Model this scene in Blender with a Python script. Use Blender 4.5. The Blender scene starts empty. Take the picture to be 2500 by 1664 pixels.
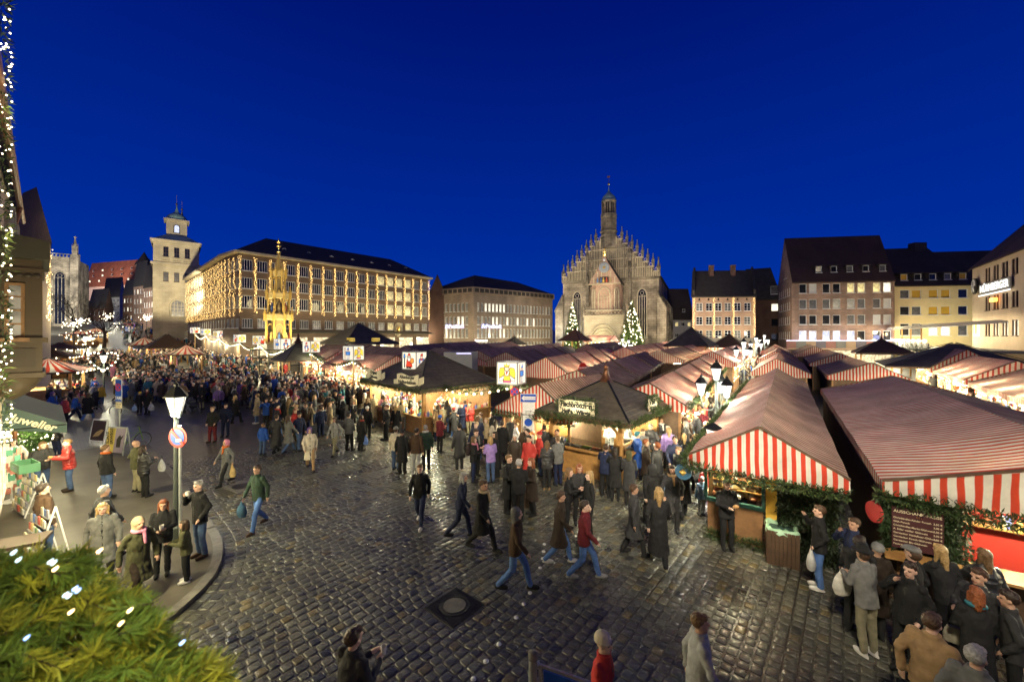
import bpy, bmesh, math, random
import numpy as np
from mathutils import Vector as V, Matrix
rad = math.radians
R = random.Random(11)
SC = bpy.context.scene
COL = SC.collection
F, HZ, EH = 972.0, 822.0, 5.3            # focal length in photo pixels, horizon row, eye height (m)
# ------------------------------------------------------------------ camera, sky, exposure
cam = bpy.data.cameras.new("camera"); camo = bpy.data.objects.new("camera", cam); COL.objects.link(camo)
camo.location = (0, 0, EH); camo.rotation_euler = (rad(90), 0, 0)
cam.sensor_width = 36; cam.lens = 36 * F / 2500; cam.shift_y = -0.004
cam.clip_start = 0.05; cam.clip_end = 3000
cam.dof.use_dof = True; cam.dof.focus_distance = 22; cam.dof.aperture_fstop = 2.0
SC.camera = camo
SC.view_settings.view_transform = 'Standard'; SC.view_settings.look = 'None'
SC.view_settings.exposure = 2.0; SC.view_settings.gamma = 1.0; SC.view_settings.use_curve_mapping = False
cy = SC.cycles
cy.use_denoising = True; cy.max_bounces = 4; cy.diffuse_bounces = 2; cy.glossy_bounces = 3
cy.transmission_bounces = 4; cy.transparent_max_bounces = 6; cy.caustics_reflective = False; cy.caustics_refractive = False
cy.sample_clamp_indirect = 2.0; cy.sample_clamp_direct = 0.0
w = bpy.data.worlds.new("World"); SC.world = w; w.use_nodes = True
nt = w.node_tree; bg = nt.nodes["Background"]
sky = nt.nodes.new("ShaderNodeTexSky"); sky.sky_type = 'NISHITA'; sky.sun_disc = False
sky.sun_elevation = rad(-4.0); sky.sun_rotation = rad(215)
tc = nt.nodes.new("ShaderNodeTexCoord"); sp = nt.nodes.new("ShaderNodeSeparateXYZ")
ab = nt.nodes.new("ShaderNodeMath"); ab.operation = 'ABSOLUTE'
rp = nt.nodes.new("ShaderNodeValToRGB")
el = rp.color_ramp.elements
el[0].position = 0.0; el[0].color = (0.0, 0.036, 0.36, 1)
el[1].position = 1.0; el[1].color = (0.0, 0.002, 0.07, 1)
e = el.new(0.25); e.color = (0.0, 0.022, 0.30, 1)
e = el.new(0.62); e.color = (0.0, 0.007, 0.165, 1)
mx = nt.nodes.new("ShaderNodeMixRGB"); mx.blend_type = 'ADD'; mx.inputs[0].default_value = 1.0
sc_ = nt.nodes.new("ShaderNodeMixRGB"); sc_.blend_type = 'MULTIPLY'; sc_.inputs[0].default_value = 1.0
sc_.inputs[2].default_value = (0.0, 0.03, 0.12, 1)
nt.links.new(tc.outputs['Generated'], sp.inputs[0]); nt.links.new(sp.outputs[2], ab.inputs[0])
nt.links.new(ab.outputs[0], rp.inputs[0]); nt.links.new(rp.outputs[0], mx.inputs[1])
nt.links.new(sky.outputs[0], sc_.inputs[1]); nt.links.new(sc_.outputs[0], mx.inputs[2])
nt.links.new(mx.outputs[0], bg.inputs[0]); bg.inputs[1].default_value = 0.25
sun = bpy.data.lights.new("afterglow_sun", 'SUN'); sun.energy = 0.05; sun.angle = rad(40); sun.color = (1.0, 0.86, 0.72)
suno = bpy.data.objects.new("afterglow_sun", sun); COL.objects.link(suno); suno.rotation_euler = (rad(62), 0, rad(-35))
# ------------------------------------------------------------------ helpers
UA = rad(40.3)
U2 = V((math.sin(UA), math.cos(UA), 0)); W2 = V((math.cos(UA), -math.sin(UA), 0))
def GZ(x, y):                              # the square rises gently to the north (left) and east, then climbs to the castle
 U = x*U2.x + y*U2.y; v = -(x*W2.x + y*W2.y)
 return .018*max(0, v-22) + .008*max(0, U-18) + .075*max(0, v-98)
def gp(px, py, up=0.0):                    # a point of the ground (or `up` above it) seen at a photo pixel
 z = up
 for k in range(25):
  d = (EH-z)*F/max(2.0, py-HZ); x = (px-1250)/F*d
  z = .5*z+.5*(GZ(x, d)+up)
 return V((x, d, GZ(x, d)+up))
def at(px, py, Y): return V(((px-1250)/F*Y, Y, EH-(py-HZ)/F*Y))
def uw(U, W, z=0): p = U2*U+W2*W; return V((p.x, p.y, z))
class MB:
 def __init__(s): s.v = []; s.f = []; s.m = []; s.uv = []; s.has_uv = False
 def add(s, vs, fs, mi=0, uvs=None):
  n = len(s.v); s.v += [tuple(v) for v in vs]
  s.f += [tuple(i+n for i in f) for f in fs]; s.m += [mi]*len(fs)
  if uvs: s.has_uv = True; s.uv += [tuple(q) for q in uvs]
  else: s.uv += [(0, 0)]*len(vs)
  return s
 def box(s, c, d, mi=0, rz=0, mat=None):
  hx, hy, hz = d[0]/2, d[1]/2, d[2]/2
  vs = [V((x, y, z)) for x in (-hx, hx) for y in (-hy, hy) for z in (-hz, hz)]
  if mat is not None: vs = [mat @ v for v in vs]
  elif rz: m = Matrix.Rotation(rz, 3, 'Z'); vs = [m @ v for v in vs]
  c = V(c)
  return s.add([v+c for v in vs], [(0,1,3,2),(4,6,7,5),(0,4,5,1),(2,3,7,6),(0,2,6,4),(1,5,7,3)], mi)
 def bx(s, x0, x1, y0, y1, z0, z1, mi=0):
  return s.box(((x0+x1)/2, (y0+y1)/2, (z0+z1)/2), (abs(x1-x0), abs(y1-y0), abs(z1-z0)), mi)
 def beam(s, p, q, w, h, mi=0, upv=(0, 0, 1)):
  p, q = V(p), V(q); d = q-p; L = d.length
  if L < 1e-6: return s
  d.normalize(); up = V(upv)
  if abs(d.dot(up)) > .98: up = V((0, 1, 0))
  a = d.cross(up).normalized(); b = a.cross(d)
  m = Matrix((a, d, b)).transposed()
  return s.box((p+q)/2, (w, L, h), mi, mat=m)
 def tube(s, pts, r, n=8, mi=0, cap=True):
  pts = [V(p) for p in pts]; k = len(pts); rs = r if isinstance(r, (list, tuple)) else [r]*k
  vs = []; fs = []
  for i, p in enumerate(pts):
   d = (pts[min(i+1, k-1)]-pts[max(i-1, 0)])
   d = d.normalized() if d.length > 1e-9 else V((0, 0, 1))
   up = V((0, 0, 1)) if abs(d.z) < .95 else V((0, 1, 0))
   a = d.cross(up).normalized(); b = d.cross(a)
   for j in range(n):
    t = 2*math.pi*j/n; vs.append(p+(a*math.cos(t)+b*math.sin(t))*rs[i])
  for i in range(k-1):
   for j in range(n):
    j2 = (j+1) % n; fs.append((i*n+j, i*n+j2, (i+1)*n+j2, (i+1)*n+j))
  if cap: fs.append(tuple(range(n))); fs.append(tuple((k-1)*n+j for j in range(n)))
  return s.add(vs, fs, mi)
 def lathe(s, prof, n=12, c=(0, 0, 0), mi=0, ph=0, sx=1, sy=1):
  c = V(c); vs = []; fs = []; k = len(prof)
  for (r, z) in prof:
   for j in range(n):
    t = 2*math.pi*j/n+ph; vs.append(c+V((r*math.cos(t)*sx, r*math.sin(t)*sy, z)))
  for i in range(k-1):
   for j in range(n):
    j2 = (j+1) % n; fs.append((i*n+j, i*n+j2, (i+1)*n+j2, (i+1)*n+j))
  fs.append(tuple(range(n))); fs.append(tuple((k-1)*n+j for j in range(n)))
  return s.add(vs, fs, mi)
 def prism(s, poly, vec, mi=0):
  n = len(poly); poly = [V(p) for p in poly]; vec = V(vec)
  vs = poly+[p+vec for p in poly]
  fs = [tuple(range(n)), tuple(range(2*n-1, n-1, -1))]+[(i, (i+1) % n, (i+1) % n+n, i+n) for i in range(n)]
  return s.add(vs, fs, mi)
 def ball(s, c, r, n=8, m=5, mi=0, sc=(1, 1, 1)):
  c = V(c); vs = [c+V((0, 0, -r*sc[2]))]; fs = []
  for i in range(1, m):
   t = math.pi*i/m
   for j in range(n):
    a = 2*math.pi*j/n
    vs.append(c+V((r*math.sin(t)*math.cos(a)*sc[0], r*math.sin(t)*math.sin(a)*sc[1], -r*math.cos(t)*sc[2])))
  vs.append(c+V((0, 0, r*sc[2]))); T = len(vs)-1
  for j in range(n):
   j2 = (j+1) % n; fs.append((0, 1+j2, 1+j)); fs.append((T, 1+(m-2)*n+j, 1+(m-2)*n+j2))
   for i in range(m-2): fs.append((1+i*n+j, 1+i*n+j2, 1+(i+1)*n+j2, 1+(i+1)*n+j))
  return s.add(vs, fs, mi)
 def octa(s, c, r, mi=0):
  c = V(c)
  return s.add([c+V(q)*r for q in ((1,0,0),(-1,0,0),(0,1,0),(0,-1,0),(0,0,1),(0,0,-1))],
      [(0,2,4),(2,1,4),(1,3,4),(3,0,4),(2,0,5),(1,2,5),(3,1,5),(0,3,5)], mi)
 def grid(s, fn, nu, nv, mi=0, uvf=None):
  vs = []; uvs = []
  for i in range(nu+1):
   for j in range(nv+1):
    vs.append(fn(i/nu, j/nv)); uvs.append(uvf(i/nu, j/nv) if uvf else (i/nu, j/nv))
  fs = [(i*(nv+1)+j, (i+1)*(nv+1)+j, (i+1)*(nv+1)+j+1, i*(nv+1)+j+1) for i in range(nu) for j in range(nv)]
  return s.add(vs, fs, mi, uvs)
 def mesh(s, name, mats, smooth=False):
  me = bpy.data.meshes.new(name); me.from_pydata(s.v, [], s.f)
  mats = mats if isinstance(mats, (list, tuple)) else [mats]
  for m in mats: me.materials.append(m)
  if len(mats) > 1: me.polygons.foreach_set('material_index', s.m)
  if smooth: me.polygons.foreach_set('use_smooth', [True]*len(s.f))
  if s.has_uv:
   ul = me.uv_layers.new(name='UVMap')
   idx = np.empty(len(me.loops), np.int32); me.loops.foreach_get('vertex_index', idx)
   ul.data.foreach_set('uv', np.array(s.uv, np.float32)[idx].ravel())
  return me
 def build(s, name, mats, parent=None, smooth=False, loc=None, rz=0):
  return link(name, s.mesh(name, mats, smooth), parent, loc, rz)
def link(name, me, parent=None, loc=None, rz=0):
 o = bpy.data.objects.new(name, me); COL.objects.link(o)
 if parent: o.parent = parent
 if loc is not None: o.location = loc
 if rz: o.rotation_euler = (0, 0, rz)
 return o
def thing(name, label, cat, loc=(0, 0, 0), rz=0, group=None):
 o = bpy.data.objects.new(name, None); COL.objects.link(o); o.empty_display_size = .2
 o.location = loc; o.rotation_euler = (0, 0, rz); return tag(o, label, cat, group)
def tag(o, label, cat, group=None):
 o['label'] = label; o['category'] = cat
 if group: o['group'] = group
 return o
def kind(o, k): o['kind'] = k; return o
def copy_tree(o, parent=None):
 c = o.copy(); COL.objects.link(c); c.parent = parent
 for ch in o.children: copy_tree(ch, c)
 return c
# ------------------------------------------------------------------ materials
def newmat(name):
 m = bpy.data.materials.new(name); m.use_nodes = True
 n = m.node_tree.nodes; return m, m.node_tree, n['Principled BSDF']
def N(nt, t, **kw):
 n = nt.nodes.new(t)
 for k, v in kw.items(): setattr(n, k, v)
 return n
def ramp(nt, fac, stops):
 r = N(nt, 'ShaderNodeValToRGB'); e = r.color_ramp.elements
 for i, (p, c) in enumerate(stops):
  x = e[i] if i < 2 else e.new(p)
  x.position = p; x.color = (*c, 1)
 nt.links.new(fac, r.inputs[0]); return r.outputs[0]
def coords(nt, kind='Object', wall=False, scale=1.0):
 t = N(nt, 'ShaderNodeTexCoord'); o = t.outputs[kind]
 if wall:
  sp = N(nt, 'ShaderNodeSeparateXYZ'); ad = N(nt, 'ShaderNodeMath', operation='ADD'); cb = N(nt, 'ShaderNodeCombineXYZ')
  nt.links.new(o, sp.inputs[0]); nt.links.new(sp.outputs[0], ad.inputs[0]); nt.links.new(sp.outputs[1], ad.inputs[1])
  nt.links.new(ad.outputs[0], cb.inputs[0]); nt.links.new(sp.outputs[2], cb.inputs[1]); o = cb.outputs[0]
 return o
def mat(name, c, rough=.75, var=.25, scale=3.0, bump=.15, metal=0.0, detail=5, coat=0.0, spec=.4, c2=None, kind='Object'):
 m, nt, b = newmat(name)
 co = coords(nt, kind)
 n1 = N(nt, 'ShaderNodeTexNoise'); n1.inputs['Scale'].default_value = scale; n1.inputs['Detail'].default_value = detail
 n1.inputs['Roughness'].default_value = .65
 nt.links.new(co, n1.inputs['Vector'])
 lo = tuple(x*(1-var) for x in c); hi = c2 if c2 else tuple(min(1, x*(1+var)) for x in c)
 nt.links.new(ramp(nt, n1.outputs[0], [(.3, lo), (.7, hi)]), b.inputs['Base Color'])
 b.inputs['Roughness'].default_value = rough; b.inputs['Metallic'].default_value = metal
 b.inputs['Specular IOR Level'].default_value = spec; b.inputs['Coat Weight'].default_value = coat
 if bump:
  n2 = N(nt, 'ShaderNodeTexNoise'); n2.inputs['Scale'].default_value = scale*6; n2.inputs['Detail'].default_value = 4
  nt.links.new(co, n2.inputs['Vector'])
  bp = N(nt, 'ShaderNodeBump'); bp.inputs['Strength'].default_value = bump; bp.inputs['Distance'].default_value = .02
  nt.links.new(n2.outputs[0], bp.inputs['Height']); nt.links.new(bp.outputs[0], b.inputs['Normal'])
 return m
def blocks(name, c1, c2, mortar, bw, bh, ms=.012, rough=.85, bump=.6, stain=.35, stain_scale=.35, offs=.5):
 m, nt, b = newmat(name); co = coords(nt, wall=True)
 br = N(nt, 'ShaderNodeTexBrick'); br.inputs['Scale'].default_value = 1.0
 br.inputs['Brick Width'].default_value = bw; br.inputs['Row Height'].default_value = bh; br.inputs['Mortar Size'].default_value = ms
 br.inputs['Color1'].default_value = (*c1, 1); br.inputs['Color2'].default_value = (*c2, 1); br.inputs['Mortar'].default_value = (*mortar, 1)
 br.offset = offs; br.inputs['Bias'].default_value = -.1
 nt.links.new(co, br.inputs['Vector'])
 tx = coords(nt); n1 = N(nt, 'ShaderNodeTexNoise'); n1.inputs['Scale'].default_value = stain_scale; n1.inputs['Detail'].default_value = 8
 nt.links.new(tx, n1.inputs['Vector'])
 g = ramp(nt, n1.outputs[0], [(.35, (1-stain,)*3), (.62, (1.1, 1.08, 1.04))])
 mu = N(nt, 'ShaderNodeMixRGB', blend_type='MULTIPLY'); mu.inputs[0].default_value = 1
 nt.links.new(br.outputs[0], mu.inputs[1]); nt.links.new(g, mu.inputs[2]); nt.links.new(mu.outputs[0], b.inputs['Base Color'])
 b.inputs['Roughness'].default_value = rough; b.inputs['Specular IOR Level'].default_value = .3
 n2 = N(nt, 'ShaderNodeTexNoise'); n2.inputs['Scale'].default_value = 12; nt.links.new(tx, n2.inputs['Vector'])
 ad = N(nt, 'ShaderNodeMath', operation='MULTIPLY_ADD'); ad.inputs[1].default_value = -1.0
 nt.links.new(br.outputs['Fac'], ad.inputs[0]); nt.links.new(n2.outputs[0], ad.inputs[2])
 bp = N(nt, 'ShaderNodeBump'); bp.inputs['Strength'].default_value = bump; bp.inputs['Distance'].default_value = .03
 nt.links.new(ad.outputs[0], bp.inputs['Height']); nt.links.new(bp.outputs[0], b.inputs['Normal'])
 return m
def glow(name, c, s, base=(.8, .8, .8), sample=False):
 m, nt, b = newmat(name); b.inputs['Base Color'].default_value = (*base, 1)
 b.inputs['Emission Color'].default_value = (*c, 1); b.inputs['Emission Strength'].default_value = s
 if not sample: m.cycles.emission_sampling = 'NONE'
 return m
def litwin(name, c, s, dark=.35):           # a lit room behind glass: furniture and blinds vary the brightness
 m, nt, b = newmat(name); co = coords(nt); b.inputs['Base Color'].default_value = (.05, .05, .05, 1)
 n1 = N(nt, 'ShaderNodeTexNoise'); n1.inputs['Scale'].default_value = 2.3; n1.inputs['Detail'].default_value = 3
 nt.links.new(co, n1.inputs['Vector'])
 g = ramp(nt, n1.outputs[0], [(.35, tuple(x*dark for x in c)), (.6, c)])
 nt.links.new(g, b.inputs['Emission Color']); b.inputs['Emission Strength'].default_value = s
 b.inputs['Roughness'].default_value = .1; m.cycles.emission_sampling = 'NONE'
 return m
def stripes(name, a, bcol, period=.17, wear=.35, soft=0.03, rough=.8, duty=.5):
 m, nt, b = newmat(name)
 t = N(nt, 'ShaderNodeUVMap'); sp = N(nt, 'ShaderNodeSeparateXYZ'); nt.links.new(t.outputs[0], sp.inputs[0])
 n0 = N(nt, 'ShaderNodeTexNoise'); n0.inputs['Scale'].default_value = .7; n0.inputs['Detail'].default_value = 2
 co = coords(nt); nt.links.new(co, n0.inputs['Vector'])
 wob = N(nt, 'ShaderNodeMath', operation='MULTIPLY_ADD'); wob.inputs[1].default_value = .12
 nt.links.new(n0.outputs[0], wob.inputs[0]); nt.links.new(sp.outputs[0], wob.inputs[2])
 dv = N(nt, 'ShaderNodeMath', operation='DIVIDE'); dv.inputs[1].default_value = period; nt.links.new(wob.outputs[0], dv.inputs[0])
 fr = N(nt, 'ShaderNodeMath', operation='FRACT'); nt.links.new(dv.outputs[0], fr.inputs[0])
 pp = N(nt, 'ShaderNodeMath', operation='PINGPONG'); pp.inputs[1].default_value = .5; nt.links.new(fr.outputs[0], pp.inputs[0])
 k = duty*.5
 col = ramp(nt, pp.outputs[0], [(k-soft, a), (k+soft, bcol)])
 n1 = N(nt, 'ShaderNodeTexNoise'); n1.inputs['Scale'].default_value = .9; n1.inputs['Detail'].default_value = 7; n1.inputs['Roughness'].default_value = .7
 nt.links.new(co, n1.inputs['Vector'])
 g = ramp(nt, n1.outputs[0], [(.36, (1-wear,)*3), (.66, (1, 1, 1))])
 mu = N(nt, 'ShaderNodeMixRGB', blend_type='MULTIPLY'); mu.inputs[0].default_value = 1
 nt.links.new(col, mu.inputs[1]); nt.links.new(g, mu.inputs[2]); nt.links.new(mu.outputs[0], b.inputs['Base Color'])
 tr = N(nt, 'ShaderNodeBsdfTranslucent'); ms = N(nt, 'ShaderNodeMixShader'); ms.inputs[0].default_value = .12; nt.links.new(mu.outputs[0], tr.inputs[0])      # lamps below shine through the canvas
 nt.links.new(b.outputs[0], ms.inputs[1]); nt.links.new(tr.outputs[0], ms.inputs[2]); nt.links.new(ms.outputs[0], nt.nodes['Material Output'].inputs[0])
 b.inputs['Roughness'].default_value = rough; b.inputs['Specular IOR Level'].default_value = .25
 n2 = N(nt, 'ShaderNodeTexNoise'); n2.inputs['Scale'].default_value = 2.2; n2.inputs['Detail'].default_value = 5
 n2.inputs['Distortion'].default_value = 1.2; nt.links.new(co, n2.inputs['Vector'])
 bp = N(nt, 'ShaderNodeBump'); bp.inputs['Strength'].default_value = .5; bp.inputs['Distance'].default_value = .06
 nt.links.new(n2.outputs[0], bp.inputs['Height']); nt.links.new(bp.outputs[0], b.inputs['Normal'])
 return m
def objcol(name, rough=.8, bump=.3, scale=18, var=.25, spec=.3, sheen=0.0):      # colour comes from the object: every garment its own
 m, nt, b = newmat(name); oi = N(nt, 'ShaderNodeObjectInfo'); co = coords(nt)
 n1 = N(nt, 'ShaderNodeTexNoise'); n1.inputs['Scale'].default_value = scale; n1.inputs['Detail'].default_value = 4; nt.links.new(co, n1.inputs['Vector'])
 g = ramp(nt, n1.outputs[0], [(.3, (1-var,)*3), (.7, (1+var,)*3)])
 mu = N(nt, 'ShaderNodeMixRGB', blend_type='MULTIPLY'); mu.inputs[0].default_value = 1
 nt.links.new(oi.outputs['Color'], mu.inputs[1]); nt.links.new(g, mu.inputs[2]); nt.links.new(mu.outputs[0], b.inputs['Base Color'])
 b.inputs['Roughness'].default_value = rough; b.inputs['Specular IOR Level'].default_value = spec
 n2 = N(nt, 'ShaderNodeTexNoise'); n2.inputs['Scale'].default_value = scale*.6; n2.inputs['Distortion'].default_value = 1.0; nt.links.new(co, n2.inputs['Vector'])
 bp = N(nt, 'ShaderNodeBump'); bp.inputs['Strength'].default_value = bump; bp.inputs['Distance'].default_value = .05
 nt.links.new(n2.outputs[0], bp.inputs['Height']); nt.links.new(bp.outputs[0], b.inputs['Normal'])
 return m
def attrcol(name, rough=.8, spec=.3, noise=0.0, scale=20, bump=0.0, lo=None):     # colour from a face attribute
 m, nt, b = newmat(name); a = N(nt, 'ShaderNodeAttribute', attribute_name='col'); out = a.outputs['Color']; co = coords(nt)
 n1 = N(nt, 'ShaderNodeTexNoise'); n1.inputs['Scale'].default_value = scale; n1.inputs['Detail'].default_value = 5; nt.links.new(co, n1.inputs['Vector'])
 if noise:
  g = ramp(nt, n1.outputs[0], [(.3, (1-noise,)*3), (.7, (1+noise,)*3)])
  mu = N(nt, 'ShaderNodeMixRGB', blend_type='MULTIPLY'); mu.inputs[0].default_value = 1
  nt.links.new(out, mu.inputs[1]); nt.links.new(g, mu.inputs[2]); out = mu.outputs[0]
 nt.links.new(out, b.inputs['Base Color']); b.inputs['Roughness'].default_value = rough; b.inputs['Specular IOR Level'].default_value = spec
 if lo is not None:
  n3 = N(nt, 'ShaderNodeTexNoise'); n3.inputs['Scale'].default_value = .8; n3.inputs['Detail'].default_value = 3; nt.links.new(co, n3.inputs['Vector'])
  mr = N(nt, 'ShaderNodeMapRange'); mr.inputs[1].default_value = .35; mr.inputs[2].default_value = .65
  mr.inputs[3].default_value = lo; mr.inputs[4].default_value = rough
  nt.links.new(n3.outputs[0], mr.inputs[0]); nt.links.new(mr.outputs[0], b.inputs['Roughness'])
 if bump:
  bp = N(nt, 'ShaderNodeBump'); bp.inputs['Strength'].default_value = bump; bp.inputs['Distance'].default_value = .01
  nt.links.new(n1.outputs[0], bp.inputs['Height']); nt.links.new(bp.outputs[0], b.inputs['Normal'])
 return m
def colattr(me, cols):                       # one colour per face
 a = me.attributes.new('col', 'FLOAT_COLOR', 'FACE')
 c = np.ones((len(me.polygons), 4), np.float32); c[:, :3] = np.array(cols, np.float32)
 a.data.foreach_set('color', c.ravel())
M = {}
M['asphalt'] = mat('asphalt', (.085, .075, .055), .55, .3, 1.2, .3, spec=.5)
M['kerb'] = mat('granite_kerb', (.15, .14, .125), .6, .3, 6, .3)
M['joint'] = mat('joint_sand', (.018, .016, .013), .6, .4, 6, .5)
M['cobble'] = attrcol('cobble_granite', .36, .6, .4, 26, .45, lo=.2)
M['iron'] = mat('cast_iron', (.035, .034, .032), .5, .3, 8, .3, metal=.6)
M['concrete'] = mat('concrete', (.13, .122, .11), .8, .2, 6, .3)
M['dark_metal'] = mat('black_metal', (.014, .015, .015), .45, .2, 8, .05, metal=.3)
M['green_metal'] = mat('painted_post', (.05, .06, .055), .45, .2, 8, .05, metal=.2)
M['steel'] = mat('galvanised_steel', (.3, .31, .31), .45, .2, 8, .08, metal=.35)
M['white'] = mat('white_paint', (.75, .74, .71), .6, .08, 3, .05)
M['white_frame'] = mat('white_window_frame', (.6, .6, .58), .5, .08, 3, .03)
M['wood'] = mat('honey_wood', (.36, .19, .06), .55, .3, 5, .15)
M['wood_dark'] = mat('dark_wood', (.07, .04, .022), .65, .35, 5, .25)
M['wood_brown'] = mat('brown_wood', (.2, .105, .045), .6, .3, 5, .2)
M['pole_wood'] = mat('pole_wood', (.27, .17, .075), .65, .3, 5, .2)
M['black_roof'] = mat('black_board', (.075, .062, .044), .6, .4, 4, .3)
M['tarp'] = mat('dark_tarpaulin', (.06, .055, .043), .6, .35, 1.2, .3)
M['copper'] = mat('brown_copper', (.2, .09, .045), .4, .25, 6, .1, metal=.7)
M['gold'] = mat('gold', (.8, .55, .16), .3, .1, 6, .05, metal=1)
M['patina'] = mat('green_patina', (.2, .33, .29), .65, .25, 2, .15)
M['slate'] = mat('slate_roof', (.035, .031, .026), .85, .35, 1.5, .3)
M['tile_roof'] = blocks('brown_roof_tiles', (.085, .048, .036), (.06, .036, .028), (.03, .02, .016), .22, .3, .02, .85, .7, .3, .2)
M['red_tile'] = blocks('red_roof_tiles', (.2, .085, .06), (.155, .065, .048), (.06, .03, .022), .22, .3, .02, .85, .7, .3, .2)
M['tile_dark'] = blocks('dark_roof_tiles', (.06, .046, .036), (.045, .035, .028), (.024, .02, .017), .22, .3, .02, .85, .7, .3, .2)
M['sandstone'] = blocks('church_sandstone', (.42, .36, .27), (.29, .245, .18), (.13, .11, .085), 1.05, .5, .02, .9, .8, .7, .3)
M['church_dark'] = blocks('weathered_shaded_sandstone', (.32, .28, .21), (.2, .175, .135), (.1, .085, .065), .9, .42, .02, .9, .8, .75, .35)
M['pink_stone'] = blocks('pink_sandstone', (.4, .27, .2), (.32, .22, .16), (.2, .12, .09), .9, .4, .015, .88, .6, .35, .4)
M['pale_stone'] = blocks('pale_lit_limestone', (.48, .42, .3), (.42, .36, .25), (.28, .23, .16), 1.1, .5, .012, .85, .4, .25, .3)
M['rathaus'] = blocks('brown_stone_cladding', (.17, .12, .088), (.14, .1, .075), (.1, .07, .055), 1.4, .7, .008, .8, .3, .2, .3)
M['brown_stone'] = blocks('brown_sandstone', (.3, .2, .15), (.22, .15, .115), (.15, .1, .08), 1.2, .38, .012, .85, .4, .3, .5)
M['post_stone'] = blocks('grey_pink_stone', (.26, .2, .155), (.22, .17, .135), (.16, .125, .1), 1.0, .45, .01, .85, .35, .25, .4)
M['beige_stone'] = blocks('beige_stone', (.38, .26, .19), (.33, .22, .16), (.24, .16, .12), 1.1, .5, .01, .85, .3, .25, .4)
M['yellow'] = mat('cream_yellow_plaster', (.62, .5, .26), .9, .08, .8, .1)
M['cream'] = mat('beige_plaster', (.48, .38, .27), .9, .12, .6, .1)
M['white_plaster'] = mat('white_plaster', (.36, .35, .35), .9, .1, .8, .1)
M['dull_brick'] = blocks('dull_red_brick', (.16, .085, .06), (.12, .065, .05), (.08, .055, .045), .24, .08, .01, .9, .4, .3, .4)
M['glass'] = mat('night_glass', (.012, .014, .02), .06, .3, 1, 0, spec=.6)
M['glass_grey'] = mat('curtained_glass', (.1, .1, .1), .25, .5, 2.2, 0, spec=.6)
M['blind_yellow'] = mat('yellow_blind', (.5, .3, .03), .7, .1, 1, .02)
M['blind_white'] = mat('white_blind', (.55, .54, .5), .7, .1, 1, .02)
M['lit_warm'] = litwin('lit_room_warm', (1.0, .78, .32), .3)
M['lit_white'] = litwin('lit_room_white', (1.0, .95, .72), .42, .6)
M['lit_dim'] = litwin('lit_room_dim', (.9, .75, .5), .1)
M['lit_blue'] = litwin('lit_room_blue', (.7, .75, 1.0), .33, .6)
M['shop'] = litwin('lit_shop_front', (1.0, .78, .45), .42, .3)
M['bulb'] = glow('warm_bulb', (1.0, .6, .17), 1.5)
M['bulb_white'] = glow('white_bulb', (1.0, .8, .48), 3.2)
M['lamp_glass'] = glow('lantern_glass', (1.0, .93, .78), .36)
M['neon_white'] = glow('neon_white', (1.0, .97, .88), .55)
M['neon_blue'] = glow('neon_blue', (.25, .3, 1.0), 1.0)
M['neon_violet'] = glow('neon_violet', (.5, .47, 1.0), .75)
M['neon_red'] = glow('neon_red', (1.0, .04, .02), 1.0)
M['neon_yellow'] = glow('neon_yellow', (1.0, .85, .02), .8)
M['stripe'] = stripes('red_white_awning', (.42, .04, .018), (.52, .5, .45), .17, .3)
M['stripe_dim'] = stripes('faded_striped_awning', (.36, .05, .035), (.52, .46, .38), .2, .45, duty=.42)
M['stripe_dark'] = stripes('dark_and_shaded_stripes', (.26, .04, .026), (.4, .35, .28), .2, .5, duty=.42)  # dark tarpaulin, and the shade of unlit roof slopes put into colour
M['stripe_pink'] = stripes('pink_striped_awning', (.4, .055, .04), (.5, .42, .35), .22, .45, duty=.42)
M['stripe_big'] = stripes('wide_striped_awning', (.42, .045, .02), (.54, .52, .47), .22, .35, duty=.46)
M['fir'] = attrcol('fir_needles', .6, .3)
M['bark'] = mat('bark', (.06, .042, .03), .9, .3, 8, .4)
M['skin'] = objcol('skin', .55, .05, 30, .08, .4)
M['eye'] = mat('eye', (.02, .015, .012), .2, .1, 5, 0)
M['lip'] = mat('lip', (.3, .1, .08), .5, .1, 5, 0)
M['cloth'] = objcol('cloth', .85, .45, 9, .22)
M['shiny'] = objcol('quilted_nylon', .42, .6, 7, .2, .5)
M['hair'] = objcol('hair', .5, .5, 40, .35, .4)
M['any'] = attrcol('painted_goods', .6, .35)
M['paper'] = mat('printed_cream_board', (.62, .55, .38), .7, .08, 3, .02)
M['black_print'] = mat('black_print', (.015, .013, .012), .7, .1, 3, 0)
M['sign_white'] = mat('sign_white', (.72, .72, .7), .5, .05, 3, 0)
M['sign_blue'] = mat('sign_blue', (.01, .07, .42), .45, .05, 3, 0)
M['sign_red'] = mat('sign_red', (.55, .03, .02), .45, .05, 3, 0)
m_, nt_, b_ = newmat('thin_awning'); tr_ = N(nt_, 'ShaderNodeBsdfTranslucent'); mx_ = N(nt_, 'ShaderNodeMixShader'); tr_.inputs[0].default_value = (.6, .57, .5, 1); b_.inputs['Base Color'].default_value = (.45, .43, .4, 1)
nt_.links.new(b_.outputs[0], mx_.inputs[1]); nt_.links.new(tr_.outputs[0], mx_.inputs[2]); nt_.links.new(mx_.outputs[0], nt_.nodes['Material Output'].inputs[0]); M['thin_awning'] = m_
PAL = {}
def flat(name, c, rough=.6):
 if name not in PAL: PAL[name] = mat(name, c, rough, .08, 4, .02)
 return PAL[name]
TMP = bpy.data.scenes.new('tmp')         # a side scene for turning text and modifiers into meshes
def baked(o):
 TMP.collection.objects.link(o); vl = TMP.view_layers[0]; vl.update(); me = bpy.data.meshes.new_from_object(o.evaluated_get(vl.depsgraph)); bpy.data.objects.remove(o); return me
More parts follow.
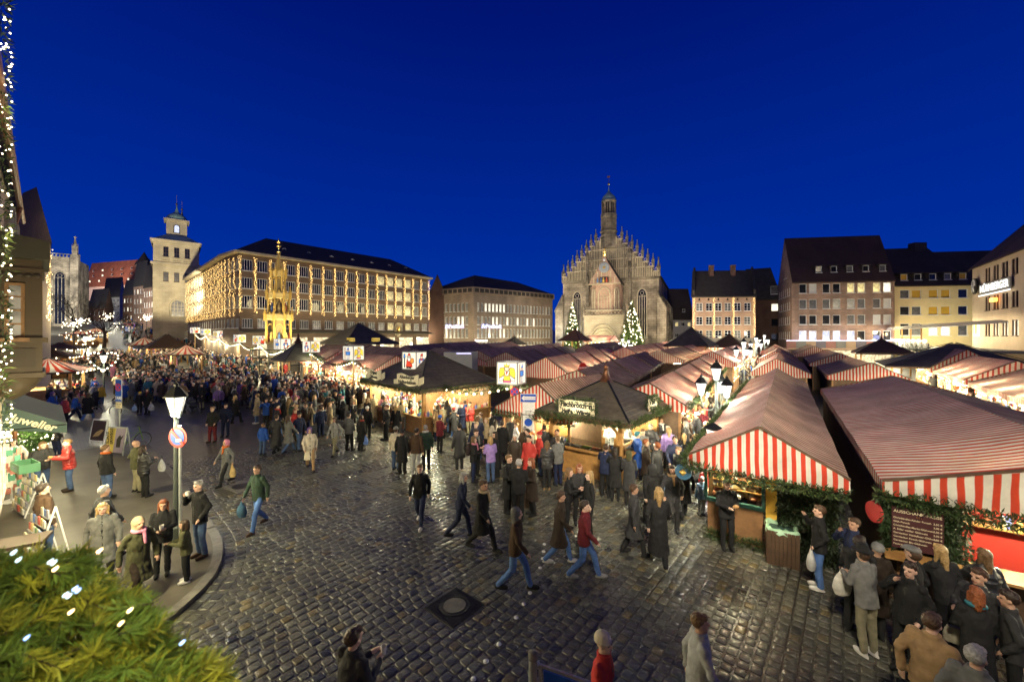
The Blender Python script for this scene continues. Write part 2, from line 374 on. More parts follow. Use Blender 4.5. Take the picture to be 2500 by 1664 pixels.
def text(s, parent, loc, size, m, rot=(rad(90), 0, 0), name='lettering', align='CENTER', ext=.006, shear=0.0, bold=0.0, sx=1.0):
 cu = bpy.data.curves.new('t', 'FONT'); cu.body = s; cu.size = size; cu.extrude = ext; cu.align_x = align; cu.align_y = 'CENTER'
 cu.shear = shear; cu.offset = bold; cu.resolution_u = 3
 me = baked(bpy.data.objects.new('t', cu)); bpy.data.curves.remove(cu)
 me.materials.clear(); me.materials.append(m); me.name = name
 o = link(name, me, parent, loc); o.rotation_euler = rot; o.scale = (sx, 1, 1); return o
def lamp(parent, loc, watts, c=(1, .8, .52), r=.12, name='lamp_light'):
 l = bpy.data.lights.new(name, 'POINT'); l.energy = watts; l.color = (c[0], min(1, c[1]*1.12), c[2]*1.1); l.shadow_soft_size = r
 o = bpy.data.objects.new(name, l); COL.objects.link(o); o.location = loc
 if parent: o.parent = parent
 return o
def spot(loc, target, watts, ang=60, c=(1, .85, .62), r=.2, blend=.5, parent=None):
 l = bpy.data.lights.new('flood_light', 'SPOT'); l.energy = watts; l.color = c; l.spot_size = rad(ang); l.spot_blend = blend; l.shadow_soft_size = r
 o = bpy.data.objects.new('flood_light', l); COL.objects.link(o); o.location = loc
 o.rotation_euler = (V(target)-V(loc)).to_track_quat('-Z', 'Y').to_euler(); return o
# ------------------------------------------------------------------ ground, paving, pavement
def ground_far():
 m, nt, b = newmat('square_paving'); co = coords(nt)
 mp = N(nt, 'ShaderNodeMapping'); mp.inputs['Rotation'].default_value = (0, 0, UA-rad(90)); nt.links.new(co, mp.inputs['Vector'])
 br = N(nt, 'ShaderNodeTexBrick'); br.inputs['Scale'].default_value = 1; br.inputs['Brick Width'].default_value = .26; br.inputs['Row Height'].default_value = .21
 br.inputs['Mortar Size'].default_value = .014; br.inputs['Color1'].default_value = (.11, .106, .08, 1); br.inputs['Color2'].default_value = (.062, .06, .048, 1)
 br.inputs['Mortar'].default_value = (.02, .017, .014, 1); nt.links.new(mp.outputs[0], br.inputs['Vector'])
 nt.links.new(br.outputs[0], b.inputs['Base Color']); b.inputs['Roughness'].default_value = .36
 bp = N(nt, 'ShaderNodeBump'); bp.inputs['Strength'].default_value = .5; bp.inputs['Distance'].default_value = .02; bp.invert = True
 nt.links.new(br.outputs['Fac'], bp.inputs['Height']); nt.links.new(bp.outputs[0], b.inputs['Normal'])
 xs = sorted(set(list(range(-600, -160, 40))+list(range(-160, 160, 5))+list(range(160, 620, 40))))
 ys = sorted(set(list(range(-80, 160, 5))+list(range(160, 640, 40))))
 mb = MB(); n = len(ys)
 vs = [(x, y, min(GZ(x, y), 9+GZ(x, y)*.15)-.012) for x in xs for y in ys]
 fs = [(i*n+j, (i+1)*n+j, (i+1)*n+j+1, i*n+j+1) for i in range(len(xs)-1) for j in range(n-1)]
 mb.add(vs, fs); kind(mb.build('ground', m, smooth=True), 'structure')
ground_far()
# kerb line of the pavement on the near left, from the photo's kerb
KERB = [gp(*p) for p in ((330,1600),(374,1543),(425,1510),(465,1474),(500,1442),(524,1412),(540,1380),(546,1347),(541,1316),(524,1291),(451,1185),(372,1095),(302,1012),(262,965),(232,930))]
def seg_dist(p, a, b):
 ab = b-a; t = max(0, min(1, (p-a).dot(ab)/ab.length_squared)); return (p-(a+ab*t)).length
KP = [V((k.x, k.y)) for k in KERB]
PAVE = KP+[V((-90, 60)), V((-90, -10)), V((-7.2, -10)), V((-6.9, 5))]
def inside(p, poly):
 c = False; j = len(poly)-1
 for i in range(len(poly)):
  a, b = poly[i], poly[j]
  if (a.y > p.y) != (b.y > p.y) and p.x < (b.x-a.x)*(p.y-a.y)/(b.y-a.y)+a.x: c = not c
  j = i
 return c
mb = MB(); mb.prism([(p.x, p.y, -.05) for p in PAVE], (0, 0, .13)); pave = kind(mb.build('pavement', M['asphalt']), 'structure')
kerb = bpy.data.objects.new('kerb', None); COL.objects.link(kerb); kind(kerb, 'structure')
def resample(P, step):
 out = [P[0]]; acc = 0
 for a, b in zip(P, P[1:]):
  L = (b-a).length; t = step-acc
  while t <= L: out.append(a+(b-a)*(t/L)); t += step
  acc = L-(t-step)
 return out
KR = resample([V((-6.8, 4.5))]+KP[:-3], .55)
for a, b in zip(KR, KR[1:]):
 d = (b-a).normalized(); n = V((-d.y, d.x)); mb = MB()
 q = [a+d*.006, b-d*.006, b-d*.006+n*.2, a+d*.006+n*.2]
 z = R.uniform(.088, .098)
 mb.prism([(p.x, p.y, -.05) for p in q], (0, 0, .05+z)); mb.build('kerb_stone', M['kerb'], kerb)
# cobbles: courses run along the market's own direction, every stone its own size, height, tilt and colour
HOLES = [(gp(1110,1478), .42), (gp(590,1186), .55)]
def cobbles():
 rs = np.random.RandomState(3); stones = []
 pal = np.array([(.12,.118,.09),(.1,.1,.082),(.085,.086,.073),(.14,.135,.1),(.17,.14,.065),(.05,.052,.048),(.11,.11,.086),(.13,.11,.065),(.09,.093,.088)])
 wt = np.array([.22,.2,.14,.12,.05,.08,.12,.03,.04])
 W = -36.0
 while W < 9:
  cw = rs.uniform(.186, .2); U = 1.0-rs.uniform(0, .3)
  while U < 30:
   L = rs.uniform(.175, .245); c = uw(U+L/2, W+cw/2)
   if c.y > 4.4 and c.y < 26 and abs(c.x) < 1.33*c.y+.5:
    p = V((c.x, c.y)); ok = True
    if c.x < -5.5:
     if inside(p, PAVE): ok = False
     elif min(seg_dist(p, a, b) for a, b in zip(KR, KR[1:])) < .55: ok = False
    for h, r in HOLES:
     q = c-h
     if abs(q.dot(U2)) < r+.06 and abs(q.dot(W2)) < r+.06: ok = False
    if ok: stones.append((c.x, c.y, L, cw, UA))
   U += L
  W += cw
 for k in range(2):                      # gutter rows along the kerb
  for a, b in zip(KR, KR[1:]):
   d = (b-a).normalized(); n = V((d.y, -d.x))
   for t in (.25, .75):
    p = a+(b-a)*t+n*(.13+.24*k); stones.append((p.x, p.y, .27, .23, math.atan2(d.x, d.y)))
 st = np.array(stones); n = len(st)
 ci = rs.choice(len(pal), n, p=wt/wt.sum()); cols = pal[ci]*rs.uniform(.6, 1.05, (n, 1))
 # outline (12 points), two rings and a crowned top
 lx, ly = st[:, 2]/2-.012, st[:, 3]/2-.012
 sgn = np.array([(-1,-1),(0,-1),(1,-1),(1,0),(1,1),(0,1),(-1,1),(-1,0)], float)
 ch = .78
 base = []
 for sx, sy in sgn:
  if sx and sy: base += [(sx*ch, sy*1.0), (sx*1.0, sy*ch)] if sx*sy < 0 else [(sx*1.0, sy*ch), (sx*ch, sy*1.0)]
 base = np.array(base); K = len(base); ang = np.arctan2(base[:, 1], base[:, 0]); base = base[np.argsort(ang)]
 h = rs.uniform(-.004, .004, n); tx = rs.normal(0, .016, n); ty = rs.normal(0, .016, n)
 P = np.zeros((n, 3*K+1, 3))
 jit = rs.normal(1, .05, (n, K, 2))
 for r, (sc, z) in enumerate(((1.0, -.035), (.93, -.005), (.74, .0))):
  x = base[None, :, 0]*lx[:, None]*sc*jit[:, :, 0]; y = base[None, :, 1]*ly[:, None]*sc*jit[:, :, 1]
  P[:, r*K:(r+1)*K, 0] = x; P[:, r*K:(r+1)*K, 1] = y
  P[:, r*K:(r+1)*K, 2] = z+h[:, None]+(x*tx[:, None]+y*ty[:, None] if r else 0)
 P[:, 3*K, 2] = .002+h
 s, c = np.sin(st[:, 4]), np.cos(st[:, 4])
 X = P[:, :, 0]*s[:, None]+P[:, :, 1]*c[:, None]; Y = P[:, :, 0]*c[:, None]-P[:, :, 1]*s[:, None]
 P[:, :, 0] = X; P[:, :, 1] = Y
 faces = [(r*K+j, r*K+(j+1) % K, (r+1)*K+(j+1) % K, (r+1)*K+j) for r in (0, 1) for j in range(K)]; tri = [(2*K+j, 2*K+(j+1) % K, 3*K) for j in range(K)]
 near = np.argsort(st[:, 1]+.12*np.abs(st[:, 0])); inview = [i for i in near if st[i, 1] > 6.2 and abs(st[i, 0]) < 1.27*st[i, 1]]
 single = inview[:300]; mask = np.ones(n, bool); mask[single] = False
 bed = bpy.data.objects.new('cobbled_square', None); COL.objects.link(bed); kind(bed, 'structure')
 mb = MB(); g = [uw(-8, -60, -.028), uw(-8, 22, -.028), uw(42, 22, -.028), uw(42, -60, -.028)]
 mb.add([(-34, 4, -.03), (34, 4, -.03), (38, 27, -.03), (-38, 27, -.03)], [(0, 1, 2, 3)]); mb.build('joint_bed', M['joint'], bed)
 for i in single:
  me = bpy.data.meshes.new('cobblestone'); me.from_pydata(P[i].tolist(), [], faces+tri); me.materials.append(M['cobble'])
  me.polygons.foreach_set('use_smooth', [True]*len(me.polygons)); colattr(me, [cols[i]]*len(me.polygons))
  link('cobblestone', me, bed, (st[i, 0], st[i, 1], 0))
 idx = np.nonzero(mask)[0]; m_ = len(idx); Q = P[idx].copy(); Q[:, :, 0] += st[idx, 0][:, None]; Q[:, :, 1] += st[idx, 1][:, None]
 NV = 3*K+1; me = bpy.data.meshes.new('cobble_field')
 fq = np.array(faces)[None]+(np.arange(m_)*NV)[:, None, None]; ft = np.array(tri)[None]+(np.arange(m_)*NV)[:, None, None]
 me.from_pydata(Q.reshape(-1, 3).tolist(), [], fq.reshape(-1, 4).tolist()+ft.reshape(-1, 3).tolist()); me.materials.append(M['cobble'])
 me.polygons.foreach_set('use_smooth', [True]*len(me.polygons))
 colattr(me, np.concatenate([np.repeat(cols[idx], 2*K, axis=0), np.repeat(cols[idx], K, axis=0)]))
 kind(link('cobble_field', me, bed), 'stuff')
cobbles()
def manhole():
 h, r = HOLES[0]
 t = thing('drain_cover', 'square cast iron drain cover with a round concrete plug set in the cobbles', 'manhole cover', (h.x, h.y, 0), -UA)
 mb = MB(); mb.box((0, 0, -.012), (2*r, 2*r, .03))
 for k in range(-9, 10):
  mb.box((k*.042, 0, .006), (.012, 2*r-.05, .006))
 mb.build('frame', M['iron'], t)
 mb = MB(); mb.lathe([(.30, 0), (.30, .016), (.27, .016), (.27, .01)], 28); mb.build('ring', M['iron'], t)
 mb = MB(); mb.lathe([(.22, 0), (.22, .018), (.0, .022)], 28); mb.build('plug', M['concrete'], t)
 h, r = HOLES[1]
 t = thing('stone_slab', 'worn stone slab with a round inspection cover near the kerb corner', 'manhole cover', (h.x, h.y, 0), -UA+.2)
 mb = MB(); mb.box((0, 0, -.01), (2*r, 1.5*r, .03)); mb.build('slab', M['kerb'], t)
 mb = MB(); mb.lathe([(.3, 0), (.3, .012), (.25, .012), (.0, .01)], 24); mb.build('cover', M['iron'], t)
 p = gp(406, 1197); mb = MB(); mb.lathe([(.36, .078), (.36, .088), (.3, .09), (0, .086)], 28)
 tag(mb.build('manhole_cover', M['iron'], None, loc=(p.x, p.y, 0)), 'round iron manhole cover in the asphalt pavement behind the street lamp', 'manhole cover')
manhole()
mb = MB(); cols = []
for i in range(90):
 x, y = R.uniform(-9, 9), R.uniform(6.5, 20); s = R.uniform(.012, .035); a = R.uniform(0, 6); z = .014 if not (x < -5 and inside(V((x, y)), PAVE)) else .088
 mb.add([(x+s*math.cos(a+q)*R.uniform(.5, 1), y+s*math.sin(a+q)*R.uniform(.5, 1), z+R.uniform(0, .006)) for q in (0, 1.6, 3.1, 4.7)], [(0, 1, 2, 3)]); cols.append(R.choice([(.5, .48, .42), (.25, .2, .12), (.3, .28, .24), (.1, .07, .03)]))
me = mb.mesh('litter', M['any']); colattr(me, cols); kind(link('litter', me), 'stuff')
ORD = ['first','second','third','fourth','fifth','sixth','seventh','eighth','ninth','tenth','eleventh','twelfth','thirteenth','fourteenth','fifteenth','sixteenth','seventeenth','eighteenth','nineteenth','twentieth','twenty-first','twenty-second','twenty-third','twenty-fourth']
for k, q in enumerate(((1329,1328),(1327,1346),(1325,1363),(1319,1386),(1294,1447),(1279,1474),(1260,1507),(1218,1572),(1186,1614),(1156,1657))):
 p = gp(*q); mb = MB(); mb.lathe([(.045, 0), (.042, .016), (.025, .026), (0, .028)], 12)
 tag(mb.build('road_stud', M['sign_white'], None, True, loc=(p.x, p.y, .002)), f'round pale road stud in the cobbles, {ORD[k]} of the line counted from the group', 'road stud', 'road studs in a line across the cobbles')
# ------------------------------------------------------------------ buildings
WCACHE = {}
def window_mesh(w, h, nx, nz, fm, sill):
 key = (round(w, 2), round(h, 2), nx, nz, fm, sill)
 if key not in WCACHE:
  mb = MB(); f = .07
  mb.bx(-w/2, -w/2+f, .08, .2, -h/2, h/2); mb.bx(w/2-f, w/2, .08, .2, -h/2, h/2)
  mb.bx(-w/2+f, w/2-f, .08, .2, h/2-f, h/2); mb.bx(-w/2+f, w/2-f, .08, .2, -h/2, -h/2+f)
  for i in range(1, nx): x = -w/2+w*i/nx; mb.bx(x-.03, x+.03, .1, .19, -h/2+f, h/2-f)
  for i in range(1, nz): z = -h/2+h*i/nz; mb.bx(-w/2+f, w/2-f, .11, .18, z-.022, z+.022)
  if sill: mb.bx(-w/2-.08, w/2+.08, -.1, .07, -h/2-.1, -h/2-.005)
  p = MB(); p.add([(-w/2+.02, .165, -h/2+.02), (w/2-.02, .165, -h/2+.02), (w/2-.02, .165, h/2-.02), (-w/2+.02, .165, h/2-.02)], [(0, 1, 2, 3)])
  WCACHE[key] = (mb.mesh('window', M[fm]), p.mesh('pane', M['glass']))
 return WCACHE[key]
PANE = {}
def window(parent, loc, rz, w, h, pane='glass', nx=2, nz=1, fm='white_frame', sill=True, label=None):
 fmesh, pmesh = window_mesh(w, h, nx, nz, fm, sill)
 o = link('window', fmesh, parent, loc, rz)
 k = (pmesh.name, pane)
 if k not in PANE:
  me = pmesh.copy(); me.name = 'pane'; me.materials.clear(); me.materials.append(M[pane]); PANE[k] = me
 link('pane', PANE[k], o)
 if label: o['label'] = label
 return o
def wall_mesh(L, z0, z1, ops, top=None):
 """a wall along x with real openings and reveals; ops = (x centre, z centre, w, h)"""
 mb = MB()
 r = [(x-w/2, x+w/2, z-h/2, z+h/2) for x, z, w, h in ops]
 xs = sorted(set([0, L]+[round(q, 3) for a in r for q in a[:2]])); zs = sorted(set([z0, z1]+[round(q, 3) for a in r for q in a[2:]]))
 xs = [x for x in xs if 0 <= x <= L]; zs = [z for z in zs if z0 <= z <= z1]
 idx = {}
 def vi(x, z):
  if (x, z) not in idx: idx[(x, z)] = len(mb.v); mb.v.append((x, 0, z)); mb.uv.append((0, 0))
  return idx[(x, z)]
 for xa, xb in zip(xs, xs[1:]):
  for za, zb in zip(zs, zs[1:]):
   cx, cz = (xa+xb)/2, (za+zb)/2
   if any(a < cx < b and c < cz < d for a, b, c, d in r): continue
   mb.f.append((vi(xa, za), vi(xb, za), vi(xb, zb), vi(xa, zb))); mb.m.append(0)
 for a, b, c, d in r:
  for p, q in (((a, c), (a, d)), ((b, d), (b, c)), ((a, d), (b, d)), ((b, c), (a, c))):
   mb.add([(p[0], 0, p[1]), (q[0], 0, q[1]), (q[0], .22, q[1]), (p[0], .22, p[1])], [(0, 1, 2, 3)])
 return mb
def facade(t, a, b, z0, z1, wins, wm, parent_loc):
 """wins: (x, z, w, h, pane, nx, nz, frame)"""
 a = V((a[0], a[1], 0)); b = V((b[0], b[1], 0)); d = b-a; L = d.length; rz = math.atan2(d.y, d.x); d.normalize()
 base = V((parent_loc[0], parent_loc[1], 0))
 wall = wall_mesh(L, z0, z1, [q[:4] for q in wins]).build('wall', M[wm], t, loc=a-base, rz=rz)
 for q in wins:
  x, z, w, h, pane = q[:5]; nx, nz, fm = (list(q[5:])+[2, 1, 'white_frame'][len(q)-5:])[:3]
  p = a+d*x-base; window(t, (p.x, p.y, z), rz, w, h, pane, nx, nz, fm)
 return rz, d, L
def slab(t, polys, m, base, th=.22, name='roof'):
 mb = MB()
 for p in polys: mb.prism([V(q)-V((base[0], base[1], 0)) for q in p], (0, 0, th))
 return mb.build(name, M[m], t)
def bulbs(mb, p, q, n, spread, r, jit=1.0):
 p, q = V(p), V(q)
 for i in range(n):
  c = p+(q-p)*((i+R.random())/n)+V((R.gauss(0, spread), R.gauss(0, spread), 0)); mb.octa(c, r*R.uniform(.7, 1.2))
def light_strip(p, q, label, cat='string lights', group=None, n=150, spread=.1, r=.042, m='bulb'):
 """a vertical curtain of tiny bulbs on a cable"""
 t = thing('light_strip', label, cat, p, 0, group); d = V(q)-V(p)
 mb = MB(); mb.tube([(0, 0, 0), d], .03, 5); mb.build('cable', M['wood_dark'], t)
 mb = MB(); bulbs(mb, (0, 0, 0), d, n, spread, r); kind(mb.build('bulb_cluster', M[m], t), 'stuff'); return t
def town_hall():
 C = V((-43.5, 63.5, 0)); L = 37.3; t = thing('town_hall', 'long brown stone town hall with dark hipped roof and curtains of golden lights', 'building', C)
 bay = L/17; rows = [(16.9, 1.8), (14.0, 1.8), (11.0, 2.0), (7.5, 1.5)]; wins = []
 for k in range(17):
  for r, (z, h) in enumerate(rows):
   pane = 'glass'
   if k >= 11 and k <= 14 and r < 3: pane = 'lit_warm'
   if k in (15, 16) and r in (0, 2): pane = 'glass_grey'
   if k == 11 and r in (1, 2): pane = 'glass'
   if r == 3: pane = ['glass_grey', 'lit_dim', 'glass_grey', 'glass', 'glass_grey', 'lit_dim'][k % 6] if k < 12 else ('lit_warm' if k < 15 else 'lit_dim')
   wins.append((bay*(k+.5), z, 1.5, h, pane, 4, 1, 'white_frame'))
 B = C+U2*L; facade(t, C, B, 8.95, 18.6, [w for w in wins if w[1] > 8.95], 'rathaus', C)
 facade(t, C+U2*.01-W2*-.08, B-W2*-.08, -1, 8.9, [w for w in wins if w[1] < 8.95], 'rathaus', C)
 v = -W2; pl = [(0, 0), (-.5, 5.3), (.4, 21), (2, 45.6)]
 P = [C+U2*a+v*b for a, b in pl]
 for i in (2, 1, 0):
  a, b = P[i+1], P[i]; n = max(1, round((b-a).length/2.1)); l = (b-a).length/n
  ws = [(l*(k+.5), z, 1.3, h, 'glass' if z > 8 else 'glass_grey', 3, 1, 'white_frame') for k in range(n) for z, h in rows]
  facade(t, a, b, -1, 18.6, ws, 'rathaus', C)
 mb = MB()                                # cornice and eaves
 def lc(x, y, z): p = U2*x+v*y; return (p.x, p.y, z)
 mb.prism([lc(-.9, -.9, 18.62), lc(L+.7, -.9, 18.62), lc(L+.7, 15, 18.62), lc(1, 45.6, 18.62), lc(-.5, 21, 18.62), lc(-1.4, 5.3, 18.62)], (0, 0, .35))
 mb.build('eaves', M['pale_stone'], t)
 mb = MB(); mb.prism([lc(-.3, -.28, 8.7), lc(L+.2, -.28, 8.7), lc(L+.2, -.002, 8.7), lc(-.3, -.002, 8.7)], (0, 0, .3)); mb.build('cornice', M['rathaus'], t)
 mb = MB(); mb.prism([lc(-.2, -2.2, 5.9), lc(L, -2.2, 5.9), lc(L, -.09, 6.4), lc(-.2, -.09, 6.4)], (0, 0, .12)); mb.build('awning', M['tarp'], t)
 z = 18.99
 A, Bq, Cq, D = lc(-.7, -.7, z), lc(L+.5, -.7, z), lc(L+.5, 16, z), lc(-.7, 16, z); r0, r1 = lc(6.4, 8, 23.5), lc(32.6, 8, 23.5)
 mb = MB(); mb.add([A, Bq, Cq, D, r0, r1], [(0, 1, 5, 4), (1, 2, 5), (2, 3, 4, 5), (3, 0, 4)]); mb.build('roof', M['slate'], t)
 mb = MB(); mb.add([lc(-.5, 5.3, z), lc(0, 21, z), lc(1.6, 45.6, z), lc(14, 45.6, z), lc(14, 5.3, z), lc(7, 10, 20.4), lc(7.6, 44, 20.4)], [(0, 1, 5), (1, 2, 6, 5), (2, 3, 6), (3, 4, 5, 6)]); mb.build('roof', M['slate'], t)
 for k in range(7):
  x = 7.8+4.27*k; p = lc(x, 3.2, 20.75); d = MB()
  pr = [(-.55, 0, -.5)]+[(-.55*math.cos(a), 0, .55*math.sin(a)) for a in [math.pi*i/8 for i in range(9)]]+[(.55, 0, -.5)]
  d.prism(pr, (0, 2.6, 0)); o = d.build('dormer', M['slate'], t, loc=p, rz=rad(90)-UA)
  g = MB(); g.lathe([(.0, 0), (.34, .0)], 14); q = g.build('pane', M['lit_dim'] if k in (2, 3, 4) else M['glass_grey'], o, loc=(0, -.02, .03)); q.rotation_euler = (rad(90), 0, 0)
  f = MB(); pts = [(.42*math.cos(math.pi*i/10), -.05, .42*math.sin(math.pi*i/10)) for i in range(11)]; f.tube(pts, .05, 5); f.build('frame', M['white_frame'], o)
 mb = MB()                                # shops in the arcade
 for k in range(8):
  x = 2.5+k*4.5
  mb.prism([lc(x, -.14, 2.2), lc(x+3.4, -.14, 2.2), lc(x+3.4, -.11, 2.2), lc(x, -.11, 2.2)], (0, 0, 3.0))
 mb.build('shop_window', M['shop'], t)
 mb = MB(); mb.lathe([(.0, 0), (1.0, 0), (1.0, .2), (.85, .25), (.8, .2), (0, .24)], 20, sy=1.5)
 p = lc(bay*13.3, -.1, 6.9); o = mb.build('crest', M['pale_stone'], t, loc=p); o.rotation_euler = (rad(90), 0, rad(90)-UA)
 mb = MB(); mb.ball((0, 0, .2), .5, 8, 6, 0, (1, 1.5, .4)); mb.build('eagle_relief', M['gold'], o)
 for k in range(18):
  p = C+V(lc(bay*k, -.3, 9.2)); q = V((p.x, p.y, 18.2))
  light_strip(p, q, f'strip of golden lights on the long town hall front, {ORD[k]} from its near corner', group='golden light strips on the town hall', n=150, spread=.11, r=.045)
 k = 0
 for i in (0, 1, 2):
  a, b = P[i], P[i+1]; n = max(1, round((b-a).length/2.05))
  for j in range(n):
   p = a+(b-a)*((j+.6)/n)-U2*.35; p.z = 8.6
   light_strip(p, (p.x, p.y, 18.0), f'strip of golden lights on the short curved town hall side, {ORD[min(k, 23)]} from the corner', group='golden light strips on the town hall', n=130, spread=.1, r=.04); k += 1
 for k in range(7):
  lamp(None, C+V(lc(3+k*5.2, -3.5, 11)), 75, (1, .72, .36), .8)
 for k in range(3): lamp(None, C+V(lc(-3.5, 6+k*14, 11)), 55, (1, .68, .3), .8)
 for k in range(5): lamp(None, C+V(lc(4+k*8, -4.5, 3.6)), 160, (1, .78, .5), .4)
town_hall()
def small_gable():      # brick gable between the town hall and the bank
 a, b = at(1046, 700, 97), at(1090, 700, 99); t = thing('gabled_house', 'brown house with steep gable between the town hall and the bank', 'building', (a.x, a.y, 0))
 facade(t, a, b, 0, 15.5, [], 'dull_brick', a)
 top = (a+b)/2; mb = MB(); q = [V((0, 0, 15.5)), V((b.x-a.x, b.y-a.y, 15.5)), V((top.x-a.x, top.y-a.y, 20.4))]
 mb.prism(q, (-2, 12, 0)); mb.build('gable', M['dull_brick'], t)
 mb = MB(); off = V((-2, 12, 0))
 for s in (0, 1): e = q[s]; r = q[2]; mb.prism([e+V((0, -.2, -.1)), r+V((0, -.2, .05)), r+off+V((0, 0, .05)), e+off+V((0, 0, -.1))], (0, 0, .25))
 mb.build('roof', M['tile_dark'], t)
small_gable()
def bank():
 A, C, B = at(1051, 0, 101), at(1156, 0, 94), at(1349, 0, 110); A.z = C.z = B.z = 0
 t = thing('bank_building', 'grey pink stone bank office with rows of tall white windows and two violet signs', 'building', (C.x, C.y, 0))
 H = 15.6; rows = [(12.4, 2.0), (9.2, 2.0), (6.2, 2.2), (3.0, 2.0)]
 def ws(L, n, pat):
  l = (L-1.6)/n
  return [(.8+l*(k+.5), z, l*.62, h, pat(k, r), 2, 1, 'white_frame') for k in range(n) for r, (z, h) in enumerate(rows)]
 L1 = (C-A).length; L2 = (B-C).length
 facade(t, A, C, -.5, H, ws(L1-.6, 9, lambda k, r: 'lit_white' if (r == 1 and k in (6, 7)) or (r == 2 and k < 4) or (r == 0 and k == 2) else 'glass_grey'), 'post_stone', C)
 facade(t, C, B, -.5, H, ws(L2, 22, lambda k, r: 'lit_white' if (r == 0 and k in (2, 3, 4, 5, 6, 7)) or (r == 1 and k in (4, 5, 8, 11, 14, 16)) or (r == 2 and k in (3, 6, 7)) else ('lit_dim' if (k*7+r*3) % 5 == 0 else 'glass_grey')), 'post_stone', C)
 d1 = (C-A).normalized(); d2 = (B-C).normalized(); n1 = V((-d1.y, d1.x, 0)); n2 = V((-d2.y, d2.x, 0))
 up = lambda p, z: V((p.x, p.y, z))
 a2 = A+n1*16; b2 = B+n2*16
 mb = MB(); c0 = V((C.x, C.y, 0))
 mb.prism([up(A-d1*.3-n1*.35-c0, H), up(V((0, 0, 0))-(n1+n2)*.3, H), up(B+d2*.3-n2*.35-c0, H), up(B-c0+n2*.6, H), up((n1+n2)*.5, H), up(A-c0+n1*.6, H)], (0, 0, 1.5)); mb.build('attic_band', M['post_stone'], t)
 for a, dd, nn, LL, n in ((A, d1, n1, L1, 9), (C, d2, n2, L2, 18)):
  for k in range(n):
   p = a+dd*(LL*(k+.5)/n)-nn*.42-c0; mb = MB(); mb.bx(-.55, .55, -.01, .05, -.45, .45); mb.build('attic_panel', M['slate'], t, loc=(p.x, p.y, H+.75), rz=math.atan2(dd.y, dd.x))
 z = H+1.5; r1 = A+d1*4+n1*8-c0; r2 = (n1+n2)*4.6; r3 = B-d2*6+n2*8-c0
 mb = MB(); Q = [up(A-c0, z), up(V((0, 0, 0)), z), up(B-c0, z), up(b2-c0, z), up(a2-c0, z), up(r1, z+3.6), up(r2, z+3.9), up(r3, z+3.6)]
 mb.add(Q, [(0, 1, 6, 5), (1, 2, 7, 6), (2, 3, 7), (3, 4, 5, 6, 7), (4, 0, 5)]); mb.build('roof', M['slate'], t)
 for a, dd, nn, x in ((A, d1, n1, L1-5.6), (C, d2, n2, 5.0)):
  p = a+dd*x-nn*.3; rz = math.atan2(dd.y, dd.x)
  s = thing('bank_sign', 'glowing violet sign reading Postbank on the '+('short left' if a is A else 'long right')+' wing of the bank', 'sign', (p.x, p.y, 7.85), rz)
  text('Postbank', s, (.7, 0, 0), 1.25, M['neon_violet'], bold=.02)
  mb = MB(); mb.prism([(-2.9, 0, -.4), (-2.5, 0, -.4), (-2.1, 0, .5), (-2.5, 0, .5)], (0, .06, 0)); mb.prism([(-2.2, 0, -.4), (-1.85, 0, -.4), (-1.6, 0, .2), (-1.95, 0, .2)], (0, .06, 0)); mb.build('logo', M['neon_blue'], s)
 p = C+d2*2-n2*.3; s = thing('shop_sign', 'white lit shop sign low on the corner of the bank', 'sign', (p.x, p.y, 4.4), math.atan2(d2.y, d2.x)); text('Reisemarkt', s, (0, 0, 0), .8, M['neon_white'], bold=.02)
 mb = MB()
 for k in range(7):
  p = d2*(2.5+k*4)-n2*.05; mb.box((p.x, p.y, 2.0), (3, .1, 2.4), rz=math.atan2(d2.y, d2.x))
 mb.build('shop_window', M['shop'], t)
 for k, (p, e) in enumerate(((A+d1*3-n1*5, 420), (C-(n1+n2)*3.4, 520), (C+d2*9-n2*6, 420), (C+d2*19-n2*6, 380))): lamp(None, (p.x, p.y, 5.5), e, (1, .78, .5), .5)
bank()
def simple_house(name, label, A, B, back, zE, zR, wins, wm, rm, ridge=.5, over=.35, gable_wall=True, hip=0.0, z0=-1):
 """a gabled block: front A-B, `back` the vector to the rear, ridge parallel to the front"""
 A = V((A[0], A[1], 0)); B = V((B[0], B[1], 0)); bk = V((back[0], back[1], 0)); t = thing(name, label, 'building', A)
 facade(t, A, B, z0, zE, wins, wm, A)
 d = (B-A); dn = d.normalized(); n = bk.normalized()
 mb = MB(); O = V((0, 0, 0)); up = lambda p, z: V((p.x, p.y, z))
 for s in (O, d):                         # side walls with gables
  pts = [up(s, z0), up(s+bk, z0), up(s+bk, zE)]+([up(s+bk*ridge, zR-.1)] if not hip else [])+[up(s, zE)]
  mb.add(pts, [tuple(range(len(pts)))])
 mb.add([up(bk, z0), up(bk+d, z0), up(bk+d, zE), up(bk, zE)], [(0, 1, 2, 3)]); mb.build('side_wall', M[wm], t)
 h = hip; sl = (zR-zE)/(bk.length*ridge); z1 = zE-over*sl+.02
 e0, e1 = up(-n*over-dn*.2, z1), up(d-n*over+dn*.2, z1); b0, b1 = up(bk+n*over-dn*.2, z1), up(bk+d+n*over+dn*.2, z1)
 r0, r1 = up(bk*ridge-dn*.2+dn*h, zR), up(bk*ridge+d+dn*.2-dn*h, zR)
 mb = MB(); mb.prism([e0, e1, r1, r0], (0, 0, .2)); mb.prism([b0, r0, r1, b1], (0, 0, .2))
 if h: mb.prism([e0, r0, b0], (0, 0, .2)); mb.prism([e1, b1, r1], (0, 0, .2))
 mb.build('roof', M[rm], t); return t, A, dn, n, sl
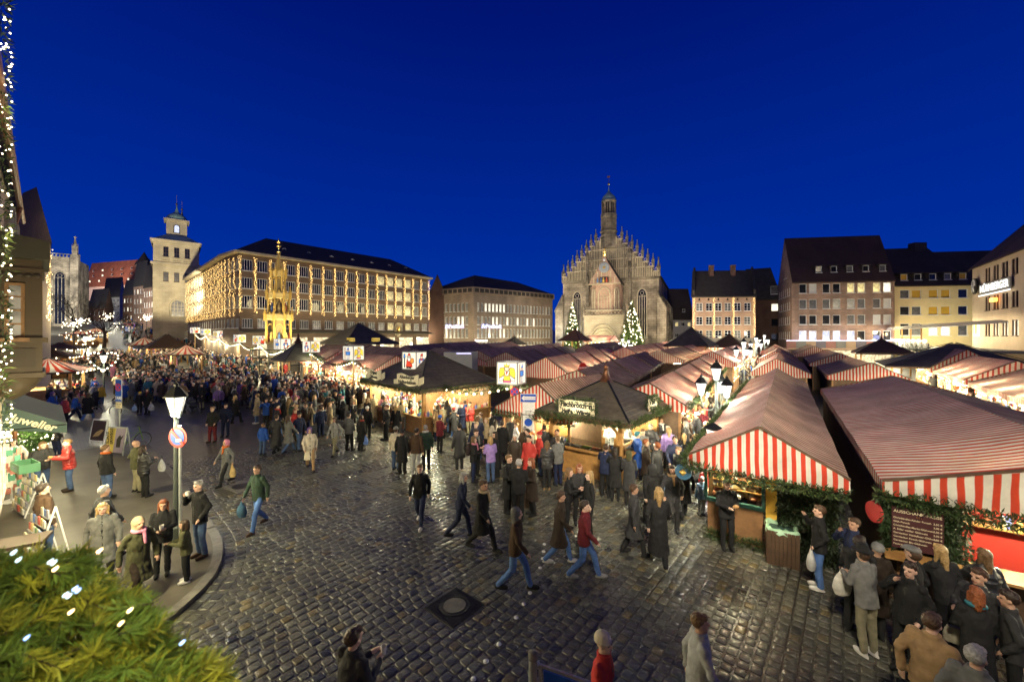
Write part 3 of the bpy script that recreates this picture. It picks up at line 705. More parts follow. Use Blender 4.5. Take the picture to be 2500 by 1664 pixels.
def dormer(t, x, dn, n, dz, w=1.5, h=1.1, sl=1.0, zE=10, pane='glass', m='tile_dark'):
 """a shed dormer on the front slope, x along the front, dz above the eaves"""
 y = dz/sl; p = dn*x+n*(y-.25); rz = math.atan2(dn.y, dn.x); mb = MB(); dp = min(3.2, (h+.5)/sl+.5)
 mb.prism([(-w/2, 0, 0), (-w/2, 0, h), (-w/2, dp, h+.1), (-w/2, dp, 0)], (.1, 0, 0)); mb.prism([(w/2-.1, 0, 0), (w/2-.1, 0, h), (w/2-.1, dp, h+.1), (w/2-.1, dp, 0)], (.1, 0, 0))
 mb.prism([(-w/2-.15, -.2, h+.01), (w/2+.15, -.2, h+.01), (w/2+.15, dp, h+.3), (-w/2-.15, dp, h+.3)], (0, 0, .14))
 o = mb.build('dormer', M[m], t, loc=(p.x, p.y, zE+dz), rz=rz); window(o, (0, 0, h/2), 0, w-.22, h-.06, pane, 1, 1)
 return o
def right_side():
 # white house behind the church
 A, B = at(1628, 0, 104), at(1692, 0, 104)
 ws = [(1.0+1.62*k, z, .85, 1.05, 'lit_warm' if (k, z) in ((1, 8.6), (3, 8.6)) else 'glass', 2, 1, 'white_frame') for k in range(4) for z in (8.6, 5.7, 3.0)]
 t, a, dn, n, sl = simple_house('white_house', 'small white plastered house with dark roof between the church and the stepped gable house', A, B, (1, 9), 10.3, 18.2, ws, 'white_plaster', 'tile_dark')
 for x in (1.2, 4.6): dormer(t, x, dn, n, 1.5, 1.0, .9, sl, 10.3, 'glass_grey')
 # house with stepped gables and light strips
 A, B = at(1690, 0, 79), at(1845, 0, 78); L = (B-A).length
 ws = [(L*q, z, 1.25, 1.55, p, 2, 3, 'white_frame') for q, z, p in [(f, zz, 'glass' if (i+j) % 3 else 'glass_grey') for i, f in enumerate((.115, .27, .415, .565, .715, .87)) for j, zz in enumerate((11.2, 8.5, 5.8))]]
 ws += [(L*f, 12.75, .32, .4, 'glass', 1, 1, 'wood_dark') for f in (.115, .26, .415, .56, .715, .86)]
 t, a, dn, n, sl = simple_house('stepped_gable_house', 'beige sandstone house with white cross windows, dark roof and gable end parapets', A, B, (5.0, 10), 13.4, 19.0, ws, 'beige_stone', 'slate')
 for x in (0, L):
  mb = MB(); d0 = V((0, 0, 0))
  q = dn*x; h = V((5.0, 10, 0))*.5; up = lambda p, z: V((p.x, p.y, z))
  mb.prism([up(q, 13.0), up(q, 14.6), up(q+h, 19.9), up(q+h*2, 14.6), up(q+h*2, 13)], tuple(dn*(-.45 if x else .45)))
  mb.build('gable_parapet', M['slate'], t)
 for x, y in ((L*.3, 4.6), (L*.66, 4.6)):
  mb = MB(); mb.bx(-.4, .4, -.35, .35, -1, 1.1); mb.bx(-.46, .46, -.41, .41, 1.1, 1.25); p = dn*x+n*y; mb.build('chimney', M['dull_brick'], t, loc=(p.x, p.y, 18.9), rz=0)
 mb = MB(); mb.bx(L*.2, L-.1, -1.1, -.05, 4.0, 4.15); mb.build('balcony_slab', M['beige_stone'], t, rz=math.atan2(dn.y, dn.x))
 for k in range(9):
  x = L*.2+(L*.8-.1)*(k+.5)/9; mb = MB(); mb.bx(-.55, .55, -.03, .03, 0, .95); p = dn*x-n*1.08; mb.build('balcony_panel', M['concrete'], t, loc=(p.x, p.y, 4.17), rz=math.atan2(dn.y, dn.x))
 mb = MB(); mb.bx(L*.25, L-.4, -.5, -.06, 1.1, 3.6); mb.build('shop_window', M['shop'], t, rz=math.atan2(dn.y, dn.x))
 p = a+dn*(L*.52)-n*.7; s = thing('red_sign', 'glowing red neon sign below the balcony of the stepped gable house', 'sign', (p.x, p.y, 3.35), math.atan2(dn.y, dn.x))
 text('BLOCKHOUSE', s, (0, 0, 0), .95, M['neon_red'], bold=.03)
 lamp(s, (0, -.8, -.2), 60, (1, .1, .06), .5)
 for i, f in enumerate((.03, .345, .65, .975)):
  p = a+dn*(L*f)-n*.25; light_strip((p.x, p.y, 4.3 if i in (1, 2) else 2.5), (p.x, p.y, 13), f'golden light strip down the stepped gable house, {ORD[i]} from the church side', group='golden light strips on the stepped gable house', n=130, spread=.09, r=.05)
 for f in (.15, .5, .85): q = a+dn*(L*f)-n*6; lamp(None, (q.x, q.y, 5), 156, (1, .78, .5), .5)
 q = a+dn*(L*.5)-n*4
 # dark modern house behind
 A, B = at(1846, 0, 92), at(1905, 0, 90)
 t, a, dn, n, sl = simple_house('brick_house', 'narrow dark red brick house with square windows beside the tall brown house', A, B, (1, 9), 14.2, 21.5, [(3.7, 12.0, 1.5, 1.7, 'lit_white', 1, 1, 'wood_dark'), (3.7, 8.6, 1.5, 1.7, 'glass', 1, 1, 'wood_dark'), (3.7, 5.2, 1.5, 1.7, 'glass', 1, 1, 'wood_dark')], 'dull_brick', 'slate')
 dormer(t, 3.7, dn, n, .8, 1.7, 1.9, sl, 14.2, 'glass_grey', 'slate')
 # tall brown sandstone house
 A, B = at(1933, 0, 75), at(2184, 0, 72.5); L = (B-A).length; z0 = 5.3
 xs = [L*f for f in (.112, .21, .342, .442, .58, .68, .826, .925)]
 ws = [(x, z, 1.28, 1.75, p, 1, 1, 'white_frame') for r, z in enumerate((14.35, 11.45, 8.5)) for i, (x, p) in enumerate(zip(xs, [['glass', 'blind_white', 'glass', 'glass', 'lit_warm', 'lit_warm', 'lit_warm', 'lit_white'], ['glass_grey', 'glass_grey', 'glass_grey', 'lit_dim', 'lit_dim', 'glass_grey', 'glass_grey', 'blind_white'], ['glass', 'glass', 'glass', 'glass', 'glass_grey', 'glass_grey', 'blind_white', 'blind_white']][r]))]
 ws += [(x, 5.55, 1.3, 1.75, 'lit_blue' if i < 5 else 'glass', 1, 1, 'white_frame') for i, x in enumerate(xs)]
 t = thing('brown_stone_house', 'tall brown sandstone house with huge steep dark roof and blue lit lower windows', 'building', (A.x, A.y, 0))
 facade(t, A, B, -1, 15.9, ws, 'brown_stone', A)
 bk = V((.4, .917, 0))*12.2; d = V((B.x-A.x, B.y-A.y, 0)); O = V((0, 0, 0)); up = lambda p, z: V((p.x, p.y, z)); bw = []
 P = up(A+bk, 0); gx = [1.6+1.75*k for k in range(6)]
 bw = [(x, z, .75, 1.5, 'glass_grey', 1, 1, 'white_frame') for x in gx for z in (14.0, 11.3, 8.5, 5.6)]
 facade(t, P, A, -1, 15.9, bw, 'brown_stone', A)
 for q in (O, d): mb = MB(); mb.add([up(q+bk, 15.9), up(q, 15.9), up(q+bk*.5, 24.9)], [(0, 1, 2)]); mb.build('gable', M['brown_stone'], t)
 dn = d.normalized(); n = bk.normalized(); sl = 9.0/6.1
 for k, x in enumerate((3.2, 6.1)):
  for zz in ((17.6, ) if k else (17.6, )):
   window(t, tuple(bk*(.36+.14*k)+up(O, zz)-n*0), math.atan2(-bk.y, -bk.x), .8, 1.3, 'glass_grey', 1, 1)
 slab(t, [[up(A-n*.5, 15.3), up(A+d-n*.5, 15.3), up(A+d+bk*.5, 25.0), up(A+bk*.5, 25.0)], [up(A+bk+n*.5, 15.3), up(A+bk*.5, 25.0), up(A+d+bk*.5, 25.0), up(A+d+bk+n*.5, 15.3)]], 'tile_roof', A)
 for i, f in enumerate((.28, .43, .585, .74, .9)): dormer(t, L*f, dn, n, 1.5, 1.25, 1.2, sl, 15.9, ['lit_dim', 'glass', 'glass_grey', 'glass', 'glass_grey'][i])
 rz = math.atan2(dn.y, dn.x)                # balcony with painted hoarding and blue light line
 mb = MB(); mb.bx(-2.2, L+.1, -2.6, -.02, 3.0, 3.25); mb.build('canopy', M['beige_stone'], t, rz=rz)
 for k in range(12):
  w = (L+2.3)/12; x = -2.2+w*(k+.5); mb = MB(); mb.bx(-w/2+.03, w/2-.03, -.04, .04, 0, 1.25); p = dn*x-V((-dn.y, dn.x, 0))*2.58
  mb.build('hoarding_panel', flat(f'hoarding{k % 4}', [(.16, .06, .05), (.09, .085, .08), (.2, .13, .08), (.06, .05, .07)][k % 4]), t, loc=(p.x, p.y, 3.27), rz=rz)
 mb = MB(); mb.bx(-2.2, L+.1, -2.68, -2.6, 4.56, 4.66); mb.build('blue_light_line', M['neon_violet'], t, rz=rz)
 mb = MB(); mb.bx(1, L-1, -.4, -.05, .6, 2.8); mb.build('shop_window', M['shop'], t, rz=rz)
 fr = V((dn.y, -dn.x, 0))
 for f in (.1, .5, .9): q = A+dn*(L*f)+fr*1.6; lamp(None, (q.x, q.y, 5.2), 33, (.5, .5, 1.0), .5)
 for f in (.1, .35, .65, .95): q = A+dn*(L*f)+fr*8; lamp(None, (q.x, q.y, 4.6), 240, (1, .8, .55), .5)
 q = A-dn*5+fr*2; lamp(None, (q.x, q.y, 6), 120, (1, .8, .55), .5)
 # cream yellow house
 A, B = at(2184.5, 0, 73.5), at(2376, 0, 71.5); L = (B-A).length
 cols = [L*f for f in (.13, .28, .495, .65, .865)]
 pan = [['glass_grey', 'blind_yellow', 'blind_yellow', 'blind_yellow', 'glass'], ['glass', 'glass_grey', 'blind_yellow', 'blind_yellow', 'glass'], ['glass', 'glass_grey', 'lit_white', 'lit_white', 'glass_grey']]
 ws = [(x, z, 1.5, h, pan[r][i], 1, 1, 'white_frame') for r, (z, h) in enumerate(((13.15, 1.55), (10.1, 1.55), (6.65, 2.2))) for i, x in enumerate(cols)]
 t, a, dn, n, sl = simple_house('yellow_house', 'cream yellow house with ochre blinds and two bright white windows', A, B, (.3, 14), 14.8, 23.0, ws, 'yellow', 'tile_dark', .6)
 for i, f in enumerate((.17, .35, .54, .73, .92)): dormer(t, L*f, dn, n, .95, 1.35, 1.2, sl, 14.8, ['blind_yellow', 'glass', 'glass', 'glass_grey', 'blind_yellow'][i])
 mb = MB(); mb.bx(-1.2, 1.2, -.7, .7, -1.5, 1.2); p = dn*(L*.86)+n*8.2; mb.build('chimney', M['slate'], t, loc=(p.x, p.y, 22.9))
 rz = math.atan2(dn.y, dn.x); mb = MB(); mb.bx(2, 3.2, -.12, -.03, 1.2, 3.6); mb.bx(5.4, 7.6, -.12, -.03, 1.2, 3.6); mb.bx(9, 10.6, -.12, -.03, 1.2, 3.6); mb.build('shop_window', M['shop'], t, rz=rz)
 for f in (.2, .7): q = a+dn*(L*f)-n*6; lamp(None, (q.x, q.y, 5), 252, (1, .84, .6), .5)
 A2, B2 = at(2330, 0, 81), at(2620, 0, 78); simple_house('rear_house', 'dark roofed house behind, between the yellow house and the beige office house', A2, B2, (2, 12), 15, 23.6, [], 'yellow', 'tile_dark')
 # insurance house at the far right
 A = at(2374, 0, 65); B = A+V((.4, -.917, 0))*0+V((-.34, -.94, 0))*26; A.z = B.z = 0
 B = V((62.6, 47.5, 0)); A = V((A.x, A.y, 0)); L = (B-A).length
 ws = []
 for k in range(4):
  x0 = 5.9+k*3.1
  for z, p in ((14.6, 'glass'), (10.3, 'glass'), (6.5, 'glass_grey' if k == 0 else 'lit_white')):
   for dx in (0, 1.05): ws.append((x0+dx, z, .85, 2.1, p, 1, 1, 'wood_dark'))
 t, a, dn, n, sl = simple_house('office_house', 'beige stone office house with round black emblem and white lit lettering', A, B, tuple(V((-(B-A).y, (B-A).x, 0)).normalized()*13)[:2], 16.6, 24.5, ws, 'cream', 'tile_roof', .55, .5)
 rz = math.atan2(dn.y, dn.x); fr = -n
 p = a+dn*2.7+fr*.3; s = thing('round_emblem', 'round black and white castle emblem on the beige office house', 'sign', (p.x, p.y, 13.3), rz)
 mb = MB(); mb.lathe([(1.25, 0), (1.25, .2), (0, .2)], 28); o = mb.build('disc', M['dark_metal'], s); o.rotation_euler = (rad(90), 0, 0)
 mb = MB(); mb.prism([(-.8, -.22, .05), (.8, -.22, .05), (.62, -.22, .75), (.2, -.22, 1.05), (-.2, -.22, 1.05), (-.62, -.22, .75)], (0, -.05, 0)); mb.build('emblem_tower', M['sign_white'], s)
 mb = MB(); mb.prism([(-.12, -.3, .1), (.12, -.3, .1), (.12, -.3, .8), (-.12, -.3, .8)], (0, -.03, 0)); mb.build('emblem_gate', M['dark_metal'], s)
 text('N', s, (0, -.3, -.5), 1.35, M['sign_white'], bold=.06)
 p = a+dn*10+fr*.35; s = thing('lit_lettering', 'white glowing NÜRNBERGER lettering across the beige office house', 'sign', (p.x, p.y, 12.45), rz)
 text('NÜRNBERGER', s, (0, -.06, .05), 1.45, M['neon_white'], bold=.03, sx=1.1)
 mb = MB(); mb.bx(-5.6, 5.6, .0, .1, -.75, .85); mb.build('back_panel', flat('sign_panel', (.2, .2, .19)), s)
 mb = MB(); mb.bx(-5.6, 5.6, -.1, 0, -.95, -.8); mb.build('light_line', M['neon_white'], s)
 p = a+dn*3.1+fr*.25; s = thing('poster_box', 'bright white framed light box with yellow picture on the beige office house', 'sign', (p.x, p.y, 6.5), rz)
 mb = MB(); mb.bx(-.75, .75, -.1, .1, -1.1, 1.1); mb.build('frame', M['neon_white'], s); mb = MB(); mb.bx(-.45, .45, -.14, -.11, -.8, .8); mb.build('picture', flat('posteryellow', (.6, .5, .1)), s)
 p = a+dn*10.1+fr*.4; mb = MB(); mb.bx(-.75, .75, -.2, .2, -.28, .28); tag(mb.build('orange_sign', M['neon_yellow'] if 0 else glow('orange_sign', (1, .3, .02), 1.2), None, loc=(p.x, p.y, 10.6), rz=rz), 'small orange box sign on the beige office house', 'sign')
 for f in (.1, .4, .7): q = a+dn*(L*f)+fr*5; lamp(None, (q.x, q.y, 6.3), 198, (1, .8, .55), .5)
 return a, dn, fr
OFFICE = right_side()
# ------------------------------------------------------------------ church, fountain, tower, trees, left side
def pinnacle_mesh(h, w, name='pinnacle', m='church_dark'):
 mb = MB(); mb.bx(-w/2, w/2, -w/2, w/2, 0, h*.5)
 for k in range(4): a = k*math.pi/2; mb.prism([V((math.cos(a)*w*.5-math.sin(a)*w*.45, math.sin(a)*w*.5+math.cos(a)*w*.45, h*.42)), V((math.cos(a)*w*.5+math.sin(a)*w*.45, math.sin(a)*w*.5-math.cos(a)*w*.45, h*.42)), V((math.cos(a)*w*.5, math.sin(a)*w*.5, h*.62))], V((math.cos(a), math.sin(a), 0))*.06)
 mb.lathe([(w*.42, h*.5), (w*.1, h*.9), (w*.3, h*.92), (w*.3, h*.95), (w*.08, h*.97), (.01, h)], 6)
 return mb.mesh(name, M[m])
def arch_pts(w, h, n=7, pointed=True):
 """outline of a pointed opening, base at z=0, from left foot over the tip to the right foot"""
 s = h-w*.9; pts = [(-w/2, 0)]
 for i in range(n+1):
  a = i/n; pts.append((-w/2+w/2*(1-math.cos(a*math.pi/2)), s+w*.9*math.sin(a*math.pi/2)**.9))
 return pts+[(-x, z) for x, z in pts[-2::-1]]
def gothic_window(t, x, y, z, w, h, lights, lit=False, frame='pale_stone', rz=0):
 o_pts = arch_pts(w, h); mb = MB()
 mb.tube([(px, 0, pz) for px, pz in o_pts], .16, 5)
 for i in range(1, lights):
  px = -w/2+w*i/lights; mb.bx(px-.06, px+.06, -.06, .06, 0, h-w*.75)
 for i in range(lights):                   # tracery
  px = -w/2+w*(i+.5)/lights; q = arch_pts(w/lights, w/lights*1.3)
  mb.tube([(px+a, 0, b+h-w*1.05-w/lights*.5) for a, b in q], .05, 4)
 c = [(w*.2*math.cos(k*math.pi/5), 0, h-w*.5+w*.2*math.sin(k*math.pi/5)) for k in range(11)]; mb.tube(c, .06, 4)
 o = mb.build('gothic_window', M[frame], t, loc=(x, y, z), rz=rz)
 g = MB(); g.add([(px, .08, pz) for px, pz in o_pts], [tuple(range(len(o_pts)))]); g.build('pane', M['glass_grey' if lit else 'glass'], o)
 return o
def church():
 t = thing('gothic_church', 'large floodlit gothic sandstone church with stepped pinnacled gable and small turret', 'church', (21.35, 88, 0), rad(-25))
 Hw = 10.5; zg = 18.0
 mb = MB(); mb.bx(-Hw, Hw, 0, 26, -1, zg-.002); mb.build('nave_wall', M['sandstone'], t)
 for s in (-1, 1):                         # sloping corner buttresses
  mb = MB(); x0, x1 = s*(Hw-.3), s*(Hw+1.5)
  mb.prism([(x0, -1.2, -1), (x1, -1.2, -1), (x1, -1.2, 11.2), (x0, -1.2, 14.6)], (0, 2.4, 0)); mb.build('buttress', M['sandstone'], t)
  mb = MB(); mb.prism([(x1+s*.15, -1.4, 11.0), (x0-s*.0, -1.4, 14.75), (x0, -1.4, 15.0), (x1+s*.15, -1.4, 11.3)], (0, 2.8, 0)); mb.build('buttress_cap', M['church_dark'], t)
  for y in (7, 14, 21):
   mb = MB(); mb.bx(s*Hw, s*(Hw+1.6), y-.6, y+.6, -1, 12.5); mb.prism([(s*Hw, y-.6, 12.5), (s*(Hw+1.6), y-.6, 12.5), (s*Hw, y-.6, 15)], (0, 1.2, 0)); mb.build('buttress', M['church_dark'], t)
 mb = MB(); mb.prism([(-Hw-.5, .8, zg), (Hw+.5, .8, zg), (0, .8, 29)], (0, 25, 0)); mb.build('roof', M['tile_dark'], t)
 mb = MB(); mb.bx(-Hw-.15, Hw+.15, -.35, .0, zg-.35, zg); mb.build('cornice', M['church_dark'], t)
 # stepped gable: eight steps a side, blind arcades, ledges
 steps = 8; zt = 26.6; mb = MB(); led = MB(); rib = MB(); pts = []
 for k in range(steps):
  xa = 1.9+(Hw-1.9)*(steps-k-1)/steps; xb = 1.9+(Hw-1.9)*(steps-k)/steps; z1 = zg+1.1+(zt-zg-1.1)*k/(steps-1)
  for s in (-1, 1):
   mb.bx(s*xa, s*xb, -.25, .6, zg, z1); pts.append((s*xb, z1, k, s))
   led.bx(s*(xa-.02), s*(xb+.06), -.6, .65, z1-.14, z1+.08)
   for j in range(3):
    x = xa+(xb-xa)*j/3
    rib.bx(s*x-.075, s*x+.075, -.55, -.24, zg+.1, z1-.15)
   c = [(s*(xa+xb)/2+.32*math.cos(a), -.3, z1+.42+.32*math.sin(a)) for a in [2*math.pi*i/8 for i in range(9)]]; rib.tube(c, .07, 4, cap=False)
 mb.bx(-1.9, 1.9, -.25, .6, zg, zt+.9)
 for z in (20.1, 22.3, 24.5):
  hw = 1.9+(Hw-1.9)*(1-(z-zg-1.1)/(zt-zg-1.1)); led.bx(-hw, hw, -.65, -.2, z-.1, z+.1)
 for i in range(9): x = -1.7+3.4*i/8; rib.bx(x-.08, x+.08, -.42, -.24, zg+.1, zt+.5)
 mb.build('gable', M['church_dark'], t); led.build('ledge', M['pale_stone'], t); kind(rib.build('blind_arcade', M['pale_stone'], t), 'stuff')  # dark gable, pale ribs and ledges: recess shade put into the stone colours
 pm = pinnacle_mesh(3.1, .55); pb = pinnacle_mesh(4.2, .75)
 ps = pinnacle_mesh(1.7, .34)
 for x, z, k, s in pts:
  for zz in (20.1, 22.3, 24.5):
   if z > zz+.6 and k % 2 == 0: link('pinnacle', ps, t, (x-s*.5, -.5, zz-.2))
 mb = MB()
 for s in (-1, 1):
  mb.bx(s*4.6-.35, s*4.6+.35, -.75, -.2, zg-6, zg+4.4); mb.bx(s*4.6-.5, s*4.6+.5, -.95, -.2, zg-1.2, zg-.9)
 mb.build('pier', M['church_dark'], t)
 for s in (-1, 1): link('pinnacle', pb, t, (s*4.6, -.5, zg+3.6)); link('pinnacle', pm, t, (s*4.6, -.8, zg-.8))
 for x, z, k, s in pts: link('pinnacle', pb if k == 0 else pm, t, (x-s*.12, .1, z-(1.1 if k == 0 else .2)))
 # turret
 mb = MB(); mb.lathe([(1.75, 24.8), (1.72, 28.3), (1.9, 28.4), (1.9, 28.7), (1.6, 28.8), (1.55, 31.4), (1.78, 31.6), (1.78, 32.3), (1.45, 32.3)], 8, (0, 0, 0), ph=math.pi/8); mb.build('turret', M['church_dark'], t, loc=(0, .2, 0))
 mb = MB()
 for k in range(8):
  a = k*math.pi/4+math.pi/8; mb.tube([(1.45*math.cos(a), .2+1.45*math.sin(a), 32.3), (1.45*math.cos(a), .2+1.45*math.sin(a), 35.1)], .17, 6)
  b = a+math.pi/8; mb.tube([(1.36*math.cos(b), .2+1.36*math.sin(b), 32.3), (1.36*math.cos(b), .2+1.36*math.sin(b), 35)], .07, 5)
  mb.tube([(1.62*math.cos(a), .2+1.62*math.sin(a), 28.8), (1.62*math.cos(a), .2+1.62*math.sin(a), 31.5)], .1, 5)
  for j in range(3): c = a+math.pi/4*(j+.5)/3; mb.tube([(1.62*math.cos(c), .2+1.62*math.sin(c), 28.8), (1.6*math.cos(c), .2+1.6*math.sin(c), 31)], .04, 4)
 mb.lathe([(1.6, 34.9), (1.62, 35.3), (1.4, 35.3)], 8, (0, .2, 0), ph=math.pi/8); mb.build('belfry', M['church_dark'], t)
 mb = MB(); mb.lathe([(1.05, 32.3), (1.05, 35)], 8, (0, .2, 0)); mb.build('belfry_core', M['slate'], t)
 mb = MB(); mb.lathe([(1.68, 35.3), (1.55, 35.8), (1.1, 36.5), (.5, 37.1), (.2, 37.5), (.07, 38.2), (.05, 39.0)], 12, (0, .2, 0)); mb.build('turret_dome', M['patina'], t, True)
 mb = MB(); mb.ball((0, .2, 39.1), .26, 10, 7); mb.build('gilded_ball', M['gold'], t, True)
 mb = MB(); mb.tube([(0, .2, 39.3), (0, .2, 40.9)], .04, 5); mb.prism([(-.45, .2, 40.6), (.25, .2, 40.5), (.25, .2, 40.9), (-.3, .2, 40.95)], (0, .04, 0)); mb.build('weather_vane', M['copper'], t)
 # west windows
 for s in (-1, 1): gothic_window(t, s*7.1, -.12, 5.0, 1.9, 10.6, 4)
 # vestibule with balustrade and portal
 pw = 4.1; py = -5.2
 mb = MB(); mb.bx(-pw, pw, py, 0, -1, 9.6); mb.build('porch', M['pale_stone'], t)
 mb = MB(); mb.bx(-pw-.2, pw+.2, py-.25, 0, 9.6, 9.85); mb.bx(-pw-.1, pw+.1, py-.2, py, 10.75, 10.95); mb.bx(-pw-.1, -pw+.1, py, 0, 10.75, 10.95); mb.bx(pw-.1, pw+.1, py, 0, 10.75, 10.95); mb.build('cornice', M['pale_stone'], t)
 mb = MB()
 for k in range(12):
  x = -pw+2*pw*(k+.5)/12; mb.tube([(x-.3, py-.1, 9.85), (x+.3, py-.1, 10.75)], .06, 4); mb.tube([(x+.3, py-.1, 9.85), (x-.3, py-.1, 10.75)], .06, 4)
 for s in (-1, 1):
  for k in range(7):
   y = py+5*(k+.5)/7; mb.tube([(s*pw, y-.3, 9.85), (s*pw, y+.3, 10.75)], .06, 4); mb.tube([(s*pw, y+.3, 9.85), (s*pw, y-.3, 10.75)], .06, 4)
 mb.build('balustrade', M['pale_stone'], t)
 for k in range(5):
  q = arch_pts(6.2-k*.75, 6.9-k*.75); mb = MB(); mb.tube([(a, py-.35+k*.1, b+1) for a, b in q], .2, 5); mb.build('portal_moulding', M['pale_stone'], t)
 q = arch_pts(3.0, 3.8); mb = MB(); mb.add([(a, py-.05, b+1) for a, b in q], [tuple(range(len(q)))]); mb.build('portal_door', M['wood_dark'], t)
 mb = MB()
 for k in range(26): x = R.uniform(-1.8, 1.8); z = R.uniform(4.6, 6.6); mb.ball((x*(1-(z-4.6)*.25), py-.05, z), .22, 6, 4)
 kind(mb.build('portal_relief', M['pale_stone'], t), 'stuff')
 for s in (-1, 1):
  link('pinnacle', pm, t, (s*(pw+.1), py, 9.9))
 # rose coloured chapel above the porch
 cw = 3.1; cy0 = -4.4
 poly = [(-cw, 0), (-cw, cy0+1.6), (-1.7, cy0), (1.7, cy0), (cw, cy0+1.6), (cw, 0)]
 mb = MB(); mb.prism([(x, y, 9.9) for x, y in poly], (0, 0, 6.6)); mb.build('chapel', M['pink_stone'], t)
 mb = MB(); mb.prism([(-cw-.25, cy0-.1, 16.5), (cw+.25, cy0-.1, 16.5), (.55, cy0-.1, 21.3), (.4, cy0-.1, 22.2), (-.4, cy0-.1, 22.2), (-.55, cy0-.1, 21.3)], (0, .7, 0)); mb.build('chapel_gable', M['pink_stone'], t)
 mb = MB(); mb.prism([(-cw-.3, cy0+.6, 16.4), (0, cy0+.6, 22.0), (0, cy0+.6, 22.25), (-cw-.3, cy0+.6, 16.7)], (0, 4.2, 0)); mb.prism([(cw+.3, cy0+.6, 16.4), (0, cy0+.6, 22.0), (0, cy0+.6, 22.25), (cw+.3, cy0+.6, 16.7)], (0, 4.2, 0)); mb.build('chapel_roof', M['slate'], t)
 mb = MB(); mb.bx(-cw-.25, cw+.25, cy0-.25, cy0, 16.35, 16.55);
 for s in (-1, 1):
  for x in (.55, 1.35, 2.2): mb.bx(s*x-.09, s*x+.09, cy0-.22, cy0-.1, 16.6, 17.2+(2.6-x)*1.55)
 mb.build('gable_tracery', M['pale_stone'], t)
 gothic_window(t, 0, cy0-.06, 10.9, 2.5, 4.9, 4, True)
 for s in (-1, 1): gothic_window(t, s*2.42, cy0+.74, 10.9, 1.0, 4.7, 2, True, rz=s*.85)
 mb = MB(); mb.lathe([(1.08, 0), (1.08, .18), (.9, .22), (.0, .22)], 30); o = mb.build('clock_face', flat('clockblue', (.2, .23, .26)), t, loc=(0, cy0-.12, 19.9)); o.rotation_euler = (rad(90), 0, 0)
 mb = MB()
 for k in range(12): a = k*math.pi/6; mb.box((.78*math.cos(a), .78*math.sin(a), .24), (.1, .05, .03), rz=a)
 mb.lathe([(.32, .22), (.3, .28), (0, .3)], 14); mb.box((.2, .25, .29), (.05, .75, .03), rz=-.7); mb.build('clock_hand', M['gold'], o)
 mb = MB(); mb.ball((0, cy0-.2, 21.5), .26, 10, 7); mb.build('moon_ball', flat('moonball', (.6, .65, .7)), t, True)
 mb = MB(); mb.bx(-.9, .9, cy0-.3, cy0-.11, 16.7, 17.9); mb.build('niche', M['slate'], t)
 for k, (x, c) in enumerate(((-.1, (.6, .4, .1)), (-.6, (.1, .15, .3)), (.55, (.45, .08, .05)), (-1.35, (.12, .2, .35)), (1.35, (.4, .3, .15)))):
  mb = MB(); mb.lathe([(.2, 0), (.24, .35), (.17, .7), (.06, .78), (.13, .85), (.12, 1.02), (.0, 1.08)], 8); mb.build('carved_figure', flat(f'figure{k}', c), t, True, loc=(x, cy0-.42, 16.72))
 mb = MB(); mb.lathe([(.2, 0), (.45, .5), (.12, .6), (.34, 1.1), (.08, 1.2), (.2, 1.7), (0, 2.4)], 8, (0, cy0+.2, 22.2)); mb.build('gilded_bellcote', M['gold'], t)
 fwd = V((-.423, -.906, 0)); side = V((.906, -.423, 0)); c = V((21.35, 88, 0))
 for a, f, z, e in ((-14, 24, 5, 4300), (14, 24, 5, 4600), (0, 34, 6, 4600)):
  p = c+side*a+fwd*f; spot((p.x, p.y, z), c+side*a*.5+V((0, 0, 17)), e, 80)
 p = c+side*-9+fwd*4.5; lamp(None, (p.x, p.y, 5), 260, (.85, .92, 1), .5)
 p = c+fwd*9; lamp(None, (p.x, p.y, 4.0), 120, (1, .8, .5), .5)
church()
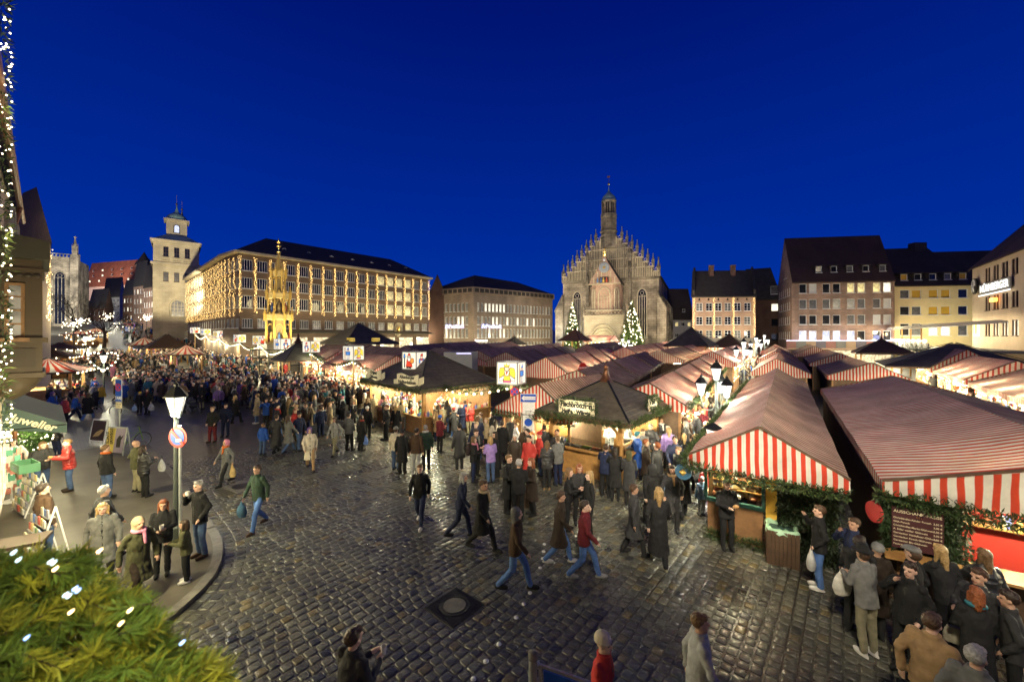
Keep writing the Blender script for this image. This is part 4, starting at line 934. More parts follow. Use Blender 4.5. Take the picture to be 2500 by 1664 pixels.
def fountain():
 G = GZ(-30.6, 52.6); S = .0541; x0 = (680-1250)/F*52.6
 t = thing('gilded_fountain', 'tall slender gilded gothic fountain spire brightly lit in front of the town hall', 'fountain', (x0, 52.6, 0), .2)
 tiers = [(1.5, 4.4, 8.3, 8), (1.3, 8.3, 11.1, 8), (.82, 11.1, 14.0, 8)]
 st = flat('gilded_stone', (.6, .4, .1), .4); pale = flat('pale_gilded', (.6, .46, .19), .5)
 mb = MB(); mb.lathe([(2.6, G-.3), (2.6, G+1.0), (2.3, G+1.1), (2.3, G+.6), (1.4, G+.6), (1.4, 4.4)], 8); mb.build('basin', M['pale_stone'], t)
 pinm = pinnacle_mesh(1.9, .22); pinm.materials.clear(); pinm.materials.append(st)
 for ti, (r, za, zb, n) in enumerate(tiers):
  mb = MB(); mb.lathe([(r*1.06, za), (r*1.06, za+.16), (r, za+.18)], 8); mb.build('tier_band', pale, t); mb = MB(); mb.lathe([(r*1.0, zb-.75), (r*1.04, zb-.7), (r*1.04, zb-.08), (r*.95, zb)], 8); mb.build('tier_band', pale, t)
  mb = MB(); mb.lathe([(r*.5, za), (r*.5, zb)], 8); mb.build('core', flat('fountain_core', (.3, .22, .1)), t)
  mb = MB(); arch = MB()
  for k in range(8):
   a = k*math.pi/4; b = a+math.pi/4; pa = V((r*math.cos(a), r*math.sin(a), 0)); pb = V((r*math.cos(b), r*math.sin(b), 0))
   mb.tube([pa+V((0, 0, za+.1)), pa+V((0, 0, zb))], .11-.02*ti, 6)
   dd = pb-pa; q = arch_pts(dd.length*.75, (zb-za)*.62)
   m_ = (pa+pb)/2; dn = dd.normalized()
   arch.tube([m_+dn*x+V((0, 0, za+.15+z)) for x, z in q], .05, 4)
   tip = m_+V((0, 0, zb+.25)); arch.tube([m_-dn*dd.length*.4+V((0, 0, zb-.75)), tip], .05, 4); arch.tube([m_+dn*dd.length*.4+V((0, 0, zb-.75)), tip], .05, 4)
   c = [m_*1.02+dn*.2*math.cos(i*math.pi/4)+V((0, 0, zb-.42+.2*math.sin(i*math.pi/4))) for i in range(9)]; arch.tube(c, .035, 4)
   link('pinnacle', pinm, t, tuple(pa*1.12+V((0, 0, zb-.9))))
   if ti < 2:
    f = MB(); f.lathe([(.17, 0), (.2, .4), (.14, .95), (.05, 1.02), (.1, 1.1), (.09, 1.25), (0, 1.3)], 7); s_ = m_*.86; f.build('statue', [flat('statue_red', (.4, .1, .06)), flat('statue_gold', (.7, .5, .15)), flat('statue_blue', (.12, .2, .4)), pale][(k+ti) % 4], t, True, loc=(s_.x, s_.y, za+.2))
  mb.build('pillars', st, t); arch.build('arches', st, t)
 mb = MB(); mb.lathe([(.4, 13.9), (.3, 14.6), (.1, 16.4), (.07, 16.5)], 8); mb.build('spire', st, t)
 for k in range(11):
  z = 14.1+k*.21; r = .42-.026*k; mb = MB()
  for j in range(8): a = j*math.pi/4; mb.ball((r*math.cos(a), r*math.sin(a), z), .062, 5, 3)
  mb.build('crocket_ring', pale, t)
 mb = MB()
 for z, r in ((16.5, .3), (16.95, .16), (17.25, .32), (17.6, .12), (17.8, .3), (18.1, .1)): mb.ball((0, 0, z), r, 8, 4, 0, (1, 1, .45))
 mb.tube([(0, 0, 16.4), (0, 0, 18.3)], .06, 5); mb.build('finial', M['gold'], t)
 mb = MB()
 for k in range(16):
  a = k*math.pi/8; mb.tube([(3.1*math.cos(a), 3.1*math.sin(a), G), (3.1*math.cos(a), 3.1*math.sin(a), G+3.0)], .05, 5)
 for z in (1, 2, 3): mb.tube([(3.1*math.cos(k*math.pi/8), 3.1*math.sin(k*math.pi/8), G+z) for k in range(17)], .05, 5)
 mb.build('grille', M['dark_metal'], t)
 spot((x0+6, 41, 4), (x0, 52.6, 15), 1500, 26, (1, .86, .5), .2)
 for a in (-120, -60, 0, 180):
  q = V((x0+4.5*math.cos(rad(a)), 52.6+4.5*math.sin(rad(a)), 3.5)); spot(q, (x0, 52.6, 11.5), 620, 80, (1, .86, .5), .2)
fountain()
def tower():
 L = 8.4; c = V((-80, 95, 0)); dx = V((.766, .643, 0)); n = V((-.643, .766, 0)); A = c-dx*L/2
 t = thing('hall_tower', 'pale stone town hall tower with green copper dome and arched window', 'tower', (A.x, A.y, 0))
 ws = [(L/2+o, z, .95, h, p, 2, 3, 'wood_dark') for z, h, p in ((25.4, 2.3, 'glass'), (19.5, 2.2, 'glass_grey')) for o in (-1.95, 0, 1.95)]
 for (a, b, w_) in ((A, A+dx*L, ws), (A+n*10, A, [(5, z, .95, 2.2, 'glass', 2, 3, 'wood_dark') for z in (25.4, 19.5)]), (A+dx*L, A+dx*L+n*10, [])): facade(t, a, b, 0, 28.0, w_, 'pale_stone', A)
 rz = math.atan2(dx.y, dx.x)
 mb = MB(); mb.bx(-.5, L+.5, -.5, 10.5, 27.7, 28.15); mb.bx(-.35, L+.35, -.35, 10.3, 27.3, 27.7); mb.build('cornice', M['pale_stone'], t, rz=rz)
 mb = MB(); mb.bx(-.45, L+.45, -.45, 10.4, 22.3, 22.8); mb.build('cornice', M['pale_stone'], t, rz=rz)
 mb = MB()
 for k in range(14): mb.bx(.2+k*.6, .45+k*.6, -.32, 0, 21.9, 22.28)
 mb.build('corbel_row', M['pale_stone'], t, rz=rz)
 for o in (-1.95, 0, 1.95):
  mb = MB(); mb.bx(-.75, .75, -.4, -.1, .75, .9); mb.bx(-.75, .75, -.4, -.1, 0, .12)
  for k in range(5): mb.tube([(-.6+.3*k, -.25, .12), (-.6+.3*k, -.25, .75)], .07, 6)
  mb.build('balustrade', M['pale_stone'], t, loc=tuple(dx*(L/2+o)+V((0, 0, 23.15))), rz=rz)
 mb = MB()
 for s in (0, 1):
  for k in range(22): x = 0 if s == 0 else L; w_ = .9 if k % 2 else .6; mb.bx(x-.06 if not s else x-w_, x+w_ if not s else x+.06, -.07, .3, 1+k*1.0, 1.92+k*1.0)
 mb.build('quoins', M['pale_stone'], t, rz=rz)
 q = [(1.35*math.cos(a), 2.6+1.35*math.sin(a)) for a in [math.pi*i/12 for i in range(13)]]; q = [(1.35, 0)]+q+[(-1.35, 0)]
 mb = MB(); mb.tube([(a, -.1, b) for a, b in q], .2, 6)
 for k in (-1, 0, 1): mb.bx(k*.66-.04, k*.66+.04, -.1, 0, 0, 3.4)
 for z in (.9, 1.8, 2.6): mb.bx(-1.35, 1.35, -.1, 0, z-.04, z+.04)
 o = mb.build('arched_window', M['pale_stone'], t, loc=tuple(dx*(L/2+.2)+V((0, 0, 10.2))), rz=rz)
 mb = MB(); mb.add([(a, -.03, b) for a, b in q], [tuple(range(len(q)))]); mb.build('pane', M['lit_dim'], o)
 z = 28.16; mb = MB(); c0 = (L/2, 5)
 def sq(w, zz): return [(c0[0]-w, c0[1]-w, zz), (c0[0]+w, c0[1]-w, zz), (c0[0]+w, c0[1]+w, zz), (c0[0]-w, c0[1]+w, zz)]
 mb.add(sq(4.6, z)+sq(2.0, 30.0), [(0, 1, 5, 4), (1, 2, 6, 5), (2, 3, 7, 6), (3, 0, 4, 7)]); mb.build('skirt_roof', M['patina'], t, rz=rz)
 mb = MB(); mb.bx(c0[0]-1.95, c0[0]+1.95, c0[1]-1.95, c0[1]+1.95, 29.6, 33.6); mb.bx(c0[0]-2.4, c0[0]+2.4, c0[1]-2.4, c0[1]+2.4, 33.6, 33.95); mb.build('lantern_stage', M['pale_stone'], t, rz=rz)
 q = [(.62*math.cos(a), 1.5+.62*math.sin(a)) for a in [math.pi*i/8 for i in range(9)]]; q = [(.62, 0)]+q+[(-.62, 0)]
 mb = MB(); mb.add([(c0[0]+a, c0[1]-1.97, 30.6+b) for a, b in q], [tuple(range(len(q)))]); mb.build('arch_niche', M['slate'], t, rz=rz)
 mb = MB(); mb.add([(c0[0]+a*.72, c0[1]-1.99, 30.75+b*.85) for a, b in q], [tuple(range(len(q)))]); mb.build('lit_figure', M['lit_blue'], t, rz=rz)
 mb = MB(); mb.lathe([(2.15, 33.95), (2.1, 34.5), (1.7, 35.2), (1.0, 35.7), (.45, 36.2), (.2, 37.0), (.06, 38.3)], 16, (c0[0], c0[1], 0)); mb.build('dome', M['patina'], t, True, rz=rz)
 for dx_, zt in ((0, 38.4), (1.0, 37.3)):
  mb = MB(); mb.lathe([(.35, 35.3), (.12, 36.5), (.05, zt)], 8, (c0[0]+dx_, c0[1], 0)); mb.ball((c0[0]+dx_, c0[1], zt-.2), .24, 8, 6); mb.tube([(c0[0]+dx_, c0[1], zt), (c0[0]+dx_, c0[1], zt+2)], .04, 4); mb.build('finial', M['gold'], t, rz=rz)
 p = c-n*32; spot((p.x, p.y, 9), (c.x, c.y, 23), 17000, 50, (1, .88, .6), .5); p = c-n*16+dx*4; lamp(None, (p.x, p.y, 6), 500, (1, .82, .5), .5)
tower()
def fir_mesh(h, r, n, seed, twig=.55):
 """needled boughs: many small drooping twig cards set in whorls; returns mesh with face colours"""
 rr = random.Random(seed); mb = MB(); cols = []
 for i in range(n):
  f = rr.random()**.75; z = h*(1-f)*.97+h*.04; rad_ = r*(f**.9)*rr.uniform(.25, 1.05); a = rr.uniform(0, 2*math.pi)
  p = V((rad_*math.cos(a), rad_*math.sin(a), z-rad_*.12)); s = twig*rr.uniform(.6, 1.2)*(.45+.65*f)
  d = V((math.cos(a+rr.gauss(0, .4)), math.sin(a+rr.gauss(0, .4)), rr.uniform(-.5, .15))).normalized(); sd = d.cross(V((0, 0, 1))).normalized()
  w_ = s*.3; up = V((0, 0, s*.1))
  mb.add([p, p+d*s*.6+sd*w_+up, p+d*s, p+d*s*.6-sd*w_-up], [(0, 1, 2), (0, 2, 3)])
  g = rr.uniform(.5, 1.35); c = (.075*g, .125*g, .03*g) if rr.random() < .8 else (.11*g, .15*g, .04*g); cols += [c, c]
 me = mb.mesh('crown', M['fir']); colattr(me, cols); return me
def christmas_tree(loc, h, r, label, nb, seed):
 t = thing('christmas_tree', label, 'tree', loc)
 mb = MB(); mb.tube([(0, 0, -.2), (0, 0, h*.55), (0, 0, h*.97)], [.28, .15, .03], 8); mb.build('trunk', M['bark'], t)
 link('crown', fir_mesh(h, r, 5200, seed, .62), t)
 mb = MB(); rr = random.Random(seed+5)
 mb.ball((0, 0, 0), .085, 6, 4)
 me = mb.mesh('fairy_light', M['bulb_white'])
 for k in range(nb):
  f = rr.random()**.7; z = h*(1-f)*.96+h*.05; a = rr.uniform(-math.pi, .25); q = r*f**.9*1.0
  link('fairy_light', me, t, (q*math.cos(a), q*math.sin(a), z-q*.1))
 return t
p = at(1542, 0, 76); christmas_tree((p.x, p.y, GZ(p.x, p.y)), 11.6, 3.0, 'large fir tree with many round white lights right of the church porch', 150, 3); lamp(None, (p.x-1.5, p.y-3.4, 5), 330, (1, .85, .5), .5)
p = at(1397.5, 0, 78); christmas_tree((p.x, p.y, GZ(p.x, p.y)), 11.3, 2.0, 'slender fir tree with white lights left of the church porch', 90, 8); lamp(None, (p.x, p.y-3, 5), 230, (1, .85, .5), .5)
def bare_tree(loc, h, seed, label):
 t = thing('bare_tree', label, 'tree', loc); rr = random.Random(seed); trunk = MB(); tw = MB()
 trunk.tube([(0, 0, -.3), (.1, 0, h*.2), (0, .1, h*.38)], [.35, .26, .2], 7)
 def grow(p, d, L, r, dep):
  q = p+d*L; tw.tube([p, p+d*L*.5+V((rr.gauss(0, .08), rr.gauss(0, .08), 0))*L, q], [r, r*.8, r*.6], 4, cap=False)
  if dep:
   for k in range(3):
    e = (d+V((rr.gauss(0, .5), rr.gauss(0, .5), rr.uniform(-.1, .35)))).normalized(); grow(q, e, L*rr.uniform(.6, .82), r*.55, dep-1)
 for k in range(6):
  a = k*1.05+rr.random(); grow(V((0, .05, h*.3+.02*k*h)), V((math.cos(a)*.8, math.sin(a)*.8, .75)).normalized(), h*.24, .12, 4)
 trunk.build('trunk', M['bark'], t); tw.build('crown', M['bark'], t)
def left_side():
 # gothic choir far left
 t = thing('choir_church', 'grey weathered gothic church choir with tall buttresses at the far left', 'church', (-133, 108, 0), rad(36))
 for k, (x0, x1, y, z) in enumerate(((-3, 3.2, 0, 29.5), (3.2, 9.5, 3.0, 28.0), (-16, -3, 2.0, 29.0))):
  mb = MB(); mb.bx(x0, x1, y, y+14, 0, z); mb.build('wall', M['church_dark'], t)
  mb = MB(); mb.bx(x0-.1, x1+.1, y-.2, y+.1, z, z+.3); mb.bx(x0-.1, x1+.1, y-.15, y+.05, z+1.0, z+1.2)
  for j in range(9): x = x0+(x1-x0)*(j+.5)/9; mb.bx(x-.1, x+.1, y-.12, y+.02, z+.3, z+1.0)
  mb.build('parapet', M['church_dark'], t)
  gothic_window(t, (x0+x1)/2, y-.1, 9, 2.2, 15, 3, frame='church_dark')
 pm = pinnacle_mesh(6.0, 1.1)
 for x, y in ((-3, -.6), (3.2, -.2), (9.5, 2.4)):
  mb = MB(); mb.prism([(x-.8, y+1, 0), (x-.8, y-2.6, 0), (x-.8, y-2.0, 10), (x-.8, y-1.3, 20), (x-.8, y-.8, 29), (x-.8, y+1, 29.5)], (1.6, 0, 0)); mb.build('buttress', M['church_dark'], t)
  link('pinnacle', pm, t, (x, y-.2, 28.5))
 mb = MB(); mb.prism([(-16, 3, 30), (-3, 3, 30), (-8, 9, 43), (-16, 9, 43)], (0, .3, 0)); mb.prism([(-3, 3, 30), (3, 8, 30), (-8, 9, 43)], (0, .3, 0)); mb.build('roof', M['tile_roof'], t)
 d = V((-124, 108, 0)).normalized(); p = V((-124, 108, 0))-d*26; spot((p.x+4, p.y, 9), (-128, 108, 20), 26000, 80, (.95, .92, .85), .5)
 spot((p.x+10, p.y+4, 9), (-118, 112, 16), 16000, 70, (1, .9, .75), .5)
 bare_tree((-92, 84, GZ(-92, 84)), 12, 4, 'leafless tree with fine twigs in front of the grey church choir'); bare_tree((-84, 82, GZ(-84, 82)), 9, 9, 'smaller leafless tree at the edge of the square below the choir')
 # beige house with steep red brown roof next to the oriel
 A, B = at(20, 0, 41), at(124, 0, 36); A.z = B.z = 0; L = (B-A).length
 t, a, dn, n, sl = simple_house('corner_house', 'beige corner house with steep red brown roof and light strips beyond the oriel', A, B, (-11, 9.3), 14.0, 21.0, [(L*.3, 10, 1.0, 1.7, 'lit_dim', 2, 2), (L*.3, 6.5, 1.0, 1.7, 'lit_dim', 2, 2)], 'cream', 'tile_roof', .5, .4, hip=3.8)
 for i, f in enumerate((.78, .96)):
  p = a+dn*L*f-n*.3; light_strip((p.x, p.y, 6.8), (p.x, p.y, 13.2), f'short golden light strip on the beige corner house, {ORD[i]} from the oriel', group='golden light strips on the beige corner house', n=120, spread=.09, r=.045)
 q = a+dn*L*.8-n*4; lamp(None, (q.x, q.y, 8), 260, (1, .8, .5), .5); q = a+dn*L*.5-n*7; lamp(None, (q.x, q.y, 20), 500, (1, .8, .5), .5)  # second lamp is added in mid-air to brighten the roof
 p = at(97, 779, 38); s = thing('arch_sign', 'bright yellow arch sign glowing on a dark board at the beige corner house', 'sign', tuple(p), 0)
 mb = MB(); mb.bx(-.5, .25, .03, .1, -.95, .95); mb.build('board', M['dark_metal'], s)
 mb = MB(); mb.tube([(-.35, 0, -.6), (-.32, 0, 0), (-.2, 0, .5), (-.05, 0, .62), (.08, 0, .4), (.15, 0, -.1), (.17, 0, -.6)], .09, 6); mb.build('yellow_arch', M['neon_yellow'], s)
 # street up to the castle
 for k, (x0, x1, Y, zE, zR, wm, rm, lab) in enumerate(((300, 330, 150, 21, 27, 'dull_brick', 'slate', 'dark gabled house on the steep street, beside the pale tower'), (326, 352, 134, 22.5, 31, 'brown_stone', 'slate', 'brown house with small lit windows on the steep street'), (350, 372, 118, 20, 27, 'brown_stone', 'slate', 'lower brown house right against the pale tower'), (216, 256, 146, 16, 23, 'dull_brick', 'slate', 'dark house with steep roof below the red castle roof'), (252, 292, 205, 26, 36, 'white_plaster', 'slate', 'small far house under the castle with lit windows'))):
  A, B = at(x0, 0, Y), at(x1, 0, Y-4); L = (B-A).length
  ws = [(L*(i+.5)/4, zE-2.2-3.2*j, 1.0, 1.5, 'lit_white' if (i*3+j*5+k) % 4 == 0 else 'glass_grey', 1, 1) for i in range(4) for j in range(3)]
  simple_house('street_house', lab, A, B, (-6, 9), zE, zR, ws, wm, rm); q = (A+B)/2
  lamp(None, (q.x+2, q.y-7, GZ(q.x, q.y-7)+5), 190, (1, .85, .62), .5)
 for k, (px, Y, c) in enumerate(((292, 128, (.3, .3, .3)), (300, 118, (.02, .02, .025)), (316, 122, (.12, .02, .02)), (322, 112, (.05, .06, .1)))): q = at(px, 0, Y); car((q.x, q.y, GZ(q.x, q.y)), rad(-62 if k < 2 else 118), ['silver car with lit headlights coming down the steep street', 'black car coming down the steep street', 'dark red car parked on the steep street', 'dark blue car parked nearest on the steep street'][k], c)
 # castle on its hill
 kind(_hill(), 'structure')
 A, B = at(205, 0, 320), at(348, 0, 300); A.z = B.z = 0; L = (B-A).length
 t, a, dn, n, sl = simple_house('castle_hall', 'long castle hall with huge lit red tiled roof on the hill', A, B, (-8, 20), 46, 66, [], 'white_plaster', 'red_tile', .5, .6, z0=20)
 for j in range(3):
  for k in range(6):
   dormer(t, L*(k+.5)/6+(j % 2)*2, dn, n, 3+4.6*j, 2.4, 1.5, sl, 46, 'lit_white' if (j == 0 or k in (1, 5)) else 'glass', 'red_tile')
 spot((A.x+38, A.y-60, 40), (A.x+18, A.y, 55), 85000, 70, (1, .62, .42), 1)
 p = at(352, 0, 280); t = thing('castle_tower', 'round castle tower with pointed dark roof beside the red roof', 'tower', (p.x, p.y, 0))
 mb = MB(); mb.lathe([(4.4, 25), (4.4, 55), (4.8, 55.5)], 14); mb.build('wall', M['church_dark'], t); mb = MB(); mb.lathe([(5.2, 55.4), (2.6, 60), (0.1, 65)], 14); mb.build('roof', M['slate'], t)
 mb = MB(); mb.bx(5, 9, -4, 4, 25, 52); mb.build('annexe', M['church_dark'], t); spot((p.x+12, p.y-30, 35), (p.x, p.y, 52), 9000, 60, (1, .85, .7), 1)
def car(p, rz, label, c):
 t = thing('parked_car', label, 'car', p, rz, 'cars on the steep street'); mb = MB(); mb.prism([(-2.1, -.85, .3), (2.1, -.85, .3), (2.15, -.85, .75), (1.1, -.85, .9), (.5, -.85, 1.4), (-1.2, -.85, 1.42), (-1.9, -.85, .95), (-2.15, -.85, .9)], (0, 1.7, 0)); mb.build('body', flat('car%d' % int(c[0]*100), c, .3), t)
 for x in (-1.3, 1.3):
  for y in (-.8, .8): mb = MB(); mb.lathe([(.32, -.1), (.32, .1), (.2, .1)], 12); o = mb.build('wheel', M['dark_metal'], t, loc=(x, y, .32)); o.rotation_euler = (rad(90), 0, 0)
 mb = MB(); mb.prism([(1.0, -.86, .95), (.48, -.86, 1.35), (-1.1, -.86, 1.36), (-1.6, -.86, .98)], (0, 1.72, 0)); mb.build('window', M['glass'], t)
 for y in (-.6, .6): mb = MB(); mb.ball((2.12, y, .65), .14, 8, 5); mb.build('headlight', M['bulb_white'], t)
def _hill():
 mb = MB(); vs = []; nx, ny = 22, 10
 def fn(u, v):
  x = -330+230*u; y = 215+190*v; e = math.sin(math.pi*min(1, u*1.15))**.6*min(1, v*2.2)**.8
  return (x, y, 12+34*e+2.0*math.sin(u*17+v*9))
 mb.grid(fn, nx, ny); return mb.build('castle_hill', mat('dark_hill', (.02, .022, .015), .95, .4, .1, .3), smooth=True)
left_side()
# ------------------------------------------------------------------ market stalls
def fir_blades(pts, r, n, seed, blade=.16, light=0):
 """loose fir boughs along a path: needle clumps pointing every way"""
 rr = random.Random(seed); pts = [V(p) for p in pts]; L = [0]
 for a, b in zip(pts, pts[1:]): L.append(L[-1]+(b-a).length)
 mb = MB(); cols = []
 for i in range(n):
  s = rr.random()*L[-1]; k = max(j for j in range(len(L)) if L[j] <= s+1e-9); k = min(k, len(pts)-2)
  f = (s-L[k])/max(1e-6, L[k+1]-L[k]); d = (pts[k+1]-pts[k]).normalized(); p = pts[k].lerp(pts[k+1], f)
  a = rr.uniform(0, 2*math.pi); up = V((0, 0, 1)) if abs(d.z) < .9 else V((1, 0, 0)); e1 = d.cross(up).normalized(); e2 = d.cross(e1)
  o = e1*math.cos(a)+e2*math.sin(a); q = p+o*r*rr.uniform(.1, .8); t = (o+d*rr.gauss(0, .8)).normalized()*blade*rr.uniform(.6, 1.3)
  w = t.cross(V((rr.gauss(0, 1), rr.gauss(0, 1), rr.gauss(0, 1)))).normalized()*blade*.11
  mb.add([q-w*.4, q+t*.5+w, q+t, q+t*.5-w], [(0, 1, 2, 3)]); g = rr.uniform(.4, 1.4)
  cols.append((.03*g, .055*g, .015*g) if rr.random() < .75 else (.065*g, .085*g, .025*g))
 return mb, cols
def garland(name, label, cat, pts, r=.1, dens=110, seed=1, group=None, blade=.16):
 L = sum((V(b)-V(a)).length for a, b in zip(pts, pts[1:])); o0 = V(pts[0])
 mb, cols = fir_blades([V(p)-o0 for p in pts], r, int(L*dens*2), seed, blade*.7); me = mb.mesh(name, M['fir']); colattr(me, cols)
 o = link(name, me, None, tuple(o0)); return tag(o, label, cat, group)
def goods_mesh(mb, cols, x0, x1, y0, y1, z, n, rr, pal, hmax=.25):
 for i in range(n):
  x, y = rr.uniform(x0, x1), rr.uniform(y0, y1); s = rr.uniform(.05, .13); h = rr.uniform(.05, hmax); c = rr.choice(pal)
  k = len(mb.f)
  if rr.random() < .45: mb.lathe([(s*.5, 0), (s*.6, h*.5), (s*.3, h*.8), (s*.1, h)], 6, (x, y, z))
  else: mb.box((x, y, z+h/2), (s, s*rr.uniform(.7, 1.4), h), rz=rr.uniform(0, 1))
  cols += [c]*(len(mb.f)-k)
GP = [(.5,.06,.04),(.6,.45,.12),(.55,.5,.42),(.15,.3,.12),(.6,.6,.58),(.45,.2,.08),(.12,.15,.4),(.5,.3,.3),(.65,.55,.3),(.3,.1,.05)]
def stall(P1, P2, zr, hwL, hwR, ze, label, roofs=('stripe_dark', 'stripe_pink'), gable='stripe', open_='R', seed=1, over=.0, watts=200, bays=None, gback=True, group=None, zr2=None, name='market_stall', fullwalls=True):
 """gabled stall: ridge P1-P2, left and right half widths, eaves height; open_ lists the sides with a lit counter (L, R, F)"""
 rr = random.Random(seed); P1 = V((P1[0], P1[1], 0)); P2 = V((P2[0], P2[1], 0)); d = P2-P1; L = d.length; rz = math.atan2(d.y, d.x)-math.pi/2
 g = GZ(P1.x+d.x*.5, P1.y+d.y*.5); t = thing(name, label, 'market stall', (P1.x, P1.y, 0), rz, group)
 zr2 = zr2 or zr; nb = bays or max(1, round(L/2.4))
 ph = rr.uniform(0, 6)
 def slope(sg, hw):
  def fn(u, s):
   y = L*u; z = zr+(zr2-zr)*u; sag = .055*math.sin(math.pi*s)+.05*abs(math.sin(math.pi*nb*u))*math.sin(math.pi*min(1, s+.1))
   return (sg*hw*s, y, z+(ze-zr)*s-sag+.02*math.sin(y*2.3+s*4+ph)*s)
  return fn
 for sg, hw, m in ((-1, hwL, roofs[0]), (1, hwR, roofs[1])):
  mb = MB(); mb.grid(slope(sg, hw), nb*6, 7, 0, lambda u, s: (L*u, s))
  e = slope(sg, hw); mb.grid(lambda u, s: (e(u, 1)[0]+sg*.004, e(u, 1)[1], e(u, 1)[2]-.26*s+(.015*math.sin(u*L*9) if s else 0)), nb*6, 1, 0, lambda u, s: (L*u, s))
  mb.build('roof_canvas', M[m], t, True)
 for y, on in ((0, True), (L, gback)):
  if not on: continue
  zz = zr if y == 0 else zr2; mb = MB()
  def fg(u, s):
   x = -hwL+(hwL+hwR)*u; top = zz+(ze-zz)*(-x/hwL if x < 0 else x/hwR)-.02; bot = ze-.28
   return (x, y+(-.01 if y == 0 else .01)+.025*math.sin(x*3+s*2)+.02*math.sin(x*7.3-s*5), bot+(top-bot)*s+(.02*math.sin(x*4.1) if s == 0 else 0))
  n = 2*max(6, int((hwL+hwR)*3)); mb.grid(fg, n, 3, 0, lambda u, s: (-hwL+(hwL+hwR)*u, s)); mb.build('gable_canvas', M[gable], t, True)
  mb = MB(); mb.beam((-hwL, y, ze), (0, y, zz+.01), .05, .05); mb.beam((0, y, zz+.01), (hwR, y, ze), .05, .05); mb.build('gable_rail', M['wood_dark'], t)
 iL, iR = -(hwL-.3), hwR-.3; y0, y1 = over+.25, L-.25
 for x in (iL, iR):
  for k in range(nb+1):
   if k not in (0, nb) and not ((x == iL and 'L' in open_) or (x == iR and 'R' in open_)): continue
   y = y0+(y1-y0)*k/nb; mb = MB(); mb.bx(x-.05, x+.05, y-.05, y+.05, g-.1, ze-.05); mb.build('post', M['wood_brown'], t)
 if not fullwalls: return t, rz
 sides = {'L': (iL, y0, iL, y1), 'R': (iR, y0, iR, y1), 'F': (iL, y0, iR, y0), 'B': (iL, y1, iR, y1)}
 mb = MB()
 for s, (xa, ya, xb, yb) in sides.items():
  if s not in open_: mb.beam((xa, ya, g+1.15), (xb, yb, g+1.15), .05, 2.3)
 if mb.v: mb.build('plank_wall', M['wood_dark'], t)
 gm = MB(); gc = []
 for s in open_:
  xa, ya, xb, yb = sides[s]; mb = MB(); mb.beam((xa, ya, g+.46), (xb, yb, g+.46), .06, .92); mb.build('counter_front', M[rr.choice(['wood', 'wood_brown', 'wood'])], t)
  iw = {'L': (.3, 0), 'R': (-.3, 0), 'F': (0, .3), 'B': (0, -.3)}[s]
  mb = MB(); mb.beam((xa+iw[0]*.6, ya+iw[1]*.6, g+.95), (xb+iw[0]*.6, yb+iw[1]*.6, g+.95), .6, .05); mb.build('counter_top', M['wood'], t)
  LL = math.hypot(xb-xa, yb-ya)
  if s in 'LR':
   goods_mesh(gm, gc, min(xa, xa+iw[0]*1.5), max(xa, xa+iw[0]*1.5), ya, yb, g+.98, int(LL*12), rr, GP)
   for z in (1.35, 1.7): goods_mesh(gm, gc, xa+iw[0]*2.4-.08, xa+iw[0]*2.4+.08, ya, yb, g+z, int(LL*7), rr, GP, .22)
   goods_mesh(gm, gc, xa-.03, xa+.03, ya, yb, ze-.42-.2, int(LL*5), rr, GP, .2)
  else: goods_mesh(gm, gc, xa, xb, min(ya, ya+iw[1]*1.5), max(ya, ya+iw[1]*1.5), g+.98, int(LL*12), rr, GP)
  mb = MB(); bx_, by_ = iw[0]*2.9, iw[1]*2.9; mb.beam((xa+bx_, ya+by_, g+1.2), (xb+bx_, yb+by_, g+1.2), .04, 2.2); mb.build('back_board', M['wood_brown'], t)
  nl = max(1, round(LL/3.2)); bb = MB()
  for k in range(nl):
   f = (k+.5)/nl; px, py = xa+(xb-xa)*f+iw[0]*1.2, ya+(yb-ya)*f+iw[1]*1.2
   lamp(t, (px, py, ze-.38), watts, (1, .8, .5), .08)
  for k in range(nl*3):
   f = (k+.5)/(nl*3); px, py = xa+(xb-xa)*f+iw[0]*.5, ya+(yb-ya)*f+iw[1]*.5; bb.ball((px, py, ze-.33), .055, 6, 4)
  bb.build('bulb_row', M['bulb_white'], t)
 if gm.v: me = gm.mesh('goods', M['any']); colattr(me, gc); kind(link('goods', me, t), 'stuff')
 return t, rz
def ridge_pts(px1, py1, z1, px2, py2, z2):
 a = at(px1, py1, (EH-z1)*F/(py1-HZ)); b = at(px2, py2, (EH-z2)*F/(py2-HZ)); return a, b
